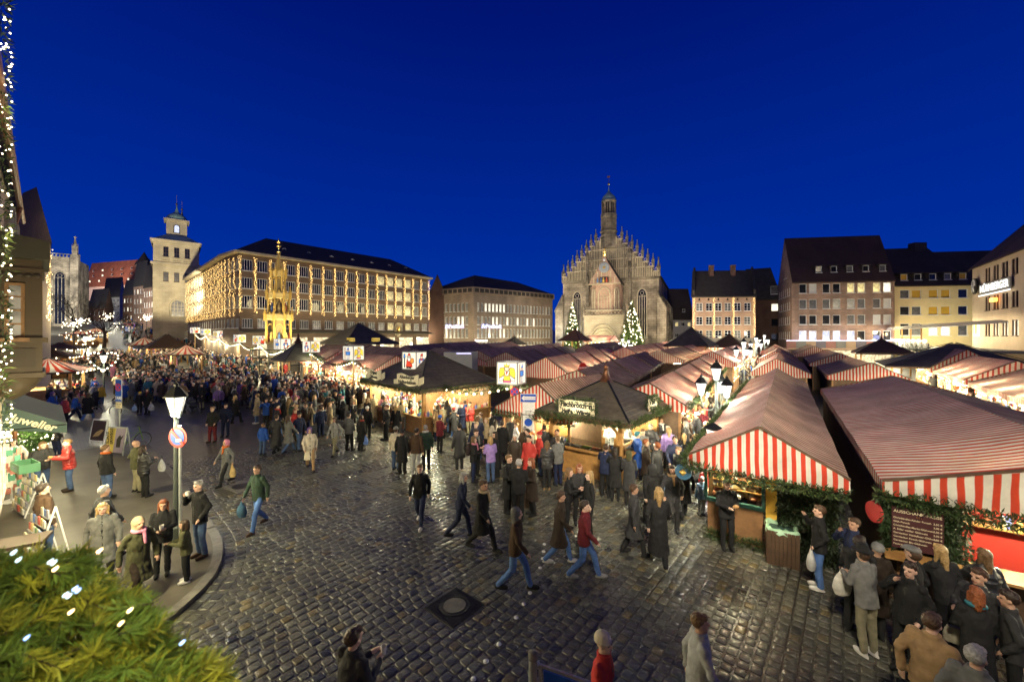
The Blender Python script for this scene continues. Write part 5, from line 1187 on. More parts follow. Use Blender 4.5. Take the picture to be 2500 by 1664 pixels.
def pavilion(name, label, c, rz, sx, sy, ze, za, wm='wood', planks=True, single=False, cap=True, post=True, watts=150, g=0.0, roofm='black_roof', inset=.5, cat='market stall', courses=9):
 t = thing(name, label, cat, (c[0], c[1], 0), rz); hx, hy = sx/2, sy/2; tp = .1
 ring = lambda f, dz=0: [(-hx*(1-f)-tp*f, -hy*(1-f)-tp*f, ze+(za-ze)*f+dz), (hx*(1-f)+tp*f, -hy*(1-f)-tp*f, ze+(za-ze)*f+dz), (hx*(1-f)+tp*f, hy*(1-f)+tp*f, ze+(za-ze)*f+dz), (-hx*(1-f)-tp*f, hy*(1-f)+tp*f, ze+(za-ze)*f+dz)]
 if planks:
  allm = MB()
  for k in range(courses):
   a, b = ring(k/courses, .0), ring((k+1)/courses+.02*(k < courses-1), .035)
   for s in range(4):
    mb = MB() if single else allm; s2 = (s+1) % 4; lo = [a[s], a[s2], b[s2], b[s]]
    hi = [V(lo[0])+V((0, 0, .05)), V(lo[1])+V((0, 0, .05)), V(lo[2]), V(lo[3])]
    mb.add(lo+hi, [(0, 1, 2, 3), (4, 5, 6, 7), (0, 1, 5, 4), (1, 2, 6, 5), (0, 3, 7, 4)])
    if single: mb.build('roof_plank', M[roofm], t)
  if not single: kind(allm.build('roof_planks', M[roofm], t), 'stuff')
 else:
  mb = MB()
  for s in range(4):
   s2 = (s+1) % 4; A, B, Cc, D = [V(q) for q in (ring(0)[s], ring(0)[s2], ring(1)[s2], ring(1)[s])]
   mb.grid(lambda u, v: tuple((A.lerp(B, u)).lerp(D.lerp(Cc, u), v)-V((0, 0, .12*math.sin(math.pi*v)*(1-.5*abs(2*u-1))))), 8, 6)
  mb.build('roof_canvas', M[roofm], t, True)
 mb = MB()
 for s in range(4): mb.beam(V(ring(0)[s])+V((0, 0, .04)), V(ring(1)[s])+V((0, 0, .08)), .07, .05)
 mb.build('hip_rail', M['dark_metal'], t)
 mb = MB(); a = ring(0)
 for s in range(4): mb.beam(V(a[s])-V((0, 0, .07)), V(a[(s+1) % 4])-V((0, 0, .07)), .05, .13)
 mb.build('eaves_board', M['wood_dark'], t)
 if cap:
  mb = MB(); s_ = cap if cap is not True else 1.0
  mb.lathe([(.42*s_, za-.12), (.2*s_, za+.15*s_), (.1*s_, za+.42*s_), (.1*s_, za+.5*s_)], 4, ph=math.pi/4); mb.ball((0, 0, za+.58*s_), .1*s_, 10, 6); mb.tube([(0, 0, za+.6*s_), (0, 0, za+.85*s_)], .02*s_, 5); mb.build('copper_finial', M['copper'], t, True)
 ix, iy = hx-inset, hy-inset
 if post:
  for x in (-ix, ix):
   for y in (-iy, iy):
    mb = MB(); mb.bx(x-.08, x+.08, y-.08, y+.08, g, ze); mb.build('post', M[wm], t)
  if watts:
   for x, y in ((-ix*.55, -iy*.5), (ix*.55, -iy*.5), (0, iy*.5)): lamp(t, (x, y, ze-.25), watts/3, (1, .82, .52), .08)
 return t
def brace(t, a, b, m='wood'): mb = MB(); mb.beam(a, b, .08, .08); mb.build('brace', M[m], t)
# ---- the fish roll stall on the corner
FU = rad(38); fu = V((math.sin(FU), math.cos(FU), 0)); fw = V((math.cos(FU), -math.sin(FU), 0))
FC = V((3.99, 13.56, 0)); FX, FY = 3.9, 4.8; FM = FC-fw*FX/2+fu*FY/2
def fish_stall():
 ze, za = 2.32, 3.45; ix, iy = FX/2-.5, FY/2-.5
 t = pavilion('fish_stall', 'corner food stall with black board pyramid roof, copper finial and lit glass counters', FM, -FU, FX, FY, ze, za, single=True, watts=0, courses=10)
 for (xa, ya, xb, yb, nx, ny) in ((-ix, -iy, ix, -iy, 0, -1), (ix, -iy, ix, iy, 1, 0)):
  mb = MB(); mb.beam((xa, ya, .5), (xb, yb, .5), .1, 1.0); mb.build('counter_front', M['wood'], t)
  n = 4; d = V((xb-xa, yb-ya, 0)); L = d.length; d.normalize()
  for k in range(n):
   p = V((xa, ya, .5))+d*(L*(k+.5)/n)+V((nx, ny, 0))*.06
   w_ = L/n*.78; mb = MB(); q = [(-w_/2, 0, -.34), (w_/2, 0, -.34), (w_/2, 0, .22)]+[(w_/2*math.cos(a), 0, .22+.14*math.sin(a)) for a in [math.pi*i/6 for i in range(1, 6)]]+[(-w_/2, 0, .22)]
   mb.prism(q, (0, .03, 0)); mb.build('counter_panel', M['wood_brown'], t, loc=tuple(p-V((nx, ny, 0))*.03), rz=math.atan2(d.y, d.x))
  mb = MB(); mb.beam((xa-nx*.1, ya-ny*.1, 1.03), (xb-nx*.1, yb-ny*.1, 1.03), .75, .05); mb.build('counter_top', M['wood'], t)
  mb = MB(); mb.beam((xa+nx*.12, ya+ny*.12, 1.25), (xb+nx*.12, yb+ny*.12, 1.25), .012, .36); mb.build('glass_guard', GLASS, t)
 for (xa, ya, xb, yb) in ((-ix, iy, ix, iy), (-ix, -iy, -ix, iy)):
  mb = MB(); mb.beam((xa, ya, 1.15), (xb, yb, 1.15), .06, 2.3); mb.build('plank_wall', M['wood'], t)
 mb = MB(); mb.bx(-ix+.2, ix-1.3, iy-.6, iy-.1, 0, 1.0); mb.bx(-ix+.2, ix-1.3, iy-.62, iy-.1, 1.0, 1.05); mb.build('back_counter', M['wood'], t)
 mb = MB(); mb.bx(-ix+.25, ix-1.4, iy-.35, iy-.08, 1.5, 1.54); mb.bx(-ix+.25, ix-1.4, iy-.35, iy-.08, 1.85, 1.89); mb.build('shelf', M['wood'], t)
 rr = random.Random(5); gm = MB(); gc = []
 goods_mesh(gm, gc, -ix+.3, ix-1.5, iy-.55, iy-.15, 1.06, 22, rr, [(.6,.55,.4),(.4,.2,.08),(.55,.5,.45)]); goods_mesh(gm, gc, -ix+.3, ix-1.5, iy-.3, iy-.12, 1.55, 16, rr, [(.6,.55,.5),(.5,.3,.1),(.3,.1,.05)])
 me = gm.mesh('goods', M['any']); colattr(me, gc); kind(link('goods', me, t), 'stuff')
 brace(t, (-ix, -iy, 1.7), (-ix+.55, -iy, 2.25)); brace(t, (ix, -iy, 1.7), (ix-.55, -iy, 2.25)); brace(t, (ix, -iy, 1.7), (ix, -iy+.55, 2.25)); brace(t, (ix, iy, 1.7), (ix, iy-.55, 2.25))
 for k, (x, y) in enumerate(((-ix*.75, -iy*.45), (-ix*.25, -iy*.5), (ix*.3, -iy*.45), (ix*.6, -iy*.2), (ix*.55, iy*.5))):
  mb = MB(); mb.tube([(x, y, 2.4), (x, y, 2.1)], .01, 4); mb.lathe([(.03, 2.12), (.09, 2.02), (.085, 2.0)], 10, (x, y, 0)); mb.build('lamp_shade', M['white'], t)
  mb = MB(); mb.ball((x, y, 1.98), .065, 8, 5); mb.build('bulb', M['bulb_white'], t); lamp(t, (x, y, 1.9), 55, (1, .83, .55), .06)
 mt = t.matrix_basis.copy(); W_ = Matrix.Translation(t.location) @ Matrix.Rotation(-FU, 4, 'Z')
 # trays and bowls on the counters: things of their own
 spots = [(-ix+.25+.42*k, -iy+.05) for k in range(6)]+[(ix-.05, -iy+.55+.42*k) for k in range(6)]
 kinds = [('fish rolls', (.5,.3,.12)), ('bread rolls', (.55,.36,.16)), ('sausages', (.35,.12,.05)), ('salad', (.25,.35,.1)), ('onion rings', (.62,.58,.5)), ('herrings', (.4,.4,.42))]
 for k, (x, y) in enumerate(spots):
  p = W_ @ V((x, y, 1.056)); nm, c = kinds[(k*5) % 6]
  tr = thing('serving_tray', f'tray of {nm} on the fish stall '+('left' if k < 6 else 'aisle')+f' counter, {ORD[k % 6]} from '+('its left' if k < 6 else 'its corner')+' post', 'tray', p, -FU+(0 if k < 6 else rad(90)))
  mb = MB(); mb.bx(-.18, .18, -.13, .13, 0, .02); mb.bx(-.18, .18, -.14, -.13, 0, .05); mb.bx(-.18, .18, .13, .14, 0, .05); mb.build('tray', M['steel'], tr)
  mb = MB(); cc = []
  for i in range(9):
   k0 = len(mb.f); mb.ball((-.12+.12*(i % 3)+rr.uniform(-.01, .01), -.08+.08*(i//3), .055), .045, 6, 4, 0, (1.3, .8, .8)); f = rr.uniform(.7, 1.2); cc += [tuple(q*f for q in c)]*(len(mb.f)-k0)
  me = mb.mesh('food', M['any']); colattr(me, cc); kind(link('food', me, tr), 'stuff')
 # signs framed in fir
 for nm, loc, r2, w_, h_, lab, lines in (('a', (-.15, -FY/2+.12, 2.62), 0, 1.5, .58, 'cream sign reading Fischbrötchen and Heiße Würste framed in fir', (('Fischbrötchen', .12, .27), ('Heiße · Würste', -.14, .22))), ('b', (FX/2-.12, .35, 2.62), rad(90), 1.0, .5, 'bright cream sign in thick fir frame facing the lantern aisle', (('Fisch', .09, .2), ('Brötchen', -.12, .2)))):
  s = thing('stall_sign', lab, 'sign', W_ @ V(loc), -FU+r2)
  mb = MB(); mb.bx(-w_/2, w_/2, -.02, .02, -h_/2, h_/2); mb.build('board', M['paper'], s)
  for tx, z, sz in lines: text(tx, s, (0, -.026, z), sz, M['black_print'], bold=.014, shear=.06, sx=.85)
  pts = [(-w_/2, 0, -h_/2), (w_/2, 0, -h_/2), (w_/2, 0, h_/2), (-w_/2, 0, h_/2), (-w_/2, 0, -h_/2)]
  mb, cols = fir_blades(pts, .12, 900, 3, .13); me = mb.mesh('fir_frame', M['fir']); colattr(me, cols); kind(link('fir_frame', me, s), 'stuff')
  lamp(s, (0, -.5, .1), 6, (1, .85, .6), .1)
 a = ring_pts = [W_ @ V(q) for q in ((-FX/2, -FY/2, ze-.05), (FX/2, -FY/2, ze-.05), (FX/2, FY/2, ze-.05))]
 garland('fir_garland', 'fir garland along the front eaves of the fish stall, below its sign', 'garland', [a[0], a[1]], .12, 260, 4)
 garland('fir_garland', 'fir garland along the aisle side eaves of the fish stall', 'garland', [a[1], a[2]], .13, 260, 5)
 garland('fir_garland', 'fir garland down the left corner post of the fish stall', 'garland', [a[0]+V((.4, .3, 0)), W_ @ V((-ix-.05, -iy-.05, .9))], .1, 200, 6)
 return W_
GLASS, _nt, _b = newmat('clear_glass'); _b.inputs['Transmission Weight'].default_value = 1; _b.inputs['Roughness'].default_value = .02; _b.inputs['IOR'].default_value = 1.1
FISHW = fish_stall()
RU = rad(34.5); ru = V((math.sin(RU), math.cos(RU), 0)); rw = V((math.cos(RU), -math.sin(RU), 0))
def near_right():
 # stall A: ridge front and far end from the photo
 a = at(1855, 1047, 8.9); A1 = V((a.x, a.y, 0)); A2 = A1+ru*20.5
 t, rz = stall(A1, A2, 3.28, 1.5, 1.55, 2.42, 'near long stall with red white striped gable and jewellery window', ('stripe', 'stripe_dark'), 'stripe', '', 21, over=1.3, bays=7, fullwalls=False, gback=False, zr2=3.3)
 W_ = Matrix.Translation(A1) @ Matrix.Rotation(rz, 4, 'Z')
 mb = MB(); mb.bx(-1.2, -1.15, 3.0, 20, 0, .95); mb.build('counter_front', M['wood'], t); mb = MB(); mb.bx(-1.35, -.75, 1.6, 20, .95, 1.0); mb.build('counter_top', M['wood'], t)
 mb = MB(); mb.bx(-.35, -.3, 1.6, 20, 0, 2.3); mb.bx(1.2, 1.25, 1.35, 20, 0, 2.3); mb.build('plank_wall', M['wood_dark'], t)
 mb = MB(); mb.prism([(-1.25, 1.32, 0), (-.02, 1.32, 0), (.02, 1.32, .98), (-1.25, 1.32, .98)], (0, .06, 0)); mb.build('counter_front', M['wood_brown'], t)
 mb = MB(); mb.bx(-1.3, .05, 1.22, 1.33, .95, 1.04); mb.bx(-1.3, .05, 1.22, 1.33, 1.98, 2.04); mb.bx(-1.32, -1.25, 1.22, 1.3, 1.04, 1.98); mb.bx(-.02, .05, 1.22, 1.3, 1.04, 1.98); mb.build('window_frame', flat('green_trim', (.03, .1, .08)), t)
 mb = MB(); mb.bx(.07, .3, 1.22, 1.36, .1, 2.1); mb.build('yellow_board', flat('yellow_board', (.6, .36, .05)), t)
 mb = MB(); mb.bx(.32, 1.45, 1.3, 1.38, 0, 2.35); mb.build('dark_wall', M['wood_dark'], t)
 n = 4200; mb = MB(); cols = []; rr = random.Random(8)
 for i in range(n):
  p = V((rr.uniform(.3, 1.5), rr.uniform(1.1, 1.3), rr.uniform(0, 2.35))); d = V((rr.gauss(0, .6), -.5, rr.gauss(-.4, .5))).normalized()*.13; w_ = d.cross(V((rr.gauss(0, 1), rr.gauss(0, 1), 1))).normalized()*.016
  mb.add([p-w_*.3, p+d*.5+w_, p+d, p+d*.5-w_], [(0, 1, 2, 3)]); g = rr.uniform(.4, 1.2); cols.append((.018*g, .033*g, .011*g))
 me = mb.mesh('fir_cladding', M['fir']); colattr(me, cols); kind(link('fir_cladding', me, t), 'stuff')
 gm = MB(); gc = []
 for z in (1.06, 1.3, 1.5, 1.7): goods_mesh(gm, gc, -1.15, -.1, 1.5+.1*(z-1), 1.7+.2*(z-1), z, 34, rr, [(.6,.45,.2),(.7,.6,.4),(.5,.35,.15),(.65,.6,.55),(.5,.2,.1)], .12)
 goods_mesh(gm, gc, -1.25, -.8, 2.2, 20, 1.0, 190, rr, GP); goods_mesh(gm, gc, -.55, -.4, 2.2, 20, 1.5, 120, rr, GP)
 me = gm.mesh('goods', M['any']); colattr(me, gc); kind(link('goods', me, t), 'stuff')
 mb = MB(); mb.bx(-1.2, 0, 1.8, 1.84, 1.04, 2.0); mb.build('display_back', M['wood'], t)
 for z in (1.28, 1.48, 1.68): mb = MB(); mb.bx(-1.2, 0, 1.5, 1.8, z-.02, z); mb.build('shelf', M['wood'], t)
 lamp(t, (-.6, 1.36, 1.93), 26, (1, .8, .5), .05)
 for k in range(6): lamp(t, (-1.0, 3.5+3*k, 2.05), 80, (1, .8, .5), .08)
 mb = MB()
 for k in range(20): mb.ball((-1.2, 2.2+.9*k, 2.12), .05, 6, 4)
 mb.build('bulb_row', M['bulb_white'], t)
 mb = MB(); mb.lathe([(.2, 0), (.19, .04), (0, .05)], 16); o = mb.build('round_plaque', flat('blue_plaque', (.03, .09, .16)), t, loc=(-1.62, .1, 1.95)); o.rotation_euler = (rad(90), 0, 0)
 o2 = MB(); o2.octa((0, 0, .06), .09); o2.build('star', flat('plaque_star', (.6, .4, .1)), o)
 P = lambda x, y, z: W_ @ V((x, y, z))
 garland('fir_garland', 'fir garland under the gable front of the near striped stall', 'garland', [P(-1.6, -.05, 2.2), P(-.6, -.06, 2.1), P(.5, -.06, 2.08), P(1.55, -.03, 2.12)], .12, 300, 11)
 garland('fir_garland', 'fir garland along the aisle side eaves of the near striped stall', 'garland', [P(-1.55, -.1, 2.3), P(-1.58, 7, 2.3), P(-1.55, 14, 2.32), P(-1.55, 20.3, 2.32)], .15, 230, 12)
 garland('fir_garland', 'fir boughs at the foot of the near striped stall counter', 'garland', [P(-1.3, 1.2, .1), P(.1, 1.15, .08), P(.7, .95, .08)], .14, 260, 13)
 # next stalls of that row
 def row(px1, py1, z1, L, hl, hr, ze, lab, roofs, gab, op, sd, **k):
  q = at(px1, py1, (EH-z1)*F/(py1-HZ)); p1 = V((q.x, q.y, 0)); return stall(p1, p1+ru*L, z1, hl, hr, ze, lab, roofs, gab, op, sd, **k)
 row(1895, 875, 3.62, 16, 1.7, 2.2, 2.5, 'second striped stall of the long row on the right of the lantern aisle', ('stripe', 'stripe_dark'), 'stripe', 'L', 22)
 row(1893, 856, 3.75, 16, 1.8, 2.2, 2.6, 'third striped stall of the long row on the right of the lantern aisle', ('stripe', 'stripe_dark'), 'stripe', 'L', 23)
 row(1888, 843, 3.95, 14, 1.8, 2.2, 2.8, 'farthest striped stall of the long row, below the blue lit balcony', ('stripe', 'stripe_dim'), 'stripe', 'L', 24)
 # stall B: eave corner next to A
 E = V((7.35, 8.05, 0)); B1 = E+rw*3.0; B2 = B1+ru*17
 t, rz = stall(B1, B2, 3.28, 2.9, 3.0, 2.42, 'near drinks stall with wide striped canvas roof, price board and red lit bar', ('stripe_big', 'stripe_dark'), 'stripe_big', '', 31, bays=6, fullwalls=False, zr2=3.3)
 W_ = Matrix.Translation(B1) @ Matrix.Rotation(rz, 4, 'Z'); P = lambda x, y, z: W_ @ V((x, y, z))
 mb = MB(); mb.bx(-2.85, -1.75, .22, .3, 0, 2.2); mb.bx(-2.85, -2.8, .3, 16, 0, 2.2); mb.build('dark_wall', M['wood_dark'], t)
 mb = MB(); mb.bx(-1.75, 2.8, .22, .3, 0, .98); mb.build('counter_front', M['wood_dark'], t)
 mb = MB(); mb.bx(-2.9, 2.8, -.28, .3, 1.0, 1.05); mb.build('counter_top', M['wood'], t)
 mb = MB(); mb.bx(-1.75, 1.2, 2.3, 2.36, .3, 2.3); mb.build('red_back_board', flat('red_board', (.34, .022, .015)), t); mb = MB(); mb.bx(1.2, 2.8, 2.28, 2.36, .3, 2.3); mb.build('yellow_back_board', flat('yellow_board', (.6, .36, .05)), t)
 mb = MB(); cols = []
 for i in range(4200):
  p = V((rr.uniform(-2.9, -1.68), rr.uniform(.02, .22), rr.uniform(1.05, 2.3))); d = V((rr.gauss(0, .6), -.5, rr.gauss(-.4, .5))).normalized()*.12; w_ = d.cross(V((rr.gauss(0, 1), rr.gauss(0, 1), 1))).normalized()*.015
  if -2.75 < p.x < -2.05 and p.z < 1.95 and p.y < .14: continue
  mb.add([p-w_*.3, p+d*.5+w_, p+d, p+d*.5-w_], [(0, 1, 2, 3)]); g = rr.uniform(.5, 1.4); cols.append((.022*g, .042*g, .012*g))
 me = mb.mesh('fir_cladding', M['fir']); colattr(me, cols); kind(link('fir_cladding', me, t), 'stuff')
 gm = MB(); gc = []
 for z in (1.25, ): goods_mesh(gm, gc, -1.5, 2.7, 2.0, 2.2, z, 40, rr, GP, .3); mb = MB(); mb.bx(-1.6, 2.8, 1.95, 2.28, z-.03, z); mb.build('shelf', M['wood'], t)
 goods_mesh(gm, gc, .9, 2.6, -.2, .2, 1.06, 34, rr, GP+[(.6,.5,.15)]*3, .3); me = gm.mesh('goods', M['any']); colattr(me, gc); kind(link('goods', me, t), 'stuff')
 mb = MB(); mb.prism([(-1.1, 2.27, 1.75), (-.3, 2.27, 1.62), (.3, 2.27, 1.42), (-.4, 2.27, 1.52)], (0, .01, 0)); mb.prism([(.2, 2.27, 1.1), (.6, 2.27, 1.35), (1.0, 2.27, 1.2), (.6, 2.27, 1.0)], (0, .01, 0)); mb.build('white_brush_print', M['sign_white'], t)
 global BARW; BARW = W_
 for x, w_ in ((-.9, 60), (.3, 80), (1.6, 110)): lamp(t, (x, .9, 2.0), w_, (1, .82, .52), .08)
 mb = MB()
 for k in range(9): mb.ball((-1.5+.5*k, .55, 2.12), .05, 6, 4)
 mb.build('bulb_row', M['bulb_white'], t)
 s = thing('price_board', 'dark red drinks price board with cream lettering on the fir clad wall', 'sign', P(-2.4, .0, 1.55), rz)
 mb = MB(); mb.bx(-.36, .36, -.015, .02, -.4, .4); mb.build('board', flat('board_maroon', (.05, .012, .014)), s)
 text('AUSSCHANK-PREISE', s, (0, -.02, .32), .075, M['paper'], ext=.002, bold=.001); text('0,2 l', s, (.02, -.02, .255), .045, M['gold'], ext=.002)
 for k, (a_, b_) in enumerate((('Christkindles-Kinder Punsch', '2,50 €'), ('Glüh-Punsch', '3,00 €'), ('Christkindles-Markt-Glühwein', '3,00 €'), ('A. Edler weißer Glühwein', '3,00 €'), ('Gerstacker Heidelbeer-Glühwein', '3,50 €'), ('Gerstacker Kirsch-Glühwein', '3,50 €'), ('Gerstacker Bio-Glühwein', '3,50 €'), ('Feuerzangen-Punsch', '3,50 €'))):
  z = .19-.073*k; text(a_, s, (-.34, -.02, z), .046, M['paper'], align='LEFT', ext=.002, bold=.0005); text(b_, s, (.34, -.02, z), .046, M['paper'], align='RIGHT', ext=.002, bold=.0005)
 mb = MB(); mb.lathe([(.22, 0), (.21, .03), (0, .035)], 20); o = mb.build('round_sign', flat('round_red', (.4, .03, .03)), None, loc=P(-2.98, .2, 1.7)); o.rotation_euler = (rad(90), 0, rz-rad(60)); tag(o, 'round red drink sign hanging at the fir corner between the two near stalls', 'sign')
 for k, (x, c, nm) in enumerate(((-.95, (.02, .03, .02), 'dark wine bottle with red cap'), (.45, (.3, .05, .03), 'red bottle'), (.75, (.05, .12, .05), 'green bottle'))):
  q = P(x, .1, 1.052); mb = MB(); mb.lathe([(.04, 0), (.042, .18), (.015, .24), (.015, .3), (0, .3)], 10); b_ = thing('bottle', f'{nm} standing on the bar of the drinks stall', 'bottle', q, 0); mb.build('body', flat(f'bottle{k}', c, .15), b_, True)
  mb = MB(); mb.lathe([(.018, .29), (.018, .33), (0, .33)], 8); mb.build('cap', M['sign_red'], b_)
 for k, (x, y) in enumerate(((.15, -.1), (.3, .0), (-.5, -.05), (1.0, -.1))):
  q = P(x, y, 1.052); mb = MB(); mb.lathe([(.035, 0), (.045, .1), (.04, .1), (.032, .01)], 10); tag(mb.build('mug', flat('mug%d' % (k % 2), ((.6, .55, .45), (.5, .06, .05))[k % 2], .25), None, True, loc=q), ['cream mug near the bar edge of the drinks stall', 'red mug near the bottles of the drinks stall', 'cream mug at the fir wall end of the bar', 'red mug at the bright end of the bar'][k], 'mug')
 garland('fir_garland', 'thick fir garland under the striped front of the near drinks stall', 'garland', [P(-3.0, -.05, 2.13), P(-1.5, -.07, 2.05), P(0, -.07, 2.02), P(2.9, -.05, 2.05)], .14, 330, 14)
 row(2127, 886, 3.55, 15, 2.3, 1.9, 2.6, 'dark canvas stall with striped gable between the long row and the bright right aisle', ('stripe_dark', 'stripe_dark'), 'stripe', 'R', 33)
 row(2052, 862, 3.8, 14, 2.3, 2.0, 2.8, 'dark canvas stall farther back beside the bright right aisle', ('stripe_dark', 'stripe_dark'), 'stripe_dim', 'R', 34)
 row(1990, 845, 4.1, 16, 2.2, 2.0, 3.0, 'farthest dark canvas stall beside the bright right aisle', ('stripe_dark', 'stripe_dim'), 'stripe_dim', 'R', 35)
 # right side of the bright aisle
 CA = rad(38); cu = V((math.sin(CA), math.cos(CA), 0)); cw = V((math.cos(CA), -math.sin(CA), 0))
 S0 = V((22.6, 17.5, 0))                  # eave line of the opposite row
 for k, (s0, L, roofs, lab) in enumerate(((-9, 7.6, ('stripe_pink', 'stripe_dark'), 'nearest striped stall across the bright right aisle, cut by the photo edge'), (-.6, 9.5, ('stripe_dim', 'stripe_dark'), 'long grey striped stall across the bright right aisle'), (10, 9.0, ('stripe', 'stripe_dark'), 'red striped stall in front of the big dark tent'), (20.5, 8, ('stripe_pink', 'stripe_dark'), 'pink striped stall left of the big dark tent'))):
  e = S0+cu*s0; p1 = e+cw*2.2; stall(p1, p1+cu*L, 3.45+.004*s0*10, 2.2, 2.2, 2.5+.02*s0*.3, lab, roofs, 'stripe_pink' if k != 1 else 'stripe', 'L', 50+k, watts=420)
 p = at(2330, 0, 36); pavilion('dark_tent', 'big dark grey tent roof in front of the terrace', p, -CA, 10, 9, 2.7, 4.7, planks=False, cap=False, roofm='tarp', watts=60, cat='tent')
 p = at(2152, 0, 52); pavilion('round_hut', 'brown hut roof with pointed wooden top behind the pink stall', p, -RU, 5.6, 5.6, 3.2, 4.9, planks=True, cap=1.0, watts=80, roofm='wood_dark')
 # raised terrace with white awnings
 a0, dn, fr = OFFICE; rzO = math.atan2(dn.y, dn.x)
 t = thing('terrace', 'raised restaurant terrace with pale awnings, round lamps and hanging fir loops', 'terrace', a0+dn*-2.0+fr*9.5, rzO)
 mb = MB(); mb.bx(0, 26, 0, 9, 3.3, 3.6); mb.build('deck', M['concrete'], t); mb = MB(); mb.bx(0, 26, -.05, .05, 3.6, 4.45); mb.build('parapet', M['white_plaster'], t)
 for k in range(5): mb = MB(); mb.bx(6*k+.1, 6*k+.35, .1, .35, 0, 3.3); mb.build('post', M['steel'], t)
 for k in range(4):
  mb = MB(); mb.grid(lambda u, v: (6.4*k+6.2*u, -.6+7.5*v, 6.5+.9*math.sin(math.pi*u)*.5+.5*v), 8, 4); mb.build('awning', M['thin_awning'], t, True)
  mb = MB(); mb.bx(6.4*k+.2, 6.4*k+.35, .4, .55, 3.6, 6.5); mb.build('awning_post', M['wood'], t)
 for k in range(8):
  mb = MB(); mb.ball((1.5+3.2*k, .0, 4.75), .26, 10, 7); mb.build('globe_lamp', M['lamp_glass'], t); lamp(t, (1.5+3.2*k, -.5, 4.75), 30, (1, .8, .5), .25)
  if k % 2 == 0: lamp(t, (1.5+3.2*k, 3, 5.8), 70, (1, .55, .25), .3)
  pts = [(1.5+3.2*k+3.2*i/8, -.12, 4.3-.9*math.sin(math.pi*i/8)) for i in range(9)]; mb, cols = fir_blades(pts, .14, 260, 70+k, .18); me = mb.mesh('fir_loop', M['fir']); colattr(me, cols); kind(link('fir_loop', me, t), 'stuff')
near_right()
def middle():
 def row(px1, py1, z1, px2, py2, z2, hl, hr, ze, lab, roofs=('stripe_dark', 'stripe_pink'), gab='stripe', op='R', sd=1, n=1, **k):
  a, b = ridge_pts(px1, py1, z1, px2, py2, z2); out = []
  for i in range(n):
   p, q = a.lerp(b, i/n), a.lerp(b, (i+1)/n-.03/n*(n > 1)); zz = z1+(z2-z1)*i/n+.04*((i*7) % 3-1)
   lb = lab if n == 1 else f'{lab}, {ORD[i]} stall from the front'
   out.append(stall((p.x, p.y), (q.x, q.y), zz, hl, hr, ze+(z2-z1)*i/n, lb, roofs if i % 2 == 0 or n == 1 else (roofs[0], 'stripe' if roofs[1] == 'stripe_pink' else 'stripe_pink'), gab, op, sd+i, zr2=z1+(z2-z1)*(i+1)/n, **k))
  return a, b
 # row behind the fish stall, right slope coloured paler as if lit by the lantern aisle
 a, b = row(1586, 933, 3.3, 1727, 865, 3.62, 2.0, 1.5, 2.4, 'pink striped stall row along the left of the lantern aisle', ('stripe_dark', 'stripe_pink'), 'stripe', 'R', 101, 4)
 d = (b-a).normalized(); w_ = V((d.y, -d.x, 0)); L = (b-a).length
 for i in range(4):
  p = a+d*(L*i/4)+w_*1.52; q = a+d*(L*(i+.97)/4)+w_*1.52; garland('fir_garland', f'fir garland on the pink row eaves along the lantern aisle, {ORD[i]} from the fish stall', 'garland', [(p.x, p.y, 2.32), ((p.x+q.x)/2, (p.y+q.y)/2, 2.3), (q.x, q.y, 2.36)], .17, 190, 30+i)
 row(1739, 857, 3.95, 1800, 841, 4.1, 2.3, 2.0, 2.8, 'pink stall with striped gable farther down the lantern aisle', ('stripe', 'stripe_pink'), 'stripe', 'R', 110, 2)
 # dark tarpaulin row left of it
 row(1410, 902, 3.55, 1577, 857, 3.75, 2.6, 1.9, 2.5, 'dark canvas stall row behind the fish stall', ('stripe_dark', 'stripe_dark'), 'stripe_dim', '', 120, 3)
 row(1610, 853, 3.98, 1704, 839, 4.2, 2.6, 2.4, 2.9, 'dark canvas stall in front of the red neon sign', ('stripe_dark', 'stripe_dark'), 'stripe_dim', 'R', 125, 2)
 # pink row with lit garland, middle
 a, b = row(1333, 871, 3.9, 1486, 848.5, 3.95, 2.6, 1.7, 2.7, 'pink striped stall with lit eaves in the middle row', ('stripe_dark', 'stripe_pink'), 'stripe', 'R', 130, 4)
 d = (b-a).normalized(); w_ = V((d.y, -d.x, 0)); p = a+d*1+w_*1.75; q = b+w_*1.75
 garland('fir_garland', 'long fir garland on the lit eaves of the middle pink row', 'garland', [(p.x, p.y, 2.62), ((p.x+q.x)/2, (p.y+q.y)/2, 2.66), (q.x, q.y, 2.66)], .2, 110, 41, blade=.22)
 p = a+d*2.5+w_*1.95; s = thing('round_stall_sign', 'round red sign with white lettering on the eaves of the middle pink row', 'sign', (p.x, p.y, 2.95), math.atan2(d.y, d.x)-rad(25)); mb = MB(); mb.lathe([(.45, 0), (.45, .06), (0, .06)], 24); o = mb.build('disc', M['sign_red'], s); o.rotation_euler = (rad(90), 0, 0); text('Nürnberger', s, (0, -.08, .1), .2, M['sign_white']); text('Lebkuchen', s, (0, -.08, -.12), .2, M['sign_white'])
 row(1524, 845, 4.2, 1640, 833, 4.5, 2.4, 2.2, 3.0, 'pink striped stall before the large lit fir tree', ('stripe_dark', 'stripe_pink'), 'stripe', 'R', 140, 2)
 row(1235, 858, 3.95, 1391, 843.5, 4.05, 2.6, 2.4, 2.8, 'dark canvas row left of the middle pink row', ('stripe_dark', 'stripe_dark'), 'stripe_dim', '', 150, 3)
 row(1165, 853, 4.0, 1364, 836.5, 4.3, 2.4, 2.3, 2.9, 'faded pink row in front of the bank', ('stripe_dim', 'stripe_pink'), 'stripe_dim', '', 160, 3)
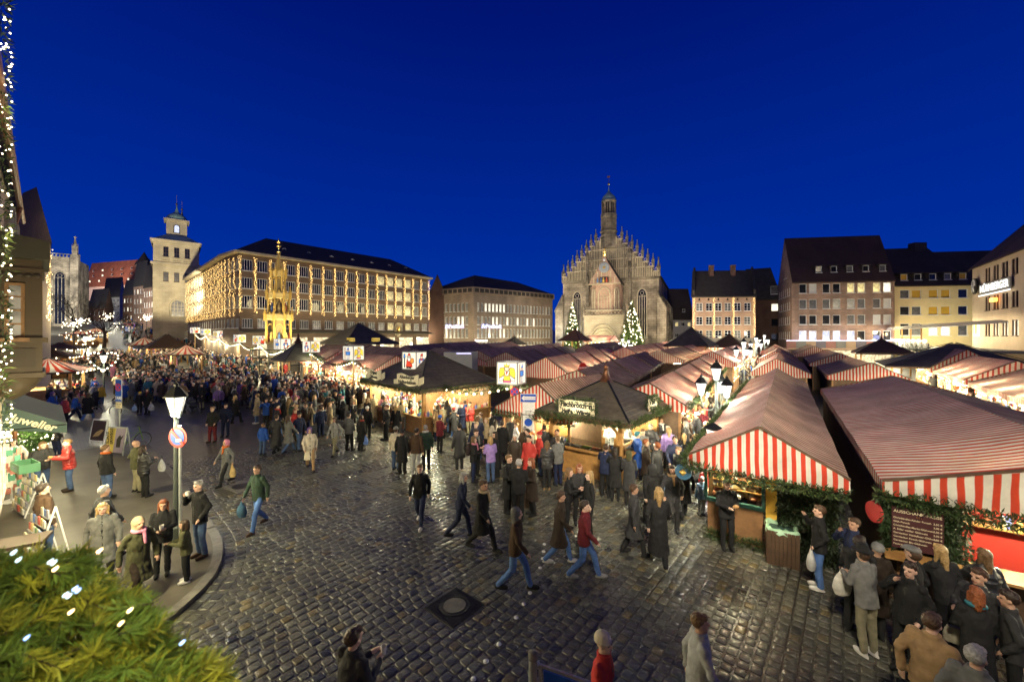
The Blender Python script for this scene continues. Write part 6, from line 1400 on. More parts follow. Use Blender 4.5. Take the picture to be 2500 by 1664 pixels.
 row(1080, 846, 4.1, 1250, 833, 4.45, 2.5, 2.4, 3.0, 'dark canvas row before the long wing of the bank', ('stripe_dark', 'stripe_dark'), 'stripe_dim', '', 170, 2)
 row(1433, 839, 4.35, 1500, 833, 4.55, 2.4, 2.4, 3.1, 'dark canvas stall before the church porch', ('stripe_dim', 'stripe_dark'), 'stripe', '', 180, 1)
 row(990, 842, 4.2, 1160, 832, 4.55, 2.5, 2.4, 3.1, 'narrow striped row below the town hall corner', ('stripe_dim', 'stripe_dark'), 'stripe_dim', '', 185, 2)
 # left front block: ridges run along the front of the market
 p = at(1046, 0, 25.2); ang = rad(46)
 def front(px1, py1, z1, px2, py2, z2, hw, ze, lab, sd, roofs=('stripe_pink', 'stripe_dim'), op='L'):
  a, b = ridge_pts(px1, py1, z1, px2, py2, z2); return stall((a.x, a.y), (b.x, b.y), z1, hw, hw, ze, lab, roofs, 'stripe', op, sd, zr2=z2)
 t = pavilion('grill_stall', 'large black roofed sausage and drinks stall behind the Santa light box', (p.x, p.y), -ang, 7.4, 5.6, 2.5, 4.35, planks=True, cap=False, watts=520, wm='wood', courses=12)
 W_ = Matrix.Translation((p.x, p.y, 0)) @ Matrix.Rotation(-ang, 4, 'Z'); ix, iy = 3.2, 2.3
 for (xa, ya, xb, yb) in ((-ix, -iy, ix, -iy), (ix, -iy, ix, iy)):
  mb = MB(); mb.beam((xa, ya, .5), (xb, yb, .5), .08, 1.0); mb.build('counter_front', M['wood_brown'], t); mb = MB(); mb.beam((xa, ya, 1.02), (xb, yb, 1.02), .6, .05); mb.build('counter_top', M['wood'], t)
 mb = MB(); mb.bx(-ix, ix, iy-.1, iy, 0, 2.5); mb.bx(-ix, -ix+.1, -iy, iy, 0, 2.5); mb.bx(-.8, .8, -.4, .4, 0, 2.2); mb.build('plank_wall', M['wood_brown'], t)
 rr = random.Random(77); gm = MB(); gc = []; goods_mesh(gm, gc, -ix, ix, -iy-.2, -iy+.2, 1.05, 70, rr, GP+[(.1, .2, .5)]*4, .3); goods_mesh(gm, gc, ix-.2, ix+.2, -iy, iy, 1.05, 50, rr, GP, .3); goods_mesh(gm, gc, -ix, ix, .2, 1.0, 1.3, 60, rr, GP, .4)
 me = gm.mesh('goods', M['any']); colattr(me, gc); kind(link('goods', me, t), 'stuff')
 mb = MB()
 for k in range(12): mb.ball((-ix+.55*k, -iy+.3, 2.3), .07, 6, 4)
 for k in range(7): mb.ball((ix-.3, -iy+.7*k, 2.3), .07, 6, 4)
 mb.build('bulb_row', M['bulb_white'], t)
 for k, (loc, r2, tx) in enumerate((((-1.9, -2.72, 2.95), 0, ('Original', 'Glühwein')), ((2.2, -2.72, 2.95), .12, ('Altenberger', 'Nußtenlaiblein')))):
  s = thing('scroll_sign', ['cream scroll sign with dark lettering left of the Santa box on the grill stall roof', 'cream scroll sign reading Altenberger on the grill stall roof'][k], 'sign', W_ @ V(loc), -ang+r2)
  mb = MB(); pr = [(-.95+1.9*i/10, 0, .27+.07*math.sin(i*.75)) for i in range(11)]+[(.95-1.9*i/10, 0, -.27+.07*math.sin((10-i)*.75)) for i in range(11)]; mb.prism(pr, (0, .05, 0)); mb.prism([(.9, .03, -.28), (1.35, .03, -.1), (1.35, .03, .25), (.9, .03, .1)], (0, .04, 0)); mb.prism([(-1.3, .03, -.3), (-.9, .03, -.28), (-.9, .03, .0), (-1.3, .03, -.05)], (0, .04, 0)); mb.build('scroll', M['paper'], s)
  text(tx[0], s, (-.02, -.012, .14), .27, M['black_print'], bold=.006); text(tx[1], s, (-.02, -.012, -.13), .27, M['black_print'], bold=.006); lamp(s, (0, -.8, -.2), 5, (1, .85, .6), .1)
 g0 = [W_ @ V(q) for q in ((-3.7, -2.8, 2.45), (3.7, -2.8, 2.45), (3.7, 2.8, 2.45))]
 garland('fir_garland', 'fir garland along the front eaves of the grill stall', 'garland', [g0[0], (g0[0]+g0[1])/2-V((0, 0, .08)), g0[1]], .16, 200, 45); garland('fir_garland', 'fir garland along the right eaves of the grill stall', 'garland', [g0[1], g0[2]], .16, 160, 46)
 # the small striped gable right of it, beside the road signs
 q = gp(1265, 1090); e0 = at(1192, 1000, 17.2); c0 = at(1262, 943, 18.6)
 d_ = fu; p1 = V((1.05, 16.6, 0)); stall((p1.x, p1.y), (p1.x+fu.x*6, p1.y+fu.y*6), 3.35, 2.3, 1.7, 2.15, 'small stall with bold red white gable between the road signs and the grill stall', ('stripe_dark', 'stripe_dark'), 'stripe', 'F', 201, watts=110)
 e = [V((p1.x, p1.y, 0))-fw*2.35-fu*.05, V((p1.x, p1.y, 0))+fw*1.75-fu*.05]; garland('fir_garland', 'fir garland with red stars under the bold striped gable', 'garland', [(e[0].x, e[0].y, 1.9), (e[1].x, e[1].y, 1.9)], .14, 260, 47)
 front(968, 868, 3.75, 842, 857, 3.95, 2.3, 2.6, 'pink striped stall with gable beside the grill stall, behind the blue figure box', 210)
 front(836, 853, 3.95, 783, 849, 4.05, 2.3, 2.7, 'pink striped stall left of the blue figure box', 211)
 front(1010, 850, 4.1, 905, 843, 4.2, 2.5, 3.0, 'dark canvas stall behind the pink striped front stalls', 212, ('stripe_dark', 'stripe_dark'), '')
 front(1130, 857, 4.0, 1060, 848, 4.1, 2.4, 2.9, 'dark canvas stall behind the grill stall roof', 213, ('stripe_dark', 'stripe_dark'), '')
 front(905, 841, 4.3, 800, 838, 4.35, 2.5, 3.1, 'dark canvas stall in front of the town hall crest', 214, ('stripe_dark', 'stripe_dim'), '')
 def pav(px, Y, s, ze, za, lab, roofm='black_roof', cap=.8, w=120, name='roofed_hut'):
  p = at(px, 0, Y); g = GZ(p.x, p.y); return p, pavilion(name, lab, (p.x, p.y), -UA, s, s, ze+g, za+g, planks=False, cap=cap, roofm=roofm, watts=w, g=g)
 p, t = pav(728, 41, 3.8, 2.6, 4.4, 'dark hut with brown copper knob left of the market, behind the red figure box', 'tarp', 1.2)
 p, t = pav(876, 60, 8.5, 3.6, 6.6, 'big black roofed hut with two yellow signs before the town hall', 'tarp', False)
 for k, dx in enumerate((-1.2, 2.6)):
  q = at(876+dx*16, 829, 55); s = thing('yellow_sign', ['left yellow board sign on the big black hut', 'right yellow board sign on the big black hut'][k], 'sign', tuple(q), -UA+rad(20)); mb = MB(); mb.bx(-.7, .7, -.03, .03, -.25, .25); mb.build('board', flat('sign_yellow', (.6, .42, .08)), s); text('Bratwurst' if k else 'Glühwein', s, (0, -.04, 0), .3, M['black_print']); lamp(s, (0, -.8, 0), 6, (1, .85, .6), .1)
 pav(1404, 58, 3.6, 4.4, 6.0, 'brown pointed canopy roof left of the church porch', 'wood_brown', False, 60)
 pav(1688, 62, 6.4, 3.6, 6.3, 'black pyramid hut with small red sign before the white house', 'tarp', .6, 90)
 pav(1780, 66, 5.5, 3.2, 5.2, 'reddish pyramid hut under the red neon sign', 'wood_dark', .6, 90)
 pav(408, 62, 5.2, 2.6, 4.6, 'brown roofed hut with lit counter at the left end of the market', 'wood_dark', False, 260)
 pav(455, 50, 3.6, 2.4, 3.5, 'small lit hut with striped roof beside the string light poles', 'stripe_pink', False, 260)
 pav(352, 70, 4.5, 2.6, 3.9, 'striped hut farther up at the left end of the market', 'stripe_pink', False, 200)
 pav(1255, 80, 3.6, 3.0, 4.5, 'small black hut before the bank with bright shop lamps', 'tarp', .6, 60)
 # stall before the church porch, open and very bright
 p = at(1436, 0, 74); q = at(1500, 0, 70); g = GZ(p.x, p.y)
 stall((p.x, p.y), (q.x, q.y), 5.6, 1.6, 1.6, 4.6, 'bright open choir stage with pink striped roof below the church porch', ('stripe_dim', 'stripe_pink'), 'stripe', 'R', 240, watts=420)
 # white trailer among the roofs
 p = at(1126, 0, 36); t = thing('white_trailer', 'white trailer box with violet light line among the dark stall roofs', 'trailer', (p.x, p.y, 0), -rad(10)); mb = MB(); mb.bx(-1.3, 1.3, -1, 1, .5, 3.95); mb.build('body', flat('trailer_grey', (.3, .3, .29)), t); mb = MB(); mb.bx(-.1, 1.2, -1.05, -1.0, 3.82, 3.88); mb.build('light_line', M['neon_violet'], t)
 for k in (-1, 1): mb = MB(); mb.lathe([(.35, 0), (.35, .2), (0, .2)], 14); o = mb.build('wheel', M['dark_metal'], t, loc=(k*.9, -.9, .35)); o.rotation_euler = (rad(90), 0, 0)
 # fancy stalls along the far left
 for k, (px, Y, s, lab, rm) in enumerate(((118, 30, 4.0, 'orange striped round fairground stall at the far left', 'stripe'), (122, 44, 4.0, 'yellow lit food stall behind the striped fairground stall', 'wood_dark'), (150, 60, 4.5, 'brown roofed sweet stall with many lamps at the far left', 'wood_dark'), (200, 82, 5, 'pale tented stall at the foot of the street', 'stripe_dim'), (235, 88, 4, 'pale canopy hut near the street corner', 'stripe_dim'))):
  p = at(px, 0, Y); g = GZ(p.x, p.y); t = pavilion('fair_stall', lab, (p.x, p.y), .6, s, s, 2.3+g, 3.2+g, planks=False, cap=False, roofm=rm, watts=240, g=g)
  mb = MB(); mb.bx(-s/2+.5, s/2-.5, -s/2+.5, s/2-.5, g, g+1); mb.build('counter', M['wood'], t); bb = MB()
  for j in range(16): a = j/16*4; i = int(a); f = a-i; c = [(-1, -1), (1, -1), (1, 1), (-1, 1), (-1, -1)]; x = (c[i][0]*(1-f)+c[i+1][0]*f)*s/2; y = (c[i][1]*(1-f)+c[i+1][1]*f)*s/2; bb.ball((x, y, 2.2+g), .07, 6, 4)
  bb.build('bulb_row', M['bulb_white'], t)
middle()
# ------------------------------------------------------------------ lamps, poles, signs, street furniture
def lantern_head(t, loc, s=1.0, watts=60, n=6, c=(1, .93, .78)):
 x, y, z = loc; mb = MB(); mb.lathe([(.13*s, 0), (.235*s, .46*s)], n, (x, y, z)); mb.build('lamp_glass', M['lamp_glass'], t)
 mb = MB()
 for k in range(n): a = 2*math.pi*k/n; mb.tube([(x+.135*s*math.cos(a), y+.135*s*math.sin(a), z), (x+.242*s*math.cos(a), y+.242*s*math.sin(a), z+.46*s)], .012*s, 4)
 mb.lathe([(.06*s, -.08*s), (.15*s, -.01*s), (.15*s, .0)], n, (x, y, z)); mb.build('lamp_frame', M['green_metal'], t)
 mb = MB(); mb.lathe([(.29*s, .46*s), (.29*s, .49*s), (.1*s, .72*s), (.06*s, .74*s), (.07*s, .8*s), (.02*s, .84*s), (.01*s, .92*s)], n, (x, y, z)); mb.build('lamp_cap', M['dark_metal'], t)
 if watts: lamp(t, (x, y, z-.12*s), watts, c, .16*s)
def candelabra(p, zt, label, s=1.0, watts=60, arms=3, a0=.5, light=True):
 g = p.z; t = thing('street_lantern', label, 'street lamp', p, 0, 'four armed lanterns down the aisle'); H = zt-g
 mb = MB(); mb.lathe([(.17, 0), (.17, .25), (.12, .3), (.1, .9), (.07, 1.0), (.065, H-.9*s)], 10); mb.build('post', M['green_metal'], t)
 lantern_head(t, (0, 0, H-.92*s), s, watts if light else 0)
 for k in range(arms):
  a = a0+2*math.pi*k/arms; r = .62*s; ca, sa = math.cos(a), math.sin(a); z0 = H-2.2*s
  pts = [(ca*r*q, sa*r*q, z0+dz*s) for q, dz in ((.05, .1), (.3, -.12), (.65, -.16), (.92, .02), (1, .35), (1, .55))]
  mb = MB(); mb.tube(pts, .028*s, 6); mb.build('arm', M['green_metal'], t); lantern_head(t, (ca*r, sa*r, z0+.6*s), s, watts if light and k != 1 else 0)
 return t
def lanterns():
 p = gp(1749, 1110); candelabra(p, 4.35, 'nearest four armed lantern on the aisle, between fish stall and long striped row', 1.0, 75, a0=-1.35)
 for k, (px, Y, zt) in enumerate(((1816, 40, 5.0), (1846, 55, 5.4), (1866, 70, 5.8))):
  q = at(px, 0, Y); q.z = GZ(q.x, q.y); candelabra(q, zt+.3, f'tall four armed lantern down the bright aisle, {ORD[k+1]} from the camera', 1.15, 170, a0=-1.2)
 for k, (px, Y, zt) in enumerate(((1520, 72, 6.4), (1535, 70, 6.2))):
  q = at(px, 0, Y); q.z = GZ(q.x, q.y); candelabra(q, zt-1, ['lantern with bright heads left of the large lit fir tree foot', 'lantern with bright heads right before the large lit fir tree'][k], 1.1, 110)
 # square lamp on a wooden pole beside the long row
 p = gp(1742, 1258); t = thing('pole_lamp', 'square lamp on a wooden pole at the corner of the near striped stall', 'street lamp', p)
 mb = MB(); mb.bx(-.06, .06, -.06, .06, 0, 2.3); mb.build('pole', M['pole_wood'], t)
 mb = MB(); mb.lathe([(.14, 2.3), (.2, 2.56)], 4, ph=math.pi/4+.3); mb.build('lamp_glass', M['lamp_glass'], t)
 mb = MB(); mb.lathe([(.28, 2.56), (.27, 2.6), (.05, 2.74), (0, 2.76)], 4, ph=math.pi/4+.3); mb.build('lamp_cap', M['dark_metal'], t); lamp(t, (0, 0, 2.18), 130, (1, .92, .74), .15)
 # left street lamp and its twin posts
 p = gp(430, 1322); p.z = .085; t = thing('street_lamp', 'tall green street lamp with single glowing lantern on the near left pavement', 'street lamp', p); H = 4.15
 mb = MB(); mb.lathe([(.13, 0), (.13, .3), (.075, .4), (.06, 1.2), (.05, H-.95)], 10); mb.build('post', M['green_metal'], t)
 mb = MB()
 for s in (-1, 1): mb.tube([(0, 0, H-1.05), (s*.12, 0, H-.98), (s*.13, 0, H-.85)], .018, 5)
 mb.build('bracket', M['green_metal'], t); lantern_head(t, (0, 0, H-.92), .95, 105, 6)
 p = gp(440, 1330); p.z = .085; t = thing('parking_sign', 'round blue and red no parking sign on a grey pole beside the street lamp', 'sign', p, rad(-8))
 mb = MB(); mb.tube([(0, 0, 0), (0, 0, 2.95)], .032, 8); mb.build('pole', M['steel'], t); z = 2.68
 disc(t, (0, -.06, z), .265, 'sign_red'); disc(t, (0, -.07, z), .2, 'sign_blue', 'blue_field')
 mb = MB(); mb.box((0, -.085, z), (.5, .006, .07), mat=Matrix.Rotation(rad(45), 3, 'Y')); mb.build('red_bar', M['sign_red'], t)
 mb = MB(); mb.box((.05, -.092, z-.07), (.16, .006, .07), mat=Matrix.Rotation(rad(-6), 3, 'Y')); mb.build('sticker', M['sign_white'], t)
 # lamps with rings of bulbs
 for k, (px, py, Y, r, lab) in enumerate(((253, 882, 33, 1.15, 'street lamp with a broad heart ring of warm bulbs near the bicycle'), (210, 830, 55, 1.25, 'street lamp with ring of warm bulbs beyond the bicycle lamp'), (180, 795, 72, 1.5, 'lamp cluster with warm bulbs at the far left before the choir'), (200, 786, 95, 1.5, 'far lamp cluster with warm bulbs at the street foot'), (262, 775, 115, 1.4, 'far bright lamp where the street climbs'), (358, 778, 105, 1.3, 'bright lamp at the foot of the pale tower'))):
  q = at(px, py, Y); g = GZ(q.x, q.y); t = thing('ring_lamp', lab, 'street lamp', (q.x, q.y, g)); h = max(2.6, q.z-g)
  mb = MB(); mb.lathe([(.12, 0), (.06, .8), (.05, h)], 8); mb.build('post', M['green_metal'], t); lantern_head(t, (0, 0, h), 1.1 if k < 2 else 1.4, 150 if k < 2 else 170, c=(1, .85, .58))
  mb = MB(); mr = MB(); n = 26; pts = []
  if k > 0:
   for j in range(30): mb.octa((R.gauss(0, r*.6), R.gauss(0, .4), h+.2+R.gauss(0, r*.35)), .1)
   mb.build('bulb_cluster', M['bulb_white'], t); continue
  for j in range(n):
   a = 2*math.pi*j/n; x = r*1.1*math.sin(a)**3 if k == 0 else r*math.cos(a); zz = (r*.8*(.81*math.cos(a)-.31*math.cos(2*a)-.12*math.cos(3*a))) if k == 0 else r*.7*math.sin(a)
   pts.append((x, 0, h+.1+zz)); mb.ball((x, -.05, h+.1+zz), .06, 6, 4)
  mr.tube(pts+[pts[0]], .05, 5); mr.build('ring', M['green_metal'], t); mb.build('bulb_ring', M['bulb_white'], t)
def disc(t, loc, r, m, name='disc', th=.008, n=28):
 mb = MB(); mb.lathe([(r, 0), (r, th), (0, th)], n); o = mb.build(name, M[m], t, loc=loc); o.rotation_euler = (rad(90), 0, 0); return o
def plate(t, loc, w, h, m, name='plate', th=.012, r=.02):
 mb = MB(); mb.bx(-w/2, w/2, -th/2, th/2, -h/2, h/2); return mb.build(name, M[m], t, loc=loc)
def ped_figure(s, t, x, z, m):                   # walking figure pictogram
 mb = MB(); c = [(x+.05*s*math.cos(a), -.02, z+.42*s+.05*s*math.sin(a)) for a in [i*math.pi/5 for i in range(10)]]; mb.prism(c, (0, -.006, 0))
 mb.prism([(x-.06*s, -.02, z+.1*s), (x+.06*s, -.02, z+.1*s), (x+.07*s, -.02, z+.36*s), (x-.06*s, -.02, z+.36*s)], (0, -.006, 0)); mb.prism([(x-.05*s, -.02, z+.1*s), (x, -.02, z+.1*s), (x-.08*s, -.02, z-.2*s), (x-.13*s, -.02, z-.2*s)], (0, -.006, 0)); mb.prism([(x, -.02, z+.1*s), (x+.06*s, -.02, z+.1*s), (x+.12*s, -.02, z-.2*s), (x+.07*s, -.02, z-.2*s)], (0, -.006, 0)); mb.build('pictogram', M[m], t)
def bike_icon(t, z, s, m):
 mb = MB()
 for x in (-.16, .16): mb.tube([(x*s+.1*s*math.cos(a), -.018, z+.1*s*math.sin(a)) for a in [i*math.pi/7 for i in range(15)]], .009, 4)
 mb.tube([(-.16*s, -.018, z), (-.05*s, -.018, z+.17*s), (.1*s, -.018, z+.17*s), (.0, -.018, z), (-.05*s, -.018, z+.17*s)], .009, 4); mb.tube([(.16*s, -.018, z), (.09*s, -.018, z+.23*s), (.14*s, -.018, z+.24*s)], .009, 4); mb.tube([(-.16*s, -.018, z), (0, -.018, z)], .009, 4); mb.build('pictogram', M[m], t)
def signs():
 p = gp(1290, 1130); d = p.y; k = d/F; zz = lambda y: EH-(y-HZ)*k
 t = thing('zone_sign', 'pedestrian zone sign frame with one way arrow and bicycle plate between the stalls', 'sign', p, rad(-6))
 w_ = 33*k; mb = MB()
 for s in (-1, 1): mb.tube([(s*w_/2, 0, 0), (s*w_/2, 0, zz(1018)), (s*w_*.44, 0, zz(1013))], .022, 6)
 mb.tube([(-w_*.44, 0, zz(1013)), (w_*.44, 0, zz(1013))], .022, 6); mb.build('frame', M['steel'], t)
 plate(t, (0, -.02, zz(1033)), .46, .66, 'sign_white', 'zone_plate'); disc(t, (0, -.035, zz(1030)), .165, 'sign_blue', 'blue_disc')
 ped_figure(.34, t, -.04, zz(1034), 'sign_white'); ped_figure(.22, t, .07, zz(1036), 'sign_white')
 text('ZONE', t, (0, -.032, zz(1050)), .13, M['black_print'], ext=.002)
 plate(t, (0, -.02, zz(1072)), .46, .36, 'sign_white', 'text_plate')
 for i, s in enumerate(('Fußgängerzone', 'Fahrverkehr frei', 'Mo–Fr 6–10 h')): text(s, t, (0, -.03, zz(1066+6*i)), .065, M['black_print'], ext=.002)
 plate(t, (0, -.02, zz(996)), .5, .48, 'sign_white', 'bicycle_plate'); bike_icon(t, zz(995), .95, 'black_print')
 mb = MB()
 for z, s in ((zz(1003), 1), (zz(1006.5), -1)): mb.tube([(-.13, -.03, z), (.13, -.03, z)], .008, 4); mb.tube([(s*.08, -.03, z+.03), (s*.14, -.03, z), (s*.08, -.03, z-.03)], .008, 4)
 mb.build('arrow', M['black_print'], t)
 mb = MB()
 for s in (-1, 1): mb.tube([(s*.17, .01, zz(1013)), (s*.17, .01, zz(961))], .02, 6)
 mb.build('pole', M['steel'], t)
 plate(t, (0, -.03, zz(971)), .68, .36, 'sign_white', 'arrow_plate_rim'); plate(t, (0, -.042, zz(971)), .65, .33, 'sign_blue', 'arrow_plate')
 mb = MB(); z = zz(971); mb.prism([(-.29, -.05, z), (-.17, -.05, z+.12), (-.17, -.05, z+.07), (.3, -.05, z+.07), (.3, -.05, z-.07), (-.17, -.05, z-.07), (-.17, -.05, z-.12)], (0, -.005, 0)); mb.build('white_arrow', M['sign_white'], t); text('Einbahnstraße', t, (.07, -.06, z), .085, M['sign_blue'], ext=.002)
 # taxi sign on the left pavement
 p = gp(290, 1102); p.z = .085; k = p.y/F; zz = lambda y: EH-p.z-(y-HZ)*k
 t = thing('taxi_sign', 'tall blue TAXI sign with red no stopping circle on the left pavement', 'sign', p, rad(-16)); mb = MB(); mb.tube([(0, .03, 0), (0, .03, zz(927))], .03, 7); mb.build('pole', M['steel'], t)
 plate(t, (0, 0, zz(953)), .42, 1.02, 'sign_white', 'rim'); plate(t, (0, -.012, zz(953)), .39, .99, 'sign_blue', 'blue_plate')
 disc(t, (0, -.02, zz(945)), .175, 'sign_red'); disc(t, (0, -.03, zz(945)), .135, 'sign_blue', 'blue_field')
 for a in (45, -45): mb = MB(); mb.box((0, -.042-.002*(a > 0), zz(945)), (.3, .005, .045), mat=Matrix.Rotation(rad(a), 3, 'Y')); mb.build('red_bar', M['sign_red'], t)
 text('TAXI', t, (0, -.025, zz(971)), .19, M['sign_white'], bold=.006, ext=.003); plate(t, (0, 0, zz(989)), .4, .26, 'paper', 'small_plate')
 for i, s in enumerate(('20.00 – 6.00', '3 Taxen')): text(s, t, (0, -.01, zz(986.5+5*i)), .06, M['black_print'], ext=.002)
 # no stopping sign on the light box pole
 p = gp(1249, 1108); t = thing('no_stopping_sign', 'round red and blue no stopping sign on the wooden light box pole', 'sign', (p.x+.13, p.y-.18, 2.85), rad(-4))
 disc(t, (0, 0, 0), .205, 'sign_red'); disc(t, (0, -.01, 0), .16, 'sign_blue', 'blue_field')
 for a in (45, -45): mb = MB(); mb.box((0, -.022-.002*(a > 0), 0), (.36, .005, .05), mat=Matrix.Rotation(rad(a), 3, 'Y')); mb.build('red_bar', M['sign_red'], t)
 plate(t, (0, 0, -.38), .36, .2, 'sign_white'); text('Rettungsweg', t, (0, -.012, -.38), .06, M['black_print'], ext=.002)
signs()
lanterns()
def gl(name, c, s=.2):
 if name not in PAL: PAL[name] = glow(name, c, s, c)
 return PAL[name]
FIGC = [('fig_black', (.01, .01, .01)), ('fig_yellow', (.85, .62, .05)), ('fig_red', (.7, .05, .02)), ('fig_blue', (.06, .25, .7)), ('fig_skin', (.85, .6, .45)), ('fig_white', (.85, .82, .75)), ('fig_orange', (.8, .3, .05)), ('fig_pink', (.75, .15, .3))]
def figure(kind_, parent, loc, rz, s):
 """flat stylised stained figure: outlined shapes on a light box face, in units of the face"""
 mb = MB(); lay = [0]
 def poly(pts, c):
  lay[0] += 1; y = -.004*lay[0]; cx = sum(p[0] for p in pts)/len(pts); cz = sum(p[1] for p in pts)/len(pts)
  ol = [(cx+(x-cx)*1.0+(.022 if x > cx else -.022), y+.002, cz+(z-cz)+(.022 if z > cz else -.022)) for x, z in pts]
  mb.prism([(x*s, yy, z*s) for x, yy, z in ol], (0, .001, 0), 0); mb.prism([(x*s, y, z*s) for x, z in pts], (0, .001, 0), c)
 circ = lambda x, z, r, n=10: [(x+r*math.cos(2*math.pi*i/n), z+r*math.sin(2*math.pi*i/n)) for i in range(n)]
 if kind_ == 'angel':
  for q in (-1, 1): poly([(q*.08, .12), (q*.18, .26), (q*.34, .22), (q*.39, .05), (q*.38, -.2), (q*.14, -.05)], 1); poly([(q*.14, -.12), (q*.38, -.24), (q*.36, -.34), (q*.2, -.3)], 5)
  poly([(-.1, .1), (.1, .1), (.17, -.4), (-.17, -.4)], 1); poly([(-.17, -.33), (.17, -.33), (.18, -.4), (-.18, -.4)], 7); poly([(-.12, .12), (.12, .12), (.06, -.1), (-.06, -.1)], 5); poly([(-.04, .06), (.04, .06), (0, -.06)], 2)
  poly(circ(0, .21, .1), 4); poly([(-.1, .3), (.1, .3), (.13, .42), (.05, .36), (0, .44), (-.05, .36), (-.13, .42)], 1)
 elif kind_ == 'santa':
  poly([(-.14, .08), (.14, .08), (.22, -.36), (-.22, -.36)], 2); poly(circ(.2, .0, .14), 6); poly(circ(0, .18, .11), 4); poly([(-.11, .16), (.11, .16), (.07, -.02), (-.07, -.02)], 5); poly([(-.12, .24), (.12, .24), (.06, .4), (-.02, .42)], 2); poly([(-.14, .23), (.14, .23), (.14, .27), (-.14, .27)], 5)
  poly([(-.33, -.38), (-.3, -.38), (-.3, .3), (-.33, .3)], 0); poly([(-.38, .18), (-.26, .18), (-.28, .38), (-.36, .38)], 3); poly([(-.14, -.36), (-.03, -.36), (-.03, -.43), (-.16, -.43)], 0); poly([(.03, -.36), (.14, -.36), (.16, -.43), (.03, -.43)], 0)
 elif kind_ == 'soldier':
  poly([(-.12, .1), (.12, .1), (.14, -.15), (-.14, -.15)], 3); poly([(-.12, -.15), (-.02, -.15), (-.02, -.42), (-.11, -.42)], 5); poly([(.02, -.15), (.12, -.15), (.11, -.42), (.02, -.42)], 5); poly([(-.2, .08), (-.12, .1), (-.13, -.12), (-.19, -.12)], 3); poly([(.2, .08), (.12, .1), (.13, -.12), (.19, -.12)], 3); poly(circ(0, .19, .09), 4); poly([(-.1, .25), (.1, .25), (.02, .42)], 3); poly([(-.29, -.4), (-.26, -.4), (-.26, .38), (-.29, .38)], 6)
 else:
  poly([(-.13, .1), (.13, .1), (.2, -.4), (-.2, -.4)], 2); poly([(-.1, 0), (.1, 0), (.12, -.35), (-.12, -.35)], 5); poly([(-.22, .08), (-.13, .1), (-.15, -.15), (-.24, -.12)], 3); poly([(.22, .08), (.13, .1), (.15, -.15), (.24, -.12)], 3); poly(circ(0, .2, .1), 4); poly([(-.12, .27), (.12, .27), (.09, .4), (-.05, .36)], 2); poly(circ(.26, -.2, .07), 6)
 return mb.build('painted_figure', [gl(n, c) for n, c in FIGC], parent, loc=loc, rz=rz)
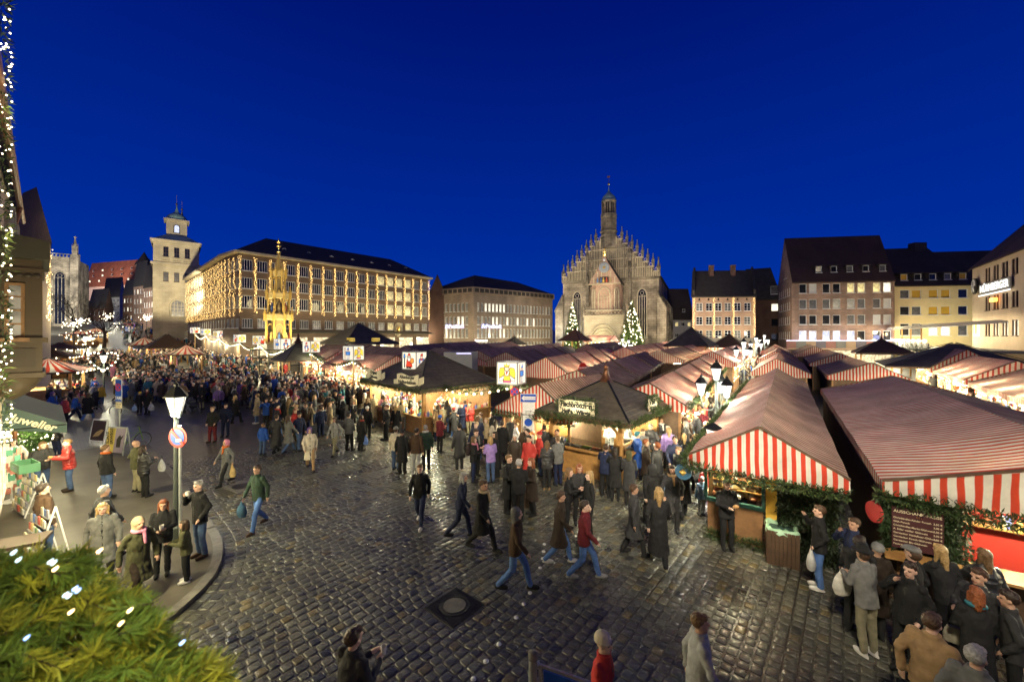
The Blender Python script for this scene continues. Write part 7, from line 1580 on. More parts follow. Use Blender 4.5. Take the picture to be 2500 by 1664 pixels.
def light_boxes():
 panel = gl('lit_panel', (.95, .88, .72), .2); poles = []
 data = [((1249, 1108), 909, .98, ('angel', 'soldier'), 'light box with yellow winged crowned angel and blue soldier on a pole'), ((1012, 1036), 879, 1.02, ('santa', 'doll'), 'light box with red Santa figure carrying a sack on a pole'), ((863, 983), 861, 1.08, ('soldier', 'angel'), 'light box with pale blue figure before the pink striped stalls'), ((760, 943), 846, 1.1, ('doll', 'angel'), 'light box with red and blue doll figure near the dark hut'), ((689, 925), 839.5, 1.2, ('soldier', 'doll'), 'light box with blue soldier right below the gilded fountain'), ((634, 903), 830, 1.2, ('angel', 'santa'), 'light box with yellow angel just left of the gilded fountain'), ((585, 892), 826, 1.15, ('santa', 'angel'), 'light box with red Santa below the town hall corner'), ((534, 882), 816, 1.15, ('angel', 'doll'), 'light box with yellow angel farther left, below the curved hall side'), ((502, 875), 810, 1.15, ('soldier', 'angel'), 'small far light box with blue figure'), ((476, 868), 806, 1.15, ('doll', 'santa'), 'farthest light box with red and blue figure')]
 for k, (base, cy, s, figs, lab) in enumerate(data):
  p = gp(*base); zc = EH-(cy-HZ)/F*p.y-p.z; t = thing('light_box', lab, 'light box', p, rad(-24)); h = s/2
  mb = MB(); mb.tube([(0, 0, 0), (0, 0, zc-h)], [.075, .06], 8); mb.build('pole', M['pole_wood'], t)
  mb = MB(); mb.bx(-h+.02, h-.02, -h+.02, h-.02, zc-h+.03, zc+h-.02); mb.build('lit_panel', panel, t)
  mb = MB(); f = .045
  for x in (-h, h):
   for y in (-h, h): mb.bx(x-f/2, x+f/2, y-f/2, y+f/2, zc-h, zc+h)
  for z in (zc-h, zc+h):
   for q in (-h, h): mb.bx(-h, h, q-f/2, q+f/2, z-f/2, z+f/2); mb.bx(q-f/2, q+f/2, -h, h, z-f/2, z+f/2)
  mb.build('frame', M['steel'], t)
  figure(figs[0], t, (0, -h+.005, zc), 0, s); figure(figs[1], t, (h-.005, 0, zc), rad(90), s); lamp(t, (0, 0, zc-h-.25), 34, (1, .85, .6), .2)
  poles.append(V((p.x, p.y, p.z+zc-h-.06)))
 ends = poles+[]
 bm = MB(); bm.ball((0, 0, 0), .055, 7, 5); bme = bm.mesh('bulb', M['bulb_white'])
 right = FISHW @ V((-1.9, -2.2, 2.5)); spans = [(poles[0], V((2.2, 19.6, 3.0)), .25)]+[(a, b, .75) for a, b in zip(poles, poles[1:])]
 for k, (a, b, sag) in enumerate(spans):
  L = (b-a).length; n = 16; pts = [a.lerp(b, i/n)-V((0, 0, sag*math.sin(math.pi*i/n))) for i in range(n+1)]
  nm = ['short fir garland from the angel box pole to the stall behind']+[f'swagged fir garland with bulbs between {x} poles' for x in ('the angel and Santa', 'the Santa and pale figure', 'the pale figure and doll', 'the doll and soldier', 'the soldier and second angel', 'the second angel and second Santa', 'the second Santa and third angel', 'the third angel and small far', 'the two farthest')]
  t = thing('string_light', nm[k], 'string lights', a, 0, 'string lights along the market front'); mb = MB(); mb.tube([q-a for q in pts], .02, 5); mb.build('cable', M['dark_metal'], t)
  mb, cols = fir_blades([q-a for q in pts], .12, int(L*(110 if k < 5 else 50)), 90+k, .17); me = mb.mesh('fir_swag', M['fir']); colattr(me, cols); kind(link('fir_swag', me, t), 'stuff')
  nb = max(8, int(L*1.7))
  for i in range(nb):
   f = (i+.5)/nb; q = a.lerp(b, f)-V((0, 0, sag*math.sin(math.pi*f)+.13))-a; link('bulb', bme, t, q)
  for f in (.3, .75): lamp(t, a.lerp(b, f)-a-V((0, 0, sag+.35)), 100 if k < 6 else 130, (1, .8, .5), .25)
light_boxes()
def bin_(p, label, w=.62, h=.78, rz=.3, s=1):
 t = thing('litter_bin', label, 'litter bin', p, rz); mb = MB(); mb.bx(-w/2+.06, w/2-.06, -w/2+.06, w/2-.06, .05, h-.05); mb.build('liner', flat('bin_liner', (.03, .07, .06)), t)
 sl = MB(); sl.bx(-.036, .036, -.012, .012, 0, h); me = sl.mesh('slat', M['wood_dark'])
 for k in range(8):
  x = -w/2+w*(k+.5)/8
  for (q, r) in (((x, -w/2, 0), 0), ((x, w/2, 0), 0), ((-w/2, x, 0), math.pi/2), ((w/2, x, 0), math.pi/2)): o = link('slat', me, t, q, r)
 mb = MB()
 for i in range(17):
  pass
 n = 28; P = []
 for ring, (f, z) in enumerate(((.78, h-.1), (.84, h+.05), (.98, h+.03), (1.06, h-.06))):
  for j in range(n):
   a = 2*math.pi*j/n; q = w/2*f/max(abs(math.cos(a)), abs(math.sin(a)))*(1+.05*math.sin(j*5+ring)); P.append((q*math.cos(a), q*math.sin(a), z+.025*math.sin(j*3.7+ring*2)))
 mb.add(P, [(r*n+j, r*n+(j+1) % n, (r+1)*n+(j+1) % n, (r+1)*n+j) for r in range(3) for j in range(n)]); mb.build('bin_bag', flat('bin_bag', (.25, .42, .28), .4), t, True); return t
bin_(gp(1908, 1366), 'slatted wooden litter bin with pale green bag beside the fir clad stall', rz=-.5)
bin_(gp(1272, 1232), 'slatted litter bin with green bag in the middle of the eating group', .55, .8, .4)
def barrier():
 p = at(1301, 1610, 5.4); t = thing('barrier_post', 'grey steel post with hinged frame and blue sign at the bottom edge', 'post', (p.x, p.y, 0), .15)
 mb = MB(); mb.tube([(0, 0, 0), (0, 0, 1.0)], .06, 12); mb.build('post', M['steel'], t); mb = MB(); mb.lathe([(.065, .94), (.065, 1.02), (.05, 1.04), (0, 1.045)], 14); mb.build('cap', M['concrete'], t, True)
 mb = MB(); mb.box((.075, 0, .85), (.05, .09, .05)); mb.box((.075, 0, .62), (.05, .09, .05)); mb.build('hinge', M['steel'], t)
 mb = MB(); mb.beam((.1, 0, .84), (.75, -.25, .72), .035, .035); mb.beam((.1, 0, .84), (.1, 0, .2), .035, .035); mb.beam((.75, -.25, .72), (.75, -.25, .1), .035, .035); mb.build('frame', M['steel'], t)
 mb = MB(); mb.prism([(.14, -.02, .78), (.7, -.235, .68), (.7, -.235, .3), (.14, -.02, .3)], (.01, .02, 0)); mb.build('blue_plate', M['sign_blue'], t)
barrier()
def aboards():
 for k, (x0, x1, y0, y1, lab) in enumerate(((212, 258, 1025, 1083, 'white framed dark advertising board with golden picture on the pavement'), (251, 303, 1047, 1113, 'advertising board reading SICILIANI UNTERWEGS with purple concert picture'))):
  p = gp((x0+x1)/2, y1); p.z = .085; w_ = (x1-x0)/F*p.y*1.02; h = (y1-y0)/F*p.y; t = thing('advertising_board', lab, 'board', p, rad(-14+6*k))
  mb = MB(); tl = .18
  for s in (-1, 1): mb.beam((s*w_/2, 0, 0), (s*w_/2, tl, h), .05, .04); mb.beam((s*w_/2, tl*2, 0), (s*w_/2, tl, h), .04, .04)
  mb.beam((-w_/2, tl*.15, h*.12), (w_/2, tl*.15, h*.12), .04, .05); mb.beam((-w_/2, tl, h), (w_/2, tl, h), .05, .05); mb.build('frame', M['white'] if k == 0 else M['steel'], t)
  q = lambda x, z, d=-.03: (x, tl*z/h+d, z); pr = lambda x0, x1, z0, z1, d=-.03: [q(x0, z0, d), q(x1, z0, d), q(x1, z1, d), q(x0, z1, d)]
  a = rad(90)-math.atan2(tl, h)
  if k == 0:
   mb = MB(); mb.prism(pr(-w_/2+.03, w_/2-.03, h*.17, h*.97), (0, .02, 0)); mb.build('poster', flat('poster_brown', (.06, .04, .025)), t)
   mb = MB(); mb.prism([q(-.3, h*.3, -.036), q(.1, h*.35, -.036), q(.38, h*.6, -.036), q(.2, h*.62, -.036), q(-.1, h*.5, -.036)], (0, .005, 0)); mb.build('picture', flat('poster_gold', (.5, .36, .14)), t)
  else:
   mb = MB(); mb.prism(pr(-w_/2+.03, -.04, h*.1, h*.97), (0, .02, 0)); mb.build('poster', flat('poster_ochre', (.42, .33, .08)), t); mb = MB(); mb.prism(pr(-.03, w_/2-.03, h*.1, h*.97), (0, .02, 0)); mb.build('poster', flat('poster_violet', (.2, .17, .24)), t)
   mb = MB(); mb.prism([q(.1, h*.3, -.04), q(.3, h*.3, -.04), q(.3, h*.55, -.04), q(.42, h*.75, -.04), q(.28, h*.66, -.04), q(.24, h*.74, -.04), q(.17, h*.7, -.04), q(.08, h*.58, -.04)], (0, .004, 0)); mb.build('picture', M['black_print'], t)
   for i, s in enumerate(('SICILIANI', 'UNTERWEGS')): o = text(s, t, q(-.36+.2*i, h*.53, -.05), .19, M['black_print'], ext=.002, bold=.006); o.rotation_euler = (rad(90), rad(-90), 0)
aboards()
def bicycle(p, rz, label, c, basket=False):
 t = thing('bicycle', label, 'bicycle', p, rz); r = .34
 for x in (-.52, .52):
  mb = MB(); mb.tube([(x+r*math.cos(a), 0, r+r*math.sin(a)) for a in [2*math.pi*i/20 for i in range(21)]], .02, 5, cap=False); w_ = mb.build('wheel', M['dark_metal'], t)
  mb = MB(); mb.tube([(x+(r-.03)*math.cos(a), 0, r+(r-.03)*math.sin(a)) for a in [2*math.pi*i/20 for i in range(21)]], .012, 4, cap=False)
  for i in range(10): a = math.pi*i/5; mb.tube([(x, 0, r), (x+r*math.cos(a), 0, r+r*math.sin(a))], .004, 3)
  mb.build('rim', M['steel'], w_)
 mb = MB(); mb.tube([(-.52, 0, r), (-.1, 0, .3), (.38, 0, .75), (-.2, 0, .72), (-.1, 0, .3)], .02, 6); mb.tube([(-.52, 0, r), (-.2, 0, .72), (-.22, 0, .88)], .018, 6); mb.tube([(.52, 0, r), (.36, 0, .98)], .02, 6); mb.build('frame', flat('bikeframe%d' % basket, c, .4), t)
 mb = MB(); mb.tube([(.28, -.28, .98), (.36, -.05, 1.02), (.36, .05, 1.02), (.28, .28, .98)], .016, 6); mb.build('handlebar', M['dark_metal'], t)
 mb = MB(); mb.ball((-.24, 0, .92), .09, 8, 5, 0, (1.5, .8, .45)); mb.build('saddle', M['dark_metal'], t, True)
 mb = MB(); mb.tube([(-.18, .1, .3), (-.02, .1, .3)], .025, 6); mb.tube([(-.1, -.1, .3), (-.1, .1, .3)], .02, 6); mb.build('pedal', M['steel'], t)
 if basket: mb = MB(); mb.bx(.5, .8, -.18, .18, .78, .8); mb.bx(.5, .52, -.18, .18, .8, 1.02); mb.bx(.78, .8, -.18, .18, .8, 1.02); mb.bx(.5, .8, -.18, -.16, .8, 1.02); mb.bx(.5, .8, .16, .18, .8, 1.02); mb.build('basket', M['steel'], t)
q = gp(258, 1009); q.z = .085; bicycle(q, .25, 'silver bicycle with front basket parked below the ring lamp', (.4, .4, .42), True)
q = gp(316, 1098); q.z = .085; bicycle(q, rad(72), 'dark and lime green bicycle seen from behind beside the advertising board', (.2, .35, .03))
def stroller(p, rz, label):
 t = thing('stroller', label, 'stroller', p, rz); mb = MB(); mb.tube([(.45, -.25, .1), (-.1, -.25, .55), (-.55, -.25, 1.0), (-.55, .25, 1.0), (-.1, .25, .55), (.45, .25, .1)], .02, 6)
 mb.tube([(-.4, -.25, .12), (.15, -.25, .62)], .018, 5); mb.tube([(-.4, .25, .12), (.15, .25, .62)], .018, 5); mb.build('frame', M['steel'], t)
 for x, y in ((.45, -.27), (.45, .27), (-.4, -.27), (-.4, .27)): mb = MB(); mb.lathe([(.12, -.025), (.13, 0), (.12, .025), (.03, .025)], 14); o = mb.build('wheel', M['dark_metal'], t, loc=(x, y, .13)); o.rotation_euler = (rad(90), 0, 0)
 mb = MB(); mb.ball((.08, 0, .58), .3, 10, 6, 0, (1.4, .75, .6)); mb.build('seat', flat('stroller_cloth', (.02, .02, .025)), t, True)
 mb = MB(); mb.ball((-.12, 0, .78), .3, 10, 6, 0, (1.0, .85, .75)); mb.build('hood', flat('stroller_hood', (.03, .03, .035)), t, True)
stroller(gp(470, 1009), rad(-25), 'black stroller with silver frame pushed by the row of men')
stroller(gp(720, 990), rad(160), 'dark red stroller in the crowd before the stalls')
def jeweller_house():
 v = -W2; o = U2*-.8
 def P(a, b, z): q = U2*a+v*b; return (q.x, q.y, z)
 a, b = V(P(-.8, 27, 0)), V(P(-.8, -14, 0))
 t = thing('shop_house', 'tall beige shop house at the left edge with gutter and downpipe', 'building', a)
 ws = [(27-y, z, 1.1, 1.9, 'lit_dim' if (i+j) % 2 else 'glass', 2, 3) for i, y in enumerate((24.5, 21.5, 12, 9, 6, -4, -8)) for j, z in enumerate((5.6, 8.6))]
 facade(t, a, b, -.1, 10.4, ws, 'cream', a)
 mb = MB(); mb.prism([V(P(-.52, 27.3, 10.3))-a, V(P(-.52, -14, 10.3))-a, V(P(-7, -14, 17))-a, V(P(-7, 27.3, 17))-a], (0, 0, .3)); mb.build('roof', M['tile_roof'], t)
 mb = MB(); mb.tube([V(P(-.55, 27.3, 10.25))-a, V(P(-.55, -14, 10.25))-a], .08, 8); mb.build('gutter', M['copper'], t)
 mb = MB(); mb.tube([V(P(-.55, 24, 10.2))-a, V(P(-.66, 24, 9.6))-a, V(P(-.68, 24, 0))-a], .07, 8); mb.build('downpipe', M['copper'], t)
 for y0, y1 in ((18.7, 22.7), (8.8, 13.5), (14, 18.4)):
  mb = MB(); mb.prism([V(P(-.78, y1, .5))-a, V(P(-.78, y0, .5))-a, V(P(-.78, y0, 2.9))-a, V(P(-.78, y1, 2.9))-a], tuple(U2*.04)); mb.build('shop_window', M['shop'], t)
 for y in (10, 13.2, 16.4, 19.5, 22.5): lamp(t, V(P(.25, y, 2.85 if y < 18 else 2.1))-a, 150 if y < 15 else 60 if y < 18 else 45, (1, .8, .48), .18)
 # oriel
 c = V(P(-.8, 16.6, 0)); rz = math.atan2(v.y, v.x)+math.pi   # local x runs back along the wall towards the viewer, local -y points out
 ol = thing('oriel', 'carved brown wooden oriel bay with small paned window on the left house', 'building', c, math.atan2(U2.y, U2.x)); g = flat('oriel_wood', (.05, .032, .014)); g2 = flat('oriel_dark', (.032, .021, .01))
 # local x = outward, local y = along the wall away from the viewer
 D = .8; Lb = 2.6
 mb = MB(); mb.bx(0, D, 0, Lb, 4.35, 5.15); mb.build('apron', g, ol)
 mb = MB(); mb.bx(.12, D-.12, -.03, 0, 4.5, 5.0); mb.build('apron_panel', g2, ol)
 mb = MB(); mb.bx(0, D+.1, -.1, Lb+.1, 5.15, 5.28); mb.bx(0, D+.06, -.06, Lb+.06, 4.22, 4.35); mb.build('moulding', g, ol)
 for q in ((D-.3, D, 0, .3), (0, .16, 0, .3), (D-.3, D, Lb-.3, Lb)): mb = MB(); mb.bx(*q, 5.28, 6.75); mb.build('pilaster', g, ol)
 mb = MB(); mb.bx(0, D, 0, Lb, 6.75, 7.35); mb.bx(0, D+.04, -.04, Lb+.04, 7.05, 7.12); mb.build('frieze', g, ol)
 mb = MB()
 for k in range(5): mb.ball((.1+.15*k, -.02, 6.92), .08, 7, 4, 0, (1, .4, .8))
 mb.build('carved_leaf', g2, ol)
 mb = MB(); mb.prism([(0, -.25, 7.35), (D+.13, -.25, 7.35), (D+.13, -.25, 7.85), (0, -.25, 8.0)], (0, Lb+.5, 0)); mb.build('oriel_roof', flat('oriel_lead', (.035, .031, .018)), ol)
 window(ol, (.33, -.02, 6.0), 0, .34, 1.44, 'lit_dim', 1, 4, 'wood_brown'); mb = MB(); mb.lathe([(D*.75, 4.22), (D*.6, 3.95), (D*.35, 3.7), (.06, 3.55)], 10, (.25, Lb/2, 0), sy=1.5); mb.build('console', g2, ol, True)
 mb = MB(); mb.bx(.05, D-.05, .32, .36, 5.28, 6.75); mb.build('back_board', g2, ol)
 # vertical garland with lights, on the wall nearer to the viewer
 for k, (y, lab) in enumerate(((12.6, 'tall fir garland full of warm lights hanging down the left house'),)):
  p = V(P(-.52, y, 3.2)); q = V(P(-.52, y, 12.4)); gt = thing('light_garland', lab, 'garland', p)
  mb, cols = fir_blades([(0, 0, 0), q-p], .13, 1500, 61, .13); me = mb.mesh('fir_boughs', M['fir']); colattr(me, cols); kind(link('fir_boughs', me, gt), 'stuff')
  mb = MB()
  for i in range(210): z = R.uniform(0, 9.2); aa = R.uniform(0, 6.28); mb.ball((.13*math.cos(aa), .13*math.sin(aa), z), .016, 5, 3)
  kind(mb.build('fairy_lights', M['bulb_white'], gt), 'stuff')
  for z in (1.5, 4.0, 6.5): lamp(gt, (.25, -.1, z), 4, (1, .75, .35), .1)
 # awning with the jeweller's lettering
 p = gp(70, 1090); t = thing('shop_awning', 'dark green shop awning with cream lettering Juwelier at the left edge', 'awning', V(P(-.78, 22.5, 0)), math.atan2(U2.y, U2.x))
 Y0, Y1 = -3.9, 1.2
 mb = MB(); mb.grid(lambda u, w_: (.02+1.25*w_, Y0+(Y1-Y0)*u, 3.35-.75*w_-.05*math.sin(math.pi*w_)), 8, 5); mb.grid(lambda u, w_: (1.27, Y0+(Y1-Y0)*u, 2.6-.28*w_+.012*math.sin(u*50)), 16, 2)
 mb.add([(.02, Y0, 3.35), (1.27, Y0, 2.6), (1.27, Y0, 2.32), (.02, Y0, 2.6)], [(0, 1, 2, 3)]); mb.build('canvas', flat('awning_green', (.022, .05, .04)), t, True)
 o = text('Juwelier', t, (.62, Y0-.012, 2.72), .3, M['paper'], bold=.008, ext=.004); o.rotation_euler = (rad(90), rad(28), 0)
 mb = MB(); mb.tube([(.0, Y0, 2.6), (1.25, Y0, 2.58)], .02, 5); mb.build('awning_arm', M['dark_metal'], t)
 # lit bush in a pot
 p = gp(62, 1128); p.z = .085; t = thing('lit_bush', 'round green bush wound with warm lights in front of the jeweller', 'bush', p); mb = MB(); cols = []
 for i in range(3200):
  z_ = R.uniform(-1, 1); a_ = R.uniform(0, 6.28); s = math.sqrt(1-z_*z_); r = R.uniform(.55, 1)**.5*.8; q = V((r*s*math.cos(a_), r*s*math.sin(a_), 1.25+r*1.15*z_)); d = V((R.gauss(0, 1), R.gauss(0, 1), R.gauss(.3, 1))).normalized()*.13; w_ = d.cross(V((R.gauss(0, 1), R.gauss(0, 1), 1))).normalized()*.035
  mb.add([q-w_*.3, q+d*.5+w_, q+d, q+d*.5-w_], [(0, 1, 2, 3)]); g_ = R.uniform(.5, 1.5); cols.append((.05*g_, .11*g_, .025*g_))
 me = mb.mesh('foliage', M['fir']); colattr(me, cols); kind(link('foliage', me, t), 'stuff'); mb = MB(); mb.lathe([(.28, 0), (.36, .4), (.33, .42)], 12); mb.build('pot', M['concrete'], t)
 mb = MB(); mb.ball((0, 0, 0), .026, 6, 4); me = mb.mesh('fairy_light', M['bulb_white'])
 for i in range(90): z_ = R.uniform(-.9, 1); a_ = R.uniform(0, 6.28); s = math.sqrt(1-z_*z_); link('fairy_light', me, t, (.82*s*math.cos(a_), .82*s*math.sin(a_), 1.25+.97*z_))
 lamp(t, (.9, -.7, 1.5), 14, (1, .8, .45), .2); lamp(t, (-.4, -.9, 1.2), 10, (1, .8, .45), .2)
 # postcard racks
 for k, (px, py, w_, h, lab) in enumerate(((45, 1262, 1.15, 1.2, 'tall white postcard shelf with cream cards beside the shop'), (62, 1395, .95, 1.35, 'postcard rack with blue and red picture cards nearest the viewer'))):
  p = gp(px, py); p.z = .085; t = thing('postcard_rack', lab, 'rack', p, rad(-28)); mb = MB()
  for s in (-1, 1): mb.beam((s*w_/2, 0, 0), (s*w_/2, .35, h), .03, .03); mb.beam((s*w_/2, .6, 0), (s*w_/2, .35, h), .03, .03)
  mb.build('frame', M['white'], t); pal = [(.6, .55, .4), (.62, .6, .55), (.5, .1, .08), (.1, .2, .5), (.15, .3, .15), (.6, .45, .2), (.3, .3, .35)]
  for r in range(6):
   z = .12+r*(h-.15)/6; y = .35*z/h-.04; mb = MB(); mb.bx(-w_/2, w_/2, y-.03, y+.1, z-.02, z); mb.build('shelf', M['steel'], t); n = 6
   for i in range(n):
    c = pal[(i*3+r*5+k) % 7] if R.random() < .55+.2*k else pal[(i+r) % 2]; mb = MB(); hh = R.uniform(.13, .18); mb.bx(-w_/n*.42, w_/n*.42, -.012, .012, 0, hh); mb.build('card', flat('card%d' % pal.index(c), c), t, loc=(-w_/2+w_*(i+.5)/n, y-.01+R.uniform(-.01, .02), z+.002))
  if k == 0:
   q = V(p)+V((-.1, .25, 1.2)); g = thing('green_crate', 'open green box with pale lettering on top of the postcard shelf', 'box', q, rad(-28)); mb = MB(); mb.bx(-.42, .42, -.2, .2, 0, .02)
   for s in (-1, 1): mb.bx(-.42, .42, s*.2-.01, s*.2+.01, .02, .26); mb.bx(s*.42-.01, s*.42+.01, -.19, .19, .02, .26)
   mb.build('body', flat('crate_green', (.12, .3, .16)), g); text('CRONS', g, (0, -.214, .13), .15, flat('crate_print', (.3, .42, .45)), ext=.002)
 p = gp(28, 1230); p.z = .085; t = thing('card_spinner', 'round card spinner with green and white cards at the shop door', 'rack', p); mb = MB(); mb.tube([(0, 0, 0), (0, 0, 1.7)], .025, 6); mb.lathe([(.25, 0), (.25, .03), (0, .03)], 12); mb.build('stand', M['white'], t)
 for r in range(7):
  for j in range(6):
   a_ = j*math.pi/3+r*.2; mb = MB(); mb.bx(-.07, .07, -.006, .006, 0, .17); mb.build('card', flat('spin%d' % ((r+j) % 3), [(.6, .58, .5), (.1, .3, .2), (.5, .2, .15)][(r+j) % 3]), t, loc=(.2*math.cos(a_), .2*math.sin(a_), .3+.2*r), rz=a_+math.pi/2)
 for x, y, z, tx, e in ((.5, -.9, 10.5, (9, 14, 3), 1500), (6.2, -4.6, 10.5, (14, 13, 3), 1300), (-4, 2.2, 10.5, (-3, 24, 3), 2400), (1.8, -1.6, 10.5, (7, 27, 3), 3400)): spot((x, y, z), tx, e, 66, (1, .88, .66), .4, .6, t)  # unseen spots stand for lit upper windows of the viewer's house
jeweller_house()
def near_fir():
 """the fir boughs on the window ledge, close to the viewer"""
 rr = random.Random(19); org = V((-1.0, 1.0, 4.55)); t = thing('window_fir', 'thick fir boughs with small lights on the window ledge at the lower left corner', 'fir boughs', org)
 top = [(-80, 1345), (60, 1335), (120, 1345), (185, 1318), (215, 1375), (260, 1420), (330, 1450), (370, 1500), (390, 1560), (450, 1590), (500, 1612), (540, 1680)]
 def yt(x):
  for (a, b), (c, d) in zip(top, top[1:]):
   if a <= x <= c: return b+(d-b)*(x-a)/(c-a)
  return 1700
 mb = MB(); cols = []; stem = MB(); spots = []
 for i in range(640):
  x = rr.uniform(-80, 530); y0 = yt(x); y = y0+(1900-y0)*rr.random()**1.5+32
  dpt = .95+.35*rr.random()+.0006*(1750-y); p = at(x, y, dpt)
  d = V((rr.gauss(.55, .45), rr.gauss(.1, .4), rr.gauss(.25, .35))).normalized(); L = rr.uniform(.08, .15)
  if y-y0 < 50: L *= .7
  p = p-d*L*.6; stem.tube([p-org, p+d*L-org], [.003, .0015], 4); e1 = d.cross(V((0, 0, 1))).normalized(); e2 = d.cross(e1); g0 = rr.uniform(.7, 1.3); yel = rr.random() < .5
  for k in range(84):
   f = rr.random(); a = rr.uniform(0, 6.28); o = e1*math.cos(a)+e2*math.sin(a); q = p+d*L*f; nd = (o*.75+d*rr.uniform(.5, 1.1)).normalized()*rr.uniform(.034, .058); w_ = nd.cross(V((rr.gauss(0, 1), rr.gauss(0, 1), rr.gauss(0, 1)))).normalized()*.0017
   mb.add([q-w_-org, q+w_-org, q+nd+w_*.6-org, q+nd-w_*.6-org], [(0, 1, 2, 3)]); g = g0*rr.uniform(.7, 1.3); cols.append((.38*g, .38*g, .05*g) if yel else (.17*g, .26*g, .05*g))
  spots.append(p+d*L)
 me = mb.mesh('needles', M['fir']); colattr(me, cols); kind(link('needles', me, t), 'stuff'); kind(stem.build('twigs', M['bark'], t), 'stuff')
 warm = glow('candle_bulb', (1, .62, .25), 3); blue = glow('blue_bulb', (.2, .4, 1), 1.6); cool = glow('cool_bulb', (.5, .85, 1), 1.2)
 for k, (x, y, m) in enumerate(((238, 1348, warm), (168, 1497, warm), (312, 1493, warm), (28, 1352, cool), (118, 1374, cool), (126, 1377, cool), (185, 1445, blue), (178, 1440, blue), (155, 1455, cool), (163, 1458, cool), (130, 1392, warm), (40, 1370, cool), (440, 1572, blue), (290, 1525, warm), (60, 1560, blue))):
  p = at(x, y, .93); mb = MB(); d = V((.6, .1, .55)).normalized(); mb.tube([p-org, p+d*.006-org, p+d*.014-org], [.0022, .0026, .0006], 6); mb.build('fairy_light', m, t)
 for x, y, e, c in ((238, 1340, .9, (1, .7, .35)), (90, 1450, .8, (1, .85, .4)), (320, 1560, .8, (1, .85, .4)), (180, 1440, .4, (.5, .7, 1))): lamp(t, at(x, y, .72)-org+V((.0, 0, .08)), e, c, .03)
 lamp(t, V((.75, -1.05, 1.35)), 13, (1, .83, .42), .15)
 p = at(50, 1322, 8.2); p = V((p.x, p.y, p.z)); t2 = thing('brown_umbrella', 'flat brown folded board top with strap at the lower left by the postcards', 'board', p, .6); mb = MB(); mb.bx(-.38, .38, -.3, .3, -.03, .03); mb.build('top', flat('board_brown', (.06, .04, .025)), t2); mb = MB(); mb.bx(-.03, .03, -.03, .03, -1.0, -.03); mb.build('leg', M['wood_dark'], t2)
near_fir()
# ------------------------------------------------------------------ people
def capsule(bm_v, bm_f, p, q, r0, r1, n=10, m=3):
 p, q = V(p), V(q); d = q-p; L = d.length; d = d.normalized() if L > 1e-6 else V((0, 0, 1))
 a = d.cross(V((0, 0, 1)) if abs(d.z) < .9 else V((0, 1, 0))).normalized(); b = d.cross(a); rings = []
 for i in range(m): t = math.pi/2*(i+.5)/m; rings.append((p-d*r0*math.cos(t), r0*math.sin(t)))
 for i in range(m): t = math.pi/2*(i+.5)/m; rings.append((q+d*r1*math.sin(t), r1*math.cos(t)))
 k = len(bm_v)
 for c, r in rings:
  for j in range(n): t = 2*math.pi*j/n; bm_v.append(c+(a*math.cos(t)+b*math.sin(t))*r)
 for i in range(2*m-1):
  for j in range(n): bm_f.append((k+i*n+j, k+i*n+(j+1) % n, k+(i+1)*n+(j+1) % n, k+(i+1)*n+j))
 bm_f.append(tuple(k+j for j in range(n-1, -1, -1))); bm_f.append(tuple(k+(2*m-1)*n+j for j in range(n)))
def ellip(v, f, c, r, n=14, m=9, rx=0.0):
 mb = MB(); mb.ball((0, 0, 0), 1, n, m, 0, r); rm = Matrix.Rotation(rx, 3, 'X'); k = len(v)
 v += [rm @ V(p)+V(c) for p in mb.v]; f += [tuple(i+k for i in q) for q in mb.f]
def rings(v, f, rs, n=18):
 """closed loft of elliptical rings (z, cx, cy, rx, ry)"""
 k = len(v)
 for z, cx, cy_, rx, ry in rs:
  for j in range(n): t = 2*math.pi*j/n; v.append(V((cx+rx*math.cos(t), cy_+ry*math.sin(t), z)))
 for i in range(len(rs)-1):
  for j in range(n): f.append((k+i*n+j, k+i*n+(j+1) % n, k+(i+1)*n+(j+1) % n, k+(i+1)*n+j))
 f.append(tuple(k+j for j in range(n-1, -1, -1))); f.append(tuple(k+(len(rs)-1)*n+j for j in range(n)))
def skinned(name, v, f, mats, vox=.014, ratio=.3, smooth=4):
 """one continuous surface grown over the joined volumes"""
 me = bpy.data.meshes.new('tmp'); me.from_pydata([tuple(p) for p in v], [], f); o = bpy.data.objects.new('tmp', me)
 r = o.modifiers.new('r', 'REMESH'); r.mode = 'VOXEL'; r.voxel_size = vox
 s = o.modifiers.new('s', 'SMOOTH'); s.factor = .5; s.iterations = smooth
 d = o.modifiers.new('d', 'DECIMATE'); d.ratio = ratio
 out = baked(o); bpy.data.meshes.remove(me)
 out.name = name; out.materials.clear()
 for m in mats: out.materials.append(m)
 if name in ('coat', 'trousers', 'hair'):
  from mathutils import noise
  for q in out.vertices:
   c = q.co
   k = .008*noise.noise((c.x*45, c.y*45, c.z*7)) if name == 'hair' else .016*noise.noise((c.x*8, c.y*8, c.z*15))+.009*noise.noise((c.x*19, c.y*19, c.z*30))
   q.co = c+q.normal*k
   if name == 'hair' and c.z < 1.53: q.co.z += .1*noise.noise((c.x*45, c.y*45, 3)); q.co.x *= 1+.9*(1.53-c.z)
 if name == 'coat':
  for p in out.polygons:
   c = p.center
   if abs(c.x) < .009 and c.y < -.05 and p.normal.y < -.5: p.material_index = 1
 out.polygons.foreach_set('use_smooth', [True]*len(out.polygons)); return out
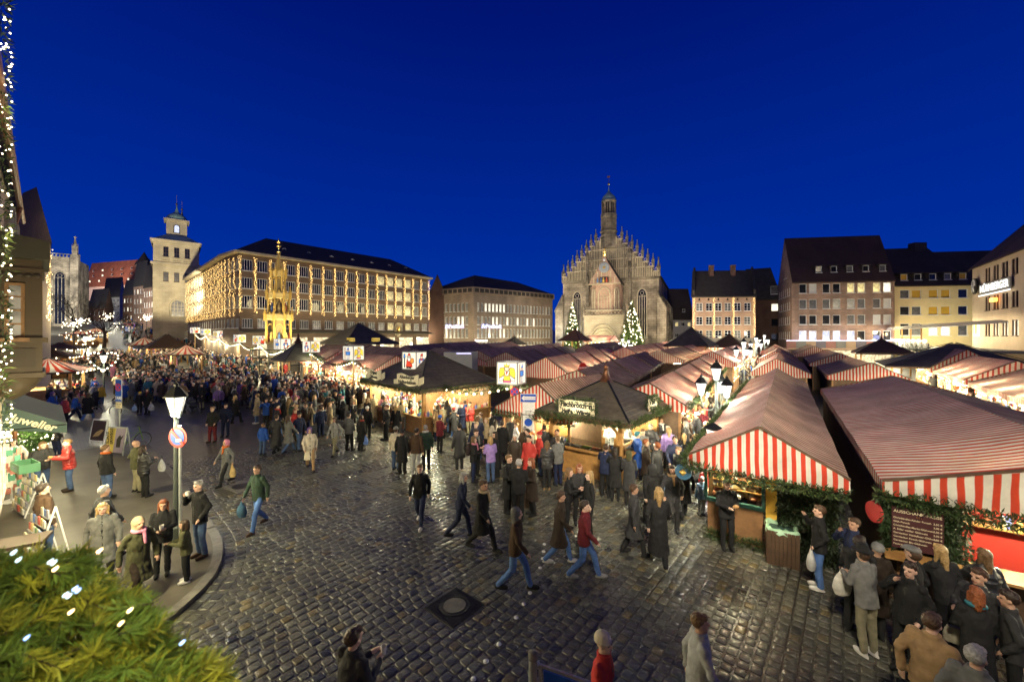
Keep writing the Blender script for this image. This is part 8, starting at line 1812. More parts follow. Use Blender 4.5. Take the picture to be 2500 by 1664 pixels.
# joints (x to the figure's left, -y is where it faces), standing height 1.75
def J(**k):
 b = dict(sh=.168, eL=(.25, .03, 1.14), wL=(.26, -.04, .88), eR=(-.25, .03, 1.14), wR=(-.26, -.04, .88), hL=(.09, 0, .92), kL=(.1, -.02, .5), aL=(.1, .02, .08), hR=(-.09, 0, .92), kR=(-.1, -.02, .5), aR=(-.1, .02, .08), lean=0.0)
 b.update(k); return b
POSE = {
 'stand': J(), 'pocket': J(eL=(.255, .08, 1.16), wL=(.2, -.09, .96), eR=(-.255, .08, 1.16), wR=(-.2, -.09, .96), kR=(-.12, -.03, .5), aR=(-.13, -.04, .08)),
 'hold': J(eL=(.235, -.03, 1.15), wL=(.09, -.3, 1.2), eR=(-.235, -.03, 1.15), wR=(-.08, -.3, 1.17), lean=.05),
 'drink': J(eR=(-.28, -.14, 1.24), wR=(-.09, -.24, 1.47), eL=(.255, .08, 1.16), wL=(.2, -.09, .96)),
 'photo': J(eL=(.24, -.2, 1.27), wL=(.07, -.33, 1.5), eR=(-.24, -.2, 1.27), wR=(-.07, -.33, 1.5)),
 'walk': J(kL=(.1, -.2, .52), aL=(.1, -.3, .09), kR=(-.1, .04, .5), aR=(-.1, .34, .15), eL=(.26, .12, 1.15), wL=(.24, .12, .9), eR=(-.26, -.06, 1.15), wR=(-.22, -.22, .95), lean=.05),
 'step': J(kR=(-.1, -.16, .51), aR=(-.1, -.2, .08), kL=(.1, .06, .5), aL=(.1, .26, .12), eR=(-.26, .1, 1.15), wR=(-.26, .08, .89), eL=(.27, -.02, 1.15), wL=(.26, -.12, .9)),
 'reach': J(eL=(.27, -.14, 1.2), wL=(.22, -.42, 1.1), eR=(-.27, .05, 1.15), wR=(-.21, -.1, .95), lean=.08)}
def arm(v, f, P, s, r0, r1, r2, wr=True):
 S = V((s*P['sh'], P['lean']*-.5, 1.42)); E = V(P['eL' if s > 0 else 'eR']); Wr = V(P['wL' if s > 0 else 'wR']); sl = V((0, -P['lean'], 0))
 capsule(v, f, S, E+sl, r0, r1); capsule(v, f, E+sl, Wr+sl, r1, r2); return E+sl, Wr+sl
def hand(v, f, E, Wr, s):
 d = (Wr-E).normalized(); side = d.cross(V((0, 0, 1))); side = side.normalized() if side.length > .1 else V((1, 0, 0)); nrm = side.cross(d)
 capsule(v, f, Wr, Wr+d*.075, .03, .036, 8, 2)
 b = Wr+d*.085
 for k, (o, L) in enumerate(((-.03, .062), (-.01, .075), (.01, .07), (.03, .055))):
  a = b+side*o*.95; m = a+d*L*.55+nrm*.006; e = m+d*L*.45-nrm*.022; capsule(v, f, a-d*.02, m, .0095, .009, 6, 2); capsule(v, f, m, e, .009, .0075, 6, 2)
 t0 = Wr+d*.03+side*.03*s; capsule(v, f, t0, t0+side*s*.03+d*.04-nrm*.01, .012, .009, 6, 2)
def head(v, f, y=0.0):
 ellip(v, f, (0, .012+y, 1.655), (.077, .097, .098)); ellip(v, f, (0, -.022+y, 1.585), (.058, .07, .072)); ellip(v, f, (0, -.1+y, 1.62), (.014, .024, .024), 8, 6); ellip(v, f, (0, -.055+y, 1.535), (.03, .032, .022), 8, 6)
 for s in (-1, 1): ellip(v, f, (s*.079, .012+y, 1.625), (.012, .02, .033), 8, 6); ellip(v, f, (s*.032, -.076+y, 1.665), (.03, .02, .012), 8, 6)
 capsule(v, f, (0, .015+y*.6, 1.44), (0, .01+y, 1.57), .056, .052)
def body_mesh(k):
 P = POSE[k]; v, f = [], []; y = -P['lean']
 rings(v, f, [(.86, 0, 0, .14, .09), (.95, 0, 0, .15, .1), (1.1, 0, y*.3, .12, .085), (1.28, 0, y*.6, .14, .09), (1.38, 0, y*.9, .13, .07), (1.45, 0, y, .065, .055)])
 for s in (1, -1):
  E, Wr = arm(v, f, P, s, .04, .034, .028); hand(v, f, E, Wr, s); L = 'L' if s > 0 else 'R'
  capsule(v, f, P['h'+L], P['k'+L], .07, .048); capsule(v, f, P['k'+L], P['a'+L], .048, .036); a = V(P['a'+L]); capsule(v, f, a-V((0, -.02, .02)), a+V((0, -.1, -.035)), .028, .02)
 head(v, f, y); me = skinned('person', v, f, [M['skin'], M['eye'], M['lip']], .0125, .22, 3)
 for p in me.polygons:
  c = p.center
  if abs(c.z-1.637) < .011 and .018 < abs(c.x) < .045 and c.y < -.055+y: p.material_index = 1
  elif abs(c.z-1.565) < .008 and abs(c.x) < .024 and c.y < -.06+y: p.material_index = 2
 return me
def coat_mesh(k, kind_):
 P = POSE[k]; v, f = [], []; y = -P['lean']; fat = 1.12 if kind_ == 'puffer' else 1.0
 walk = k in ('walk', 'step'); bot = {'jacket': .8, 'puffer': .76, 'coat': .48, 'long': .3}[kind_]; rs = []
 if bot < .6: rs += [(bot, 0, .0, .235 if not walk else .24, .19 if not walk else .25), ((bot+.8)/2, 0, 0, .215, .165 if not walk else .19)]
 else: rs += [(bot, 0, 0, .2*fat, .145*fat)]
 body = [(.84, 0, 0, .195, .14), (.95, 0, 0, .19, .135), (1.08, 0, y*.3, .182, .13), (1.22, 0, y*.6, .195, .138), (1.34, 0, y*.8, .19, .125), (1.42, 0, y*.95, .145, .1), (1.475, 0, y, .095, .09), (1.52, 0, y, .085, .085)]
 if kind_ == 'puffer':
  b2 = []
  for i in range(15):
   z = .8+i*.042; t = (z-.84)/.6; base = body[min(5, max(0, int((z-.84)/.115)))]; g = 1.0+(.07 if i % 2 else -.03); b2.append((z, 0, y*min(1, max(0, (z-.9)*1.7)), base[3]*1.1*g, base[4]*1.12*g))
  body = b2+[(1.44, 0, y*.95, .16, .115), (1.49, 0, y, .11, .1), (1.54, 0, y, .1, .1)]
 rings(v, f, rs+[b for b in body if b[0] > bot+.02])
 for s in (1, -1):
  if kind_ == 'puffer':
   S = V((s*P['sh'], y*.9, 1.42)); E = V(P['eL' if s > 0 else 'eR'])+V((0, y, 0)); Wr = V(P['wL' if s > 0 else 'wR'])+V((0, y, 0))
   for a, b in ((S, E), (E, Wr)):
    for i in range(4): q = a.lerp(b, (i+.5)/4); d = (b-a)*.11; capsule(v, f, q-d, q+d, .072, .07, 10, 3)
   arm(v, f, P, s, .064, .058, .052)
  else: arm(v, f, P, s, .068, .058, .05)
 return skinned('coat', v, f, [M['shiny' if kind_ == 'puffer' else 'cloth'], M['dark_metal']], .014, .4, 3)
def trouser_mesh(k):
 P = POSE[k]; v, f = [], []; rings(v, f, [(.84, 0, 0, .16, .11), (.93, 0, 0, .178, .122), (1.0, 0, 0, .165, .115)])
 for L in 'LR': a = V(P['a'+L]); capsule(v, f, P['h'+L], P['k'+L], .1, .076); capsule(v, f, P['k'+L], a+V((0, .0, .01)), .075, .062)
 return skinned('trousers', v, f, [M['cloth']], .016, .4, 3)
def shoe_mesh(k, L):
 a = V(POSE[k]['a'+L]); v, f = [], []; ellip(v, f, (a.x, a.y-.085, a.z-.035), (.048, .13, .045)); ellip(v, f, (a.x, a.y+.0, a.z-.01), (.045, .06, .07)); mb = MB()
 rings(v, f, [(a.z-.08, a.x, a.y-.06, .046, .14), (a.z-.05, a.x, a.y-.06, .05, .145)], 14); me = skinned('shoe', v, f, [M['cloth']], .012, .35, 2); return me
def hair_mesh(k):
 v, f = [], []; ellip(v, f, (0, .035, 1.672), (.088, .095, .1)); ellip(v, f, (0, -.02, 1.72), (.074, .075, .05))
 if k in ('long', 'fur'):
  capsule(v, f, (0, .05, 1.66), (0, .085, 1.5), .08, .062); capsule(v, f, (0, .085, 1.52), (0, .11, 1.34), .06, .028)
  for s in (-1, 1): capsule(v, f, (s*.075, .02, 1.66), (s*.085, .01, 1.43), .034, .02)
 if k == 'bob': capsule(v, f, (0, .05, 1.64), (0, .06, 1.53), .088, .085); [capsule(v, f, (s*.078, .0, 1.66), (s*.085, -.01, 1.53), .03, .03) for s in (-1, 1)]
 if k == 'pony': ellip(v, f, (0, .13, 1.68), (.035, .045, .04)); capsule(v, f, (0, .15, 1.67), (0, .16, 1.47), .035, .018)
 return skinned('hair', v, f, [M['hair']], .012, .6, 2)
def hat_mesh(k):
 v, f = [], []; mb = MB()
 if k == 'beanie': ellip(v, f, (0, .015, 1.69), (.094, .112, .1)); rings(v, f, [(1.655, 0, .012, .096, .114), (1.69, 0, .012, .098, .116)])
 elif k == 'cap': ellip(v, f, (0, .0, 1.715), (.1, .13, .055)); ellip(v, f, (0, -.1, 1.69), (.075, .06, .015))
 elif k == 'brim': rings(v, f, [(1.69, 0, .01, .165, .175), (1.705, 0, .01, .165, .175)]); rings(v, f, [(1.69, 0, .01, .095, .11), (1.79, 0, .01, .08, .095), (1.81, 0, .01, .06, .07)])
 elif k == 'hood': ellip(v, f, (0, .035, 1.655), (.108, .115, .125)); capsule(v, f, (0, .04, 1.5), (0, .05, 1.6), .1, .1)
 elif k == 'santa': ellip(v, f, (0, .015, 1.7), (.094, .11, .09)); capsule(v, f, (0, .04, 1.76), (.03, .1, 1.86), .05, .02); ellip(v, f, (.035, .12, 1.86), (.03, .03, .03))
 me = skinned('hat', v, f, [M['cloth']], .012, .4, 2); return me
def scarf_mesh():
 v, f = [], []; mb = MB(); mb.tube([(.095*math.cos(a), .095*math.sin(a), 1.5+.012*math.sin(a)) for a in [2*math.pi*i/16 for i in range(17)]], .038, 8); v += [V(p) for p in mb.v]; f += mb.f
 capsule(v, f, (.03, -.11, 1.48), (.04, -.15, 1.25), .035, .03); return skinned('scarf', v, f, [M['cloth']], .014, .4, 2)
_PM = {}
def pm(fn, *a):
 if (fn, a) not in _PM: _PM[(fn, a)] = fn(*a)
 return _PM[(fn, a)]
HEAD_HATS = ('beanie', 'cap', 'brim', 'hood', 'santa')
C_ = dict(black=(.012,.012,.013), charcoal=(.03,.03,.032), navy=(.012,.018,.05), brown=(.06,.035,.02), darkbrown=(.03,.02,.014), grey=(.14,.14,.135), lightgrey=(.32,.32,.31), beige=(.36,.28,.17), tan=(.25,.16,.08), olive=(.06,.06,.028), green=(.03,.055,.035), red=(.38,.03,.025), orange=(.5,.12,.02), yellow=(.55,.36,.04), blue=(.02,.08,.35), lightblue=(.22,.38,.55), purple=(.13,.07,.22), lilac=(.3,.2,.48), pink=(.5,.18,.26), white=(.62,.6,.57), cream=(.5,.44,.34), denim=(.06,.1,.2), bluejeans=(.08,.16,.38), khaki=(.22,.2,.13), maroon=(.12,.015,.02), teal=(.03,.16,.2))
HC = dict(black=(.01,.008,.007), brown=(.05,.026,.013), darkbrown=(.022,.013,.008), blond=(.34,.22,.09), lightbrown=(.14,.08,.035), red=(.2,.06,.02), grey=(.26,.25,.24), white=(.5,.48,.45))
SK = [(.5, .3, .21), (.56, .35, .26), (.42, .25, .17), (.6, .4, .3)]
PR = random.Random(42); LABELS = set(); GROUP = 'people crowding the Christmas market'
def person(p, h, yaw, pose, coat, ccol, tcol, hair, hcol, label, shoe='black', scarf=None, mirror=False):
 """yaw 0 faces the viewer, +90 faces right"""
 o = link('person', pm(body_mesh, pose), None, p, rad(yaw)); s = h/1.75; b = PR.uniform(.93, 1.1)*(-1 if mirror and PR.random() < .5 else 1); o.scale = (s*b, s*abs(b), s); o.rotation_euler = (rad(PR.gauss(0, 1.2)), rad(PR.gauss(0, 1.2)), rad(yaw)); y = -POSE[pose]['lean']; o.color = (*SK[PR.randrange(4)], 1)
 def part(nm, me, c, j=.18, loc=None):
  q = link(nm, me, o, loc); f = PR.uniform(1-j, 1+j); q.color = (*[min(1, x*f) for x in c], 1); return q
 part('coat', pm(coat_mesh, pose, coat), C_[ccol]); part('trousers', pm(trouser_mesh, pose), C_[tcol])
 for L in 'LR': part('shoe', pm(shoe_mesh, pose, L), C_[shoe])
 if hair in HEAD_HATS:
  part('hat', pm(hat_mesh, hair), C_[hcol], loc=(0, y, 0))
  if hair in ('beanie', 'cap', 'brim') and PR.random() < .6: part('hair', pm(hair_mesh, 'short'), HC['brown'], loc=(0, y+.004, -.035))
 elif hair != 'bald': part('hair', pm(hair_mesh, hair), HC[hcol], loc=(0, y, 0))
 if scarf: part('scarf', pm(scarf_mesh), C_[scarf], loc=(0, y, 0))
 LABELS.add(label); return tag(o, label, 'person', GROUP)
def bag(kind_, p, yaw, c, label, s=1.0):
 t = thing('bag' if kind_ != 'backpack' else 'backpack', label, 'bag' if kind_ != 'backpack' else 'backpack', p, rad(yaw)); v, f = [], []
 if kind_ == 'plastic': rings(v, f, [(0, 0, 0, .12*s, .07*s), (.12*s, 0, 0, .16*s, .09*s), (.26*s, 0, 0, .13*s, .06*s), (.36*s, 0, 0, .04*s, .03*s), (.42*s, 0, 0, .03*s, .02*s)])
 elif kind_ == 'shoulder': rings(v, f, [(0, 0, 0, .15*s, .05*s), (.1*s, 0, 0, .16*s, .065*s), (.22*s, 0, 0, .13*s, .04*s)])
 else: rings(v, f, [(0, 0, 0, .13, .07), (.1, 0, .02, .15, .1), (.3, 0, .02, .14, .09), (.42, 0, 0, .09, .06)])
 link('bag_body', skinned('bag_body', v, f, [M['cloth']], .016, .4, 2), t).color = (*c, 1)
 mb = MB()
 if kind_ == 'shoulder': mb.tube([(-.13*s, 0, .2*s), (-.08*s, .02, .55*s), (.08*s, .02, .55*s), (.13*s, 0, .2*s)], .012, 5)
 elif kind_ == 'plastic': mb.tube([(-.03, 0, .4*s), (-.02, 0, .5*s), (.02, 0, .5*s), (.03, 0, .4*s)], .008, 5)
 else: mb.tube([(-.09, -.05, .4), (-.1, -.13, .3), (-.09, -.06, .1)], .018, 5); mb.tube([(.09, -.05, .4), (.1, -.13, .3), (.09, -.06, .1)], .018, 5)
 mb.build('strap', M['dark_metal'], t); return t
def hand_of(p, h, yaw, pose, side): m = Matrix.Translation(p) @ Matrix.Rotation(rad(yaw), 4, 'Z') @ Matrix.Scale(h/1.75, 4); P = POSE[pose]; w_ = V(P['wL' if side > 0 else 'wR'])+V((0, -P['lean'], 0)); e = V(P['eL' if side > 0 else 'eR'])+V((0, -P['lean'], 0)); return m @ (w_+(w_-e).normalized()*.1)
def cup(p, label, c=(.6, .56, .5)):
 mb = MB(); mb.lathe([(.03, -.05), (.042, .05), (.036, .05), (.028, -.04)], 10); tag(mb.build('cup', flat('cup%d' % int(c[0]*99), c, .35), None, True, loc=p), label, 'cup')
def roll(p, label):
 mb = MB(); mb.ball((0, 0, 0), .05, 8, 6, 0, (1.6, .8, .8)); tag(mb.build('bread_roll', flat('roll_crust', (.45, .25, .09)), None, True, loc=p), label, 'bread roll')
HANDS = [  # px, py of the feet, height, yaw, pose, coat, colour, trousers, hair, hair/hat colour, label, shoes, scarf
 (632,1291,1.78,-15,'walk','jacket','green','bluejeans','short','brown','man in dark green jacket and pale jeans striding alone across the cobbles','brown'),
 (492,1366,1.8,-25,'drink','jacket','black','denim','short','grey','grey haired man in black jacket drinking from a cup beside the lamp','brown'),
 (395,1413,1.68,35,'hold','jacket','black','black','long','red','auburn haired woman in black jacket holding a white cup left of the lamp'),
 (456,1428,1.3,-60,'hold','jacket','olive','black','bob','brown','child in olive jacket and white shoes standing at the kerb','white'),
 (249,1389,1.8,160,'walk','coat','charcoal','black','short','grey','man in charcoal coat walking away left of the auburn woman'),
 (252,1428,1.66,40,'step','coat','grey','grey','long','blond','blond woman in grey coat just above the fir boughs'),
 (335,1478,1.64,70,'step','coat','olive','darkbrown','hood','beige','person in olive coat and beige hood near the fir boughs',None,'pink'),
 (112,1372,1.76,160,'stand','jacket','brown','denim','short','darkbrown','dark haired man bent over the nearest postcard rack'),
 (170,1203,1.74,-35,'hold','puffer','red','denim','short','lightbrown','man in bright red jacket eating a roll on the pavement','darkbrown'),
 (101,1208,1.7,70,'hold','jacket','charcoal','denim','bob','lightbrown','person in dark hooded jacket facing the man in bright red'),
 (106,1113,1.8,175,'stand','jacket','grey','khaki','hood','grey','man in grey jacket and beige trousers seen from behind by the lit bush'),
 (139,1116,1.68,170,'pocket','puffer','black','navy','long','brown','woman in black quilted jacket with fur collar arm in arm beyond the bush','black','beige'),
 (159,1031,1.68,170,'stand','puffer','red','black','short','brown','person in puffy red jacket seen from behind under the ring lamp'),
 (231,999,1.75,170,'pocket','jacket','charcoal','black','hood','grey','man in charcoal hoodie with pale hood left of the silver bicycle'),
 (246,986,1.75,180,'stand','jacket','yellow','denim','short','grey','person in yellow jacket behind the ring lamp post'),
 (340,1010,1.45,20,'stand','jacket','black','black','beanie','yellow','girl in yellow beanie carrying a pale blue bag','tan'),
 (360,1010,1.68,10,'stand','coat','black','black','bob','brown','woman in black coat with grey shopping bag beside the yellow beanie girl','black','maroon'),
 (419,992,1.78,0,'pocket','jacket','grey','charcoal','short','grey','man in grey jacket at the left end of the row behind the street lamp'),
 (446,992,1.78,5,'pocket','jacket','tan','charcoal','short','brown','man in brown jacket second in the row behind the street lamp'),
 (472,994,1.76,-10,'hold','coat','black','black','short','white','white haired man in black coat pushing the stroller'),
 (494,998,1.8,-15,'pocket','coat','black','khaki','short','black','black haired man in black coat and beige trousers at the right of the row'),
 (533,1003,1.66,30,'walk','puffer','purple','black','bob','grey','grey haired woman in purple jacket walking beyond the street lamp'),
 (520,1078,1.76,0,'pocket','jacket','black','maroon','short','lightbrown','person in black top and dark red trousers facing the viewer','brown'),
 (551,1065,1.72,10,'pocket','jacket','navy','navy','short','brown','person in navy clothes beside the one in dark red trousers'),
 (578,1033,1.68,175,'step','coat','black','black','long','blond','woman in black coat with red strap across her back'),
 (552,1182,1.62,-20,'walk','long','grey','black','hood','pink','older woman in long grey coat carrying a beige bag','black','orange'),
 (357,1218,1.68,160,'hold','puffer','black','black','bob','darkbrown','woman in shiny black quilted jacket and skirt beside the kerb gutter'),
 (334,1206,1.74,150,'pocket','jacket','olive','khaki','bald','brown','bald man in olive jacket behind the quilted black jacket'),
 (262,1222,1.72,165,'stand','jacket','black','denim','short','lightbrown','broad person in black jacket with shoulder bag near the advertising boards','black','orange'),
 (38,1192,1.66,60,'reach','jacket','white','beige','bob','darkbrown','woman in white jacket browsing the postcard shelf'),
 (649,1047,1.74,0,'photo','jacket','blue','black','short','brown','person in blue jacket taking a photograph with raised hands'),
 (676,1046,1.74,5,'photo','coat','navy','black','short','darkbrown','person in dark blue coat with raised hands beside the blue photographer'),
 (640,1110,1.42,170,'stand','jacket','blue','denim','short','lightbrown','child in bright blue jacket seen from behind'),
 (674,1106,1.74,175,'walk','long','charcoal','black','short','brown','tall person in long charcoal coat walking away beside the blue jacket child'),
 (706,1105,1.7,150,'walk','coat','grey','denim','long','brown','woman in grey coat and jeans walking past the blue jacket child'),
 (758,1147,1.7,30,'walk','coat','cream','tan','hood','purple','person in cream coat with mauve hood walking in the open square','darkbrown'),
 (728,1098,1.75,60,'step','jacket','navy','denim','short','black','man in navy jacket just behind the cream coat'),
 (819,1110,1.7,-10,'walk','jacket','lightgrey','khaki','long','brown','woman in light grey striped jacket and beige trousers'),
 (852,1100,1.74,165,'pocket','jacket','grey','black','short','darkbrown','man in grey jacket watching the stalls'),
 (881,1100,1.66,150,'stand','coat','black','black','long','darkbrown','woman in knee length black coat with a blue and white bag','black','red'),
 (898,1070,1.68,170,'stand','jacket','black','black','beanie','white','woman in black jacket and white beanie beside the black coat'),
 (943,1074,1.8,-60,'pocket','jacket','charcoal','black','short','red','tall red haired man in charcoal jacket standing in profile'),
 (966,1066,1.68,175,'stand','coat','black','black','long','blond','long haired blond woman in black coat with brown handbag at the grill stall'),
 (984,1050,1.7,180,'hold','jacket','beige','grey','short','blond','blond person in beige jacket and grey trousers at the grill counter'),
 (1008,1042,1.72,180,'reach','coat','grey','navy','short','grey','person in grey coat leaning at the grill counter by the pole'),
 (967,1146,1.7,165,'stand','jacket','cream','denim','beanie','grey','person in cream jacket and grey beanie seen from behind'),
 (982,1156,1.72,170,'stand','coat','black','black','beanie','charcoal','person in black coat and dark beanie beside the cream jacket','darkbrown'),
 (1014,1157,1.76,170,'stand','jacket','brown','lightgrey','short','darkbrown','man in brown jacket and pale grey jeans seen from behind','white'),
 (1041,1146,1.78,-160,'stand','jacket','green','black','short','grey','grey haired man in dark green jacket with white collar','black','white'),
 (1074,1105,1.7,150,'hold','jacket','maroon','black','beanie','blue','person in maroon jacket and blue beanie beside the stroller'),
 (1062,1068,1.74,120,'hold','jacket','charcoal','black','short','blond','blond person in charcoal jacket facing the grill stall'),
 (1079,1070,1.76,-140,'hold','jacket','khaki','black','beanie','charcoal','person in khaki parka and dark beanie near the pole'),
 (1109,1052,1.8,180,'stand','coat','white','charcoal','short','grey','vendor in long white coat before the grill stall'),
 (1136,1056,1.78,180,'pocket','puffer','blue','grey','short','brown','man in shiny blue jacket and grey trousers before the grill stall'),
 (1166,1112,1.76,175,'hold','puffer','navy','black','fur','lightbrown','person in navy jacket with wide fur hood seen from behind'),
 (1160,1162,1.78,40,'hold','jacket','charcoal','black','short','brown','man in charcoal coat in the group left of the signs','black','grey'),
 (1156,1176,1.66,90,'hold','jacket','black','navy','bob','lightbrown','woman in black jacket with pink scarf and backpack','black','pink'),
 (1198,1178,1.66,-155,'hold','jacket','lilac','denim','bob','blond','curly blond woman in lilac patterned jacket'),
 (1213,1163,1.7,-60,'hold','long','black','black','bob','darkbrown','woman in long black coat beside the lilac jacket'),
 (1187,1110,1.66,-50,'stand','jacket','beige','black','pony','blond','girl with blond ponytail and beige jacket near the gable stall'),
 (1212,1118,1.7,170,'stand','coat','cream','black','long','darkbrown','dark haired woman in cream coat by the light box pole'),
 (1228,1130,1.76,175,'stand','coat','black','black','short','darkbrown','man in black coat standing at the light box pole'),
 (1025,1281,1.7,0,'walk','jacket','black','navy','short','lightbrown','walker in black jacket and white shoes on the wet cobbles','white'),
 (1120,1311,1.7,90,'walk','jacket','navy','navy','bob','grey','slim person in dark blue walking right on the cobbles'),
 (1177,1343,1.74,60,'walk','coat','black','black','short','brown','person in black coat with beige scarf walking right','black','beige'),
 (1258,1440,1.74,80,'walk','jacket','brown','bluejeans','hood','grey','person in brown jacket and blue jeans striding in the centre foreground','black'),
 (1240,1250,1.74,60,'hold','coat','black','black','short','lightbrown','man in black coat at the left of the group round the litter bin'),
 (1264,1270,1.74,175,'hold','jacket','black','black','short','grey','grey haired man in black seen from behind at the litter bin'),
 (1300,1256,1.68,-70,'hold','coat','darkbrown','black','long','red','red haired woman in dark coat eating a roll at the litter bin'),
 (1319,1160,1.68,-90,'hold','jacket','red','denim','santa','red','person in red jacket and Santa hat by the fish stall wall'),
 (1335,1194,1.68,170,'hold','puffer','charcoal','black','fur','lightbrown','woman in charcoal jacket with fur hood in front of the fish stall','tan'),
 (1363,1184,1.76,-150,'hold','jacket','grey','navy','short','lightbrown','man in grey jacket in front of the fish stall post'),
 (1385,1293,1.68,80,'hold','jacket','black','black','long','lightbrown','light brown haired woman in black jacket talking to two friends'),
 (1413,1277,1.7,0,'hold','jacket','charcoal','black','bob','red','woman with reddish bob facing the viewer between two friends'),
 (1437,1304,1.66,-80,'stand','jacket','black','black','long','blond','girl with very long blond hair and black leather jacket'),
 (1364,1375,1.7,85,'walk','coat','darkbrown','bluejeans','short','brown','person in dark brown coat, jeans and white trainers walking right','white'),
 (1428,1413,1.7,80,'walk','jacket','maroon','bluejeans','short','darkbrown','person in maroon jacket, jeans and grey trainers walking right','lightgrey'),
 (1478,1212,1.72,150,'reach','jacket','navy','black','short','brown','customer in navy at the left counter of the fish stall'),
 (1502,1222,1.7,170,'reach','coat','black','black','long','darkbrown','customer in black coat at the corner post of the fish stall'),
 (1537,1232,1.72,160,'hold','coat','charcoal','black','hood','olive','person in charcoal coat and olive hood beside the fish stall corner'),
 (1590,1142,1.78,160,'pocket','puffer','charcoal','charcoal','short','grey','grey haired man in puffy charcoal jacket at the aisle counter'),
 (1630,1147,1.7,165,'stand','puffer','lilac','black','long','blond','blond woman in lilac quilted jacket with cream shoulder bag','tan'),
 (1667,1167,1.68,170,'walk','jacket','black','black','long','blond','blond woman in black jacket walking into the lantern aisle'),
 (1707,1192,1.8,170,'walk','puffer','red','charcoal','short','brown','big person in bright red quilted jacket in the lantern aisle'),
 (1597,1288,1.76,-170,'walk','jacket','black','black','hood','charcoal','person in black with dark hood walking into the aisle'),
 (1643,1283,1.7,-20,'walk','coat','charcoal','black','long','darkbrown','dark haired woman in charcoal coat with fur collar coming out of the aisle','black','tan'),
 (1668,1262,1.74,170,'step','coat','black','black','short','darkbrown','man in black coat going into the aisle beside the lamp pole'),
 (1713,1258,1.15,-170,'stand','puffer','lightblue','lightgrey','beanie','white','small child in light blue jacket and white hat'),
 (1724,1232,1.2,160,'stand','puffer','red','pink','beanie','red','small child in red jacket behind the light blue child'),
 (1607,1378,1.78,170,'walk','long','black','black','long','blond','tall blond woman in long black coat walking away','khaki'),
 (1549,1354,1.72,90,'step','coat','charcoal','black','short','brown','thin person in charcoal coat with black bag walking right'),
 (1776,1340,1.74,-10,'hold','jacket','black','black','short','black','black haired man with glasses eating beside the pole lamp'),
 (1811,1283,1.74,170,'pocket','jacket','charcoal','denim','short','brown','man in charcoal jacket and jeans behind the eating man'),
 (1999,1436,1.74,-120,'drink','jacket','black','bluejeans','short','brown','man in black jacket, bright jeans and white trainers near the fir wall','white'),
 (2081,1480,1.74,-85,'drink','jacket','navy','denim','short','brown','smoker in navy jacket with one arm on the bar shelf'),
 (2120,1599,1.74,-175,'hold','jacket','grey','khaki','brim','black','man in black brimmed hat and checked shirt jacket','white'),
 (2135,1556,1.68,170,'stand','coat','darkbrown','black','beanie','grey','long haired woman in grey beanie and dark brown coat','black'),
 (2088,1545,1.72,120,'hold','jacket','black','black','short','darkbrown','dark haired man in black leather jacket behind the hat man'),
 (2222,1590,1.76,-160,'pocket','jacket','black','black','cap','grey','man in grey flat cap and black jacket at the bar'),
 (2209,1640,1.76,-70,'drink','jacket','black','black','short','darkbrown','man in black fleece drinking before the price board'),
 (2320,1582,1.7,175,'reach','jacket','black','black','long','blond','woman with long wavy blond hair and black jacket at the red lit bar'),
 (2409,1598,1.72,170,'reach','puffer','black','black','fur','lightbrown','person in black puffer with fur hood leaning on the bright bar'),
 (2386,1668,1.76,-80,'hold','jacket','charcoal','black','short','brown','man with glasses and short brown hair at the bar'),
 (2383,1725,1.68,150,'hold','coat','black','black','bob','red','reddish blond woman in black coat with a pale shoulder bag','black','teal'),
 (2492,1750,1.72,-140,'pocket','jacket','charcoal','black','short','darkbrown','dark haired man in charcoal jacket cut by the photo edge'),
 (849,1895,1.74,150,'hold','jacket','charcoal','black','short','brown','brown haired youth in dark jacket at the bottom edge holding a cup'),
 (1468,1880,1.7,60,'walk','jacket','red','cream','beanie','cream','person in red jacket and cream hat at the bottom edge'),
 (1705,1830,1.74,80,'walk','jacket','lightgrey','charcoal','short','lightbrown','person in light grey jacket at the bottom edge of the cobbles'),
 (2270,1830,1.72,110,'walk','jacket','tan','darkbrown','short','brown','person in tan jacket pushing through at the lower right'),
 (2395,1960,1.72,110,'walk','coat','grey','charcoal','short','grey','grey haired person in grey coat at the lower right corner')]
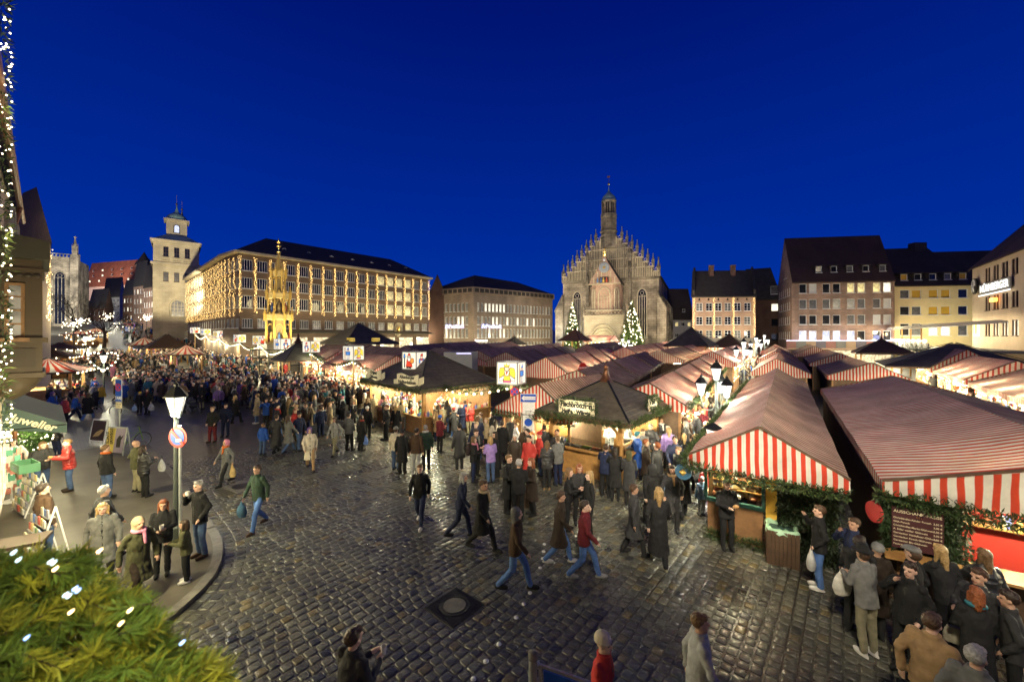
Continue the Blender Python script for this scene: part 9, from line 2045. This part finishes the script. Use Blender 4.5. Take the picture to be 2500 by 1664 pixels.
def hand_people():
 for q in HANDS:
  px, py, h, yaw, pose, coat, cc, tc, hr, hc, lab = q[:11]; sh = q[11] if len(q) > 11 and q[11] else 'black'; sc = q[12] if len(q) > 12 else None
  p = gp(px, py)
  if p.x < -5 and inside(V((p.x, p.y)), PAVE): p.z = .085
  person(p, h, yaw, pose, coat, cc, tc, hr, hc, lab, sh, sc)
  if 'holding a white cup' in lab: cup(hand_of(p, h, yaw, pose, 1)+V((0, 0, .03)), 'white paper cup held by the auburn haired woman')
  if 'drinking from a cup' in lab: cup(hand_of(p, h, yaw, pose, -1), 'white cup at the lips of the grey haired man')
  if 'youth' in lab: cup(hand_of(p, h, yaw, pose, -1)+V((.06, .05, .04)), 'white and red cup held by the youth at the bottom edge')
  if 'eating a' in lab or 'glasses eating' in lab: roll(hand_of(p, h, yaw, pose, 1)+V((0, 0, .04)), {'man in': 'bread roll held by the man in bright red', 'red ha': 'bread roll held by the red haired woman', 'black ': 'bread roll held by the man with glasses near the pole lamp'}[lab[:6]])
  B = lambda k, side, c, lb, s=1.0: bag(k, hand_of(p, h, yaw, pose, side)-V((0, 0, .42*s if k == 'plastic' else .5*s)), yaw, c, lb, s)
  if 'striding alone' in lab: B('plastic', -1, (.04, .1, .16), 'thin blue plastic bag carried by the man in dark green')
  if 'yellow beanie carrying' in lab: B('plastic', -1, (.3, .42, .6), 'pale blue bag carried by the yellow beanie girl')
  if 'grey shopping bag' in lab: B('plastic', 1, (.4, .4, .4), 'grey shopping bag carried beside the yellow beanie girl', 1.2)
  if 'beige bag' in lab: B('plastic', 1, (.5, .36, .15), 'beige paper bag carried by the older woman in grey', 1.1)
  if 'blue and white bag' in lab: B('plastic', -1, (.15, .25, .6), 'blue and white bag held by the woman in knee length black coat')
  if 'brown handbag' in lab: B('shoulder', 1, (.16, .08, .04), 'brown handbag of the long haired blond woman at the grill stall')
  if 'cream shoulder bag' in lab: B('shoulder', 1, (.5, .45, .36), 'cream shoulder bag of the woman in lilac quilted jacket', 1.2)
  if 'pale shoulder bag' in lab: B('shoulder', 1, (.36, .33, .25), 'pale shoulder bag of the reddish blond woman', 1.1)
  if 'black bag' in lab: B('shoulder', 1, (.015, .015, .015), 'black bag swinging from the thin person in charcoal', 1.1)
  if 'with shoulder bag near' in lab: B('shoulder', 1, (.015, .014, .013), 'black shoulder bag near the advertising boards', 1.3)
  if 'bright jeans' in lab: B('plastic', 1, (.55, .55, .53), 'pale plastic bag beside the man in bright jeans')
  if 'brimmed hat' in lab: B('plastic', 1, (.6, .58, .52), 'white plastic bag with yellow print at the side of the hat man', 1.1)
  if 'quilted jacket and skirt' in lab: B('plastic', -1, (.5, .5, .48), 'crumpled white plastic bag on the pavement by the quilted jacket')
  if 'scarf and backpack' in lab: q2 = p+V((-.2, -.05, 1.0)); bag('backpack', q2, 180+yaw, (.03, .02, .02), 'dark backpack on the woman with the pink scarf')
 # vendors inside the fish stall
 for x, y, yaw, lab, hc in ((.1, .15, 20, 'vendor in white at the left counter inside the fish stall', 'brown'), (.75, .4, 70, 'vendor in white at the aisle side inside the fish stall', 'grey')):
  p = FISHW @ V((x, y, 0)); person(p, 1.72, yaw-38, 'hold', 'jacket', 'lightgrey', 'navy', 'short', hc, lab)
for x, y, yaw, cc, lab in ((1.3, 1.3, -20, 'red', 'barman in red jacket inside the drinks stall'),): person(BARW @ V((x, y, 0)), 1.74, yaw-34, 'hold', 'jacket', cc, 'black', 'short', 'brown', lab)
hand_people()
# the rest of the crowd: sampled over the open ground between stalls, pavement and walls
def crowd():
 rr = random.Random(99); pts = [(gp(q[0], q[1]).x, gp(q[0], q[1]).y) for q in HANDS]
 cw_ = [('black', 9), ('charcoal', 7), ('navy', 4), ('brown', 3), ('darkbrown', 3), ('grey', 4), ('beige', 2.5), ('olive', 2), ('red', 1.6), ('white', 1.0), ('blue', 1.4), ('purple', .8), ('orange', .5), ('cream', 1.6), ('green', 1.2), ('tan', 1.3), ('maroon', 1), ('lightgrey', 1), ('pink', .5), ('teal', .4)]
 names = [c for c, _ in cw_]; wts = [w for _, w in cw_]
 A1 = V((5.54, 8.9)); B0 = A1
 ZONES = [  # (polygon in photo pixels on the ground, count, mean spacing, place phrase)
  ([(640,1052),(840,1010),(900,1045),(820,1080),(640,1080)], 22, .5, 'in the open square'),
  ([(610,968),(760,952),(850,985),(870,1030),(640,1045),(560,1000)], 46, .6, 'before the pink stalls'),
  ([(430,938),(610,930),(620,985),(560,1010),(430,968)], 30, .7, 'beyond the street lamp'),
  ([(110,965),(250,955),(225,1010),(130,1040)], 22, .65, 'left of the ring lamp'),
  ([(270,935),(430,925),(420,965),(300,985)], 26, .7, 'behind the TAXI sign'),
  ([(900,1010),(1010,1025),(1100,1040),(1140,1075),(1060,1085),(900,1030)], 24, .5, 'queueing at the grill stall'),
  ([(1590,1070),(1660,1075),(1740,1105),(1740,1160),(1600,1130)], 20, .5, 'near the first lantern'),
  ([(1090,1085),(1235,1095),(1310,1150),(1215,1215),(1120,1160)], 14, .5, 'by the road signs'),
  ([(1560,1155),(1690,1155),(1715,1235),(1590,1240)], 9, .5, 'at the aisle entrance'),
  ([(1680,1000),(1735,1000),(1752,1070),(1650,1070)], 26, .5, 'in the lantern aisle'),
  ([(1735,945),(1772,945),(1772,1000),(1690,1000)], 22, .55, 'deep in the lantern aisle'),
  ([(1782,895),(1808,895),(1790,945),(1740,945)], 24, .6, 'far down the lantern aisle'),
  ([(2400,1010),(2500,1070),(2500,1180),(2440,1090)], 16, .6, 'at the bright aisle mouth'),
  ([(2255,935),(2330,950),(2460,1045),(2420,1060)], 30, .55, 'in the bright right aisle'),
  ([(120,905),(430,895),(430,925),(120,940)], 48, .8, 'in the far crowd at the left'),
  ([(470,905),(700,915),(700,935),(470,930)], 36, .8, 'under the string lights')]
 def inpoly(p, poly): return inside(V(p), [V(q) for q in poly])
 n_ = 0; far = []; coats = ['jacket', 'jacket', 'coat', 'puffer', 'coat', 'long']; phr = {'jacket': 'jacket', 'coat': 'coat', 'puffer': 'quilted jacket', 'long': 'long coat'}
 hp = {'short': '{} hair', 'long': 'long {} hair', 'bob': '{} bob', 'pony': '{} ponytail', 'beanie': '{} beanie', 'cap': '{} flat cap', 'hood': '{} hood', 'santa': 'Santa hat', 'fur': '{} fur hood'}
 for poly, cnt, gap, place in ZONES:
  xs = [q[0] for q in poly]; ys = [q[1] for q in poly]; got = tries = 0; last = None
  while got < cnt and tries < cnt*60:
   tries += 1; px, py = rr.uniform(min(xs), max(xs)), rr.uniform(min(ys), max(ys))
   if not inpoly((px, py), poly): continue
   p = gp(px, py)
   if last and rr.random() < .55: a_ = rr.uniform(0, 6.28); r_ = rr.uniform(.5, .8); p = V((last.x+r_*math.cos(a_), last.y+r_*math.sin(a_), last.z))
   if any((p.x-a)**2+(p.y-b)**2 < gap*gap for a, b in pts): continue
   last = p; yw = rr.uniform(-180, 180); nb_ = min(pts, key=lambda q: (q[0]-p.x)**2+(q[1]-p.y)**2)
   if (nb_[0]-p.x)**2+(nb_[1]-p.y)**2 < 1.2 and rr.random() < .7: yw = math.degrees(math.atan2(nb_[0]-p.x, -(nb_[1]-p.y)))+rr.gauss(0, 25)
   pts.append((p.x, p.y)); got += 1; h = rr.gauss(1.72, .08) if rr.random() > .06 else rr.uniform(1.15, 1.4)
   if n_ >= 188: far.append((p, h)); continue
   for _ in range(40):
    coat = rr.choice(coats); cc = rr.choices(names, wts)[0]; hr = rr.choices(['short', 'long', 'bob', 'pony', 'beanie', 'cap', 'hood', 'santa', 'fur'], [7, 4, 2.5, 1, 2.5, .8, 1.5, .5, 1.2])[0]
    hc = rr.choice(names) if hr in HEAD_HATS else rr.choices(list(HC), [2, 4, 3, 2.4, 3, 1, 2, .8])[0]
    if hr == 'santa': hc = 'red'
    lab = f'person in {cc} {phr[coat]} with {hp[hr].format(hc)} {place}'.replace('lightbrown', 'light brown').replace('darkbrown', 'dark brown').replace('lightgrey', 'light grey').replace('lightblue', 'light blue')
    if lab not in LABELS: break
   tc = rr.choice(['black', 'denim', 'navy', 'charcoal', 'bluejeans', 'khaki', 'darkbrown', 'denim']); pose = rr.choice(['stand', 'pocket', 'hold', 'walk', 'step', 'pocket', 'drink', 'walk'])
   if p.x < -5 and inside(V((p.x, p.y)), PAVE): p.z = .085
   person(p, h, yw, pose, coat, cc, tc, hr, hc, lab, rr.choice(['black', 'black', 'brown', 'white', 'darkbrown']), rr.choice([None, None, None, 'red', 'beige', 'grey', 'white']), True); n_ += 1
 # the far crowd, too many to count: one mass
 tpl = []
 for pose in ('stand', 'walk', 'pocket'):
  v, f = [], []; cols = []
  for fn, ci in ((coat_mesh, 0), (trouser_mesh, 1), (body_mesh, 2), (hair_mesh, 3)):
   me = pm(fn, pose, 'coat') if ci == 0 else (pm(fn, 'short') if ci == 3 else pm(fn, pose))
   o = bpy.data.objects.new('t', me); d = o.modifiers.new('d', 'DECIMATE'); d.ratio = {0: .05, 1: .05, 2: .035, 3: .12}[ci]
   m2 = baked(o); k = len(v)
   v += [tuple(q.co) for q in m2.vertices]; f += [tuple(i+k for i in q.vertices) for q in m2.polygons]; cols += [ci]*len(m2.polygons); bpy.data.meshes.remove(m2)
  tpl.append((np.array(v), f, cols))
 cells = set((int(a/g), int(b/g), g) for a, b in pts for g in (.5, .55, .6, .7))
 def more(n, fn, gap):
  k = t = 0
  while k < n and t < n*30:
   t += 1; p = fn()
   c = (int(p.x/gap), int(p.y/gap), gap)
   if c in cells: continue
   cells.add(c); far.append((p, rr.gauss(1.7, .09))); k += 1
 def inq(a, b, c, d):
  u, w_ = rr.random(), rr.random(); x = (1-u)*((1-w_)*a[0]+w_*d[0])+u*((1-w_)*b[0]+w_*c[0]); y = (1-u)*((1-w_)*a[1]+w_*d[1])+u*((1-w_)*b[1]+w_*c[1]); return V((x, y, GZ(x, y)))
 f1 = [gp(130, 915), gp(430, 905), gp(440, 872), gp(250, 872)]; more(320, lambda: inq(*f1), .55)
 f2 = [gp(470, 905), gp(700, 915), gp(560, 880), gp(440, 876)]; more(110, lambda: inq(*f2), .55)
 f3 = [V((-62, 72)), V((-50, 66)), V((-78, 100)), V((-94, 96))]; more(260, lambda: inq(*f3), .6)
 f4 = [V((-94, 96)), V((-80, 100)), V((-128, 148)), V((-140, 142))]; more(160, lambda: inq(*f4), .7)
 f5 = [gp(280, 935), gp(640, 930), gp(610, 985), gp(290, 985)]; more(190, lambda: inq(*f5), .5); f6 = [gp(640, 940), gp(800, 950), gp(900, 1000), gp(640, 1020)]; more(110, lambda: inq(*f6), .5)
 a4 = [at(1800, 0, 42), at(1822, 0, 42), at(1850, 0, 66), at(1838, 0, 66)]; more(90, lambda: inq(*a4), .5)
 mb_v, mb_f, mb_c = [], [], []; n0 = 0; hcs = list(HC.values())
 for p, h in far:
  v, f, ci = rr.choice(tpl); a = rr.uniform(0, 6.28); s = h/1.75; c, sn = math.cos(a)*s, math.sin(a)*s
  q = np.stack([v[:, 0]*c-v[:, 1]*sn+p.x, v[:, 0]*sn+v[:, 1]*c+p.y, v[:, 2]*s+p.z], 1); mb_v.append(q)
  cc = [C_[rr.choices(names, wts)[0]], C_[rr.choice(['black', 'denim', 'navy', 'charcoal', 'khaki'])], SK[rr.randrange(4)], rr.choice(hcs) if rr.random() < .75 else C_[rr.choice(names)]]
  mb_f += [tuple(i+n0 for i in k) for k in f]; mb_c += [cc[i] for i in ci]; n0 += len(v)
 me = bpy.data.meshes.new('crowd'); me.from_pydata(np.concatenate(mb_v).tolist(), [], mb_f); me.materials.append(M['any']); me.polygons.foreach_set('use_smooth', [True]*len(me.polygons)); colattr(me, mb_c)
 o = link('crowd', me); o['kind'] = 'stuff'; o['label'] = 'dense far crowd of winter coats filling the square and the street'
crowd()
bpy.data.scenes.remove(TMP)
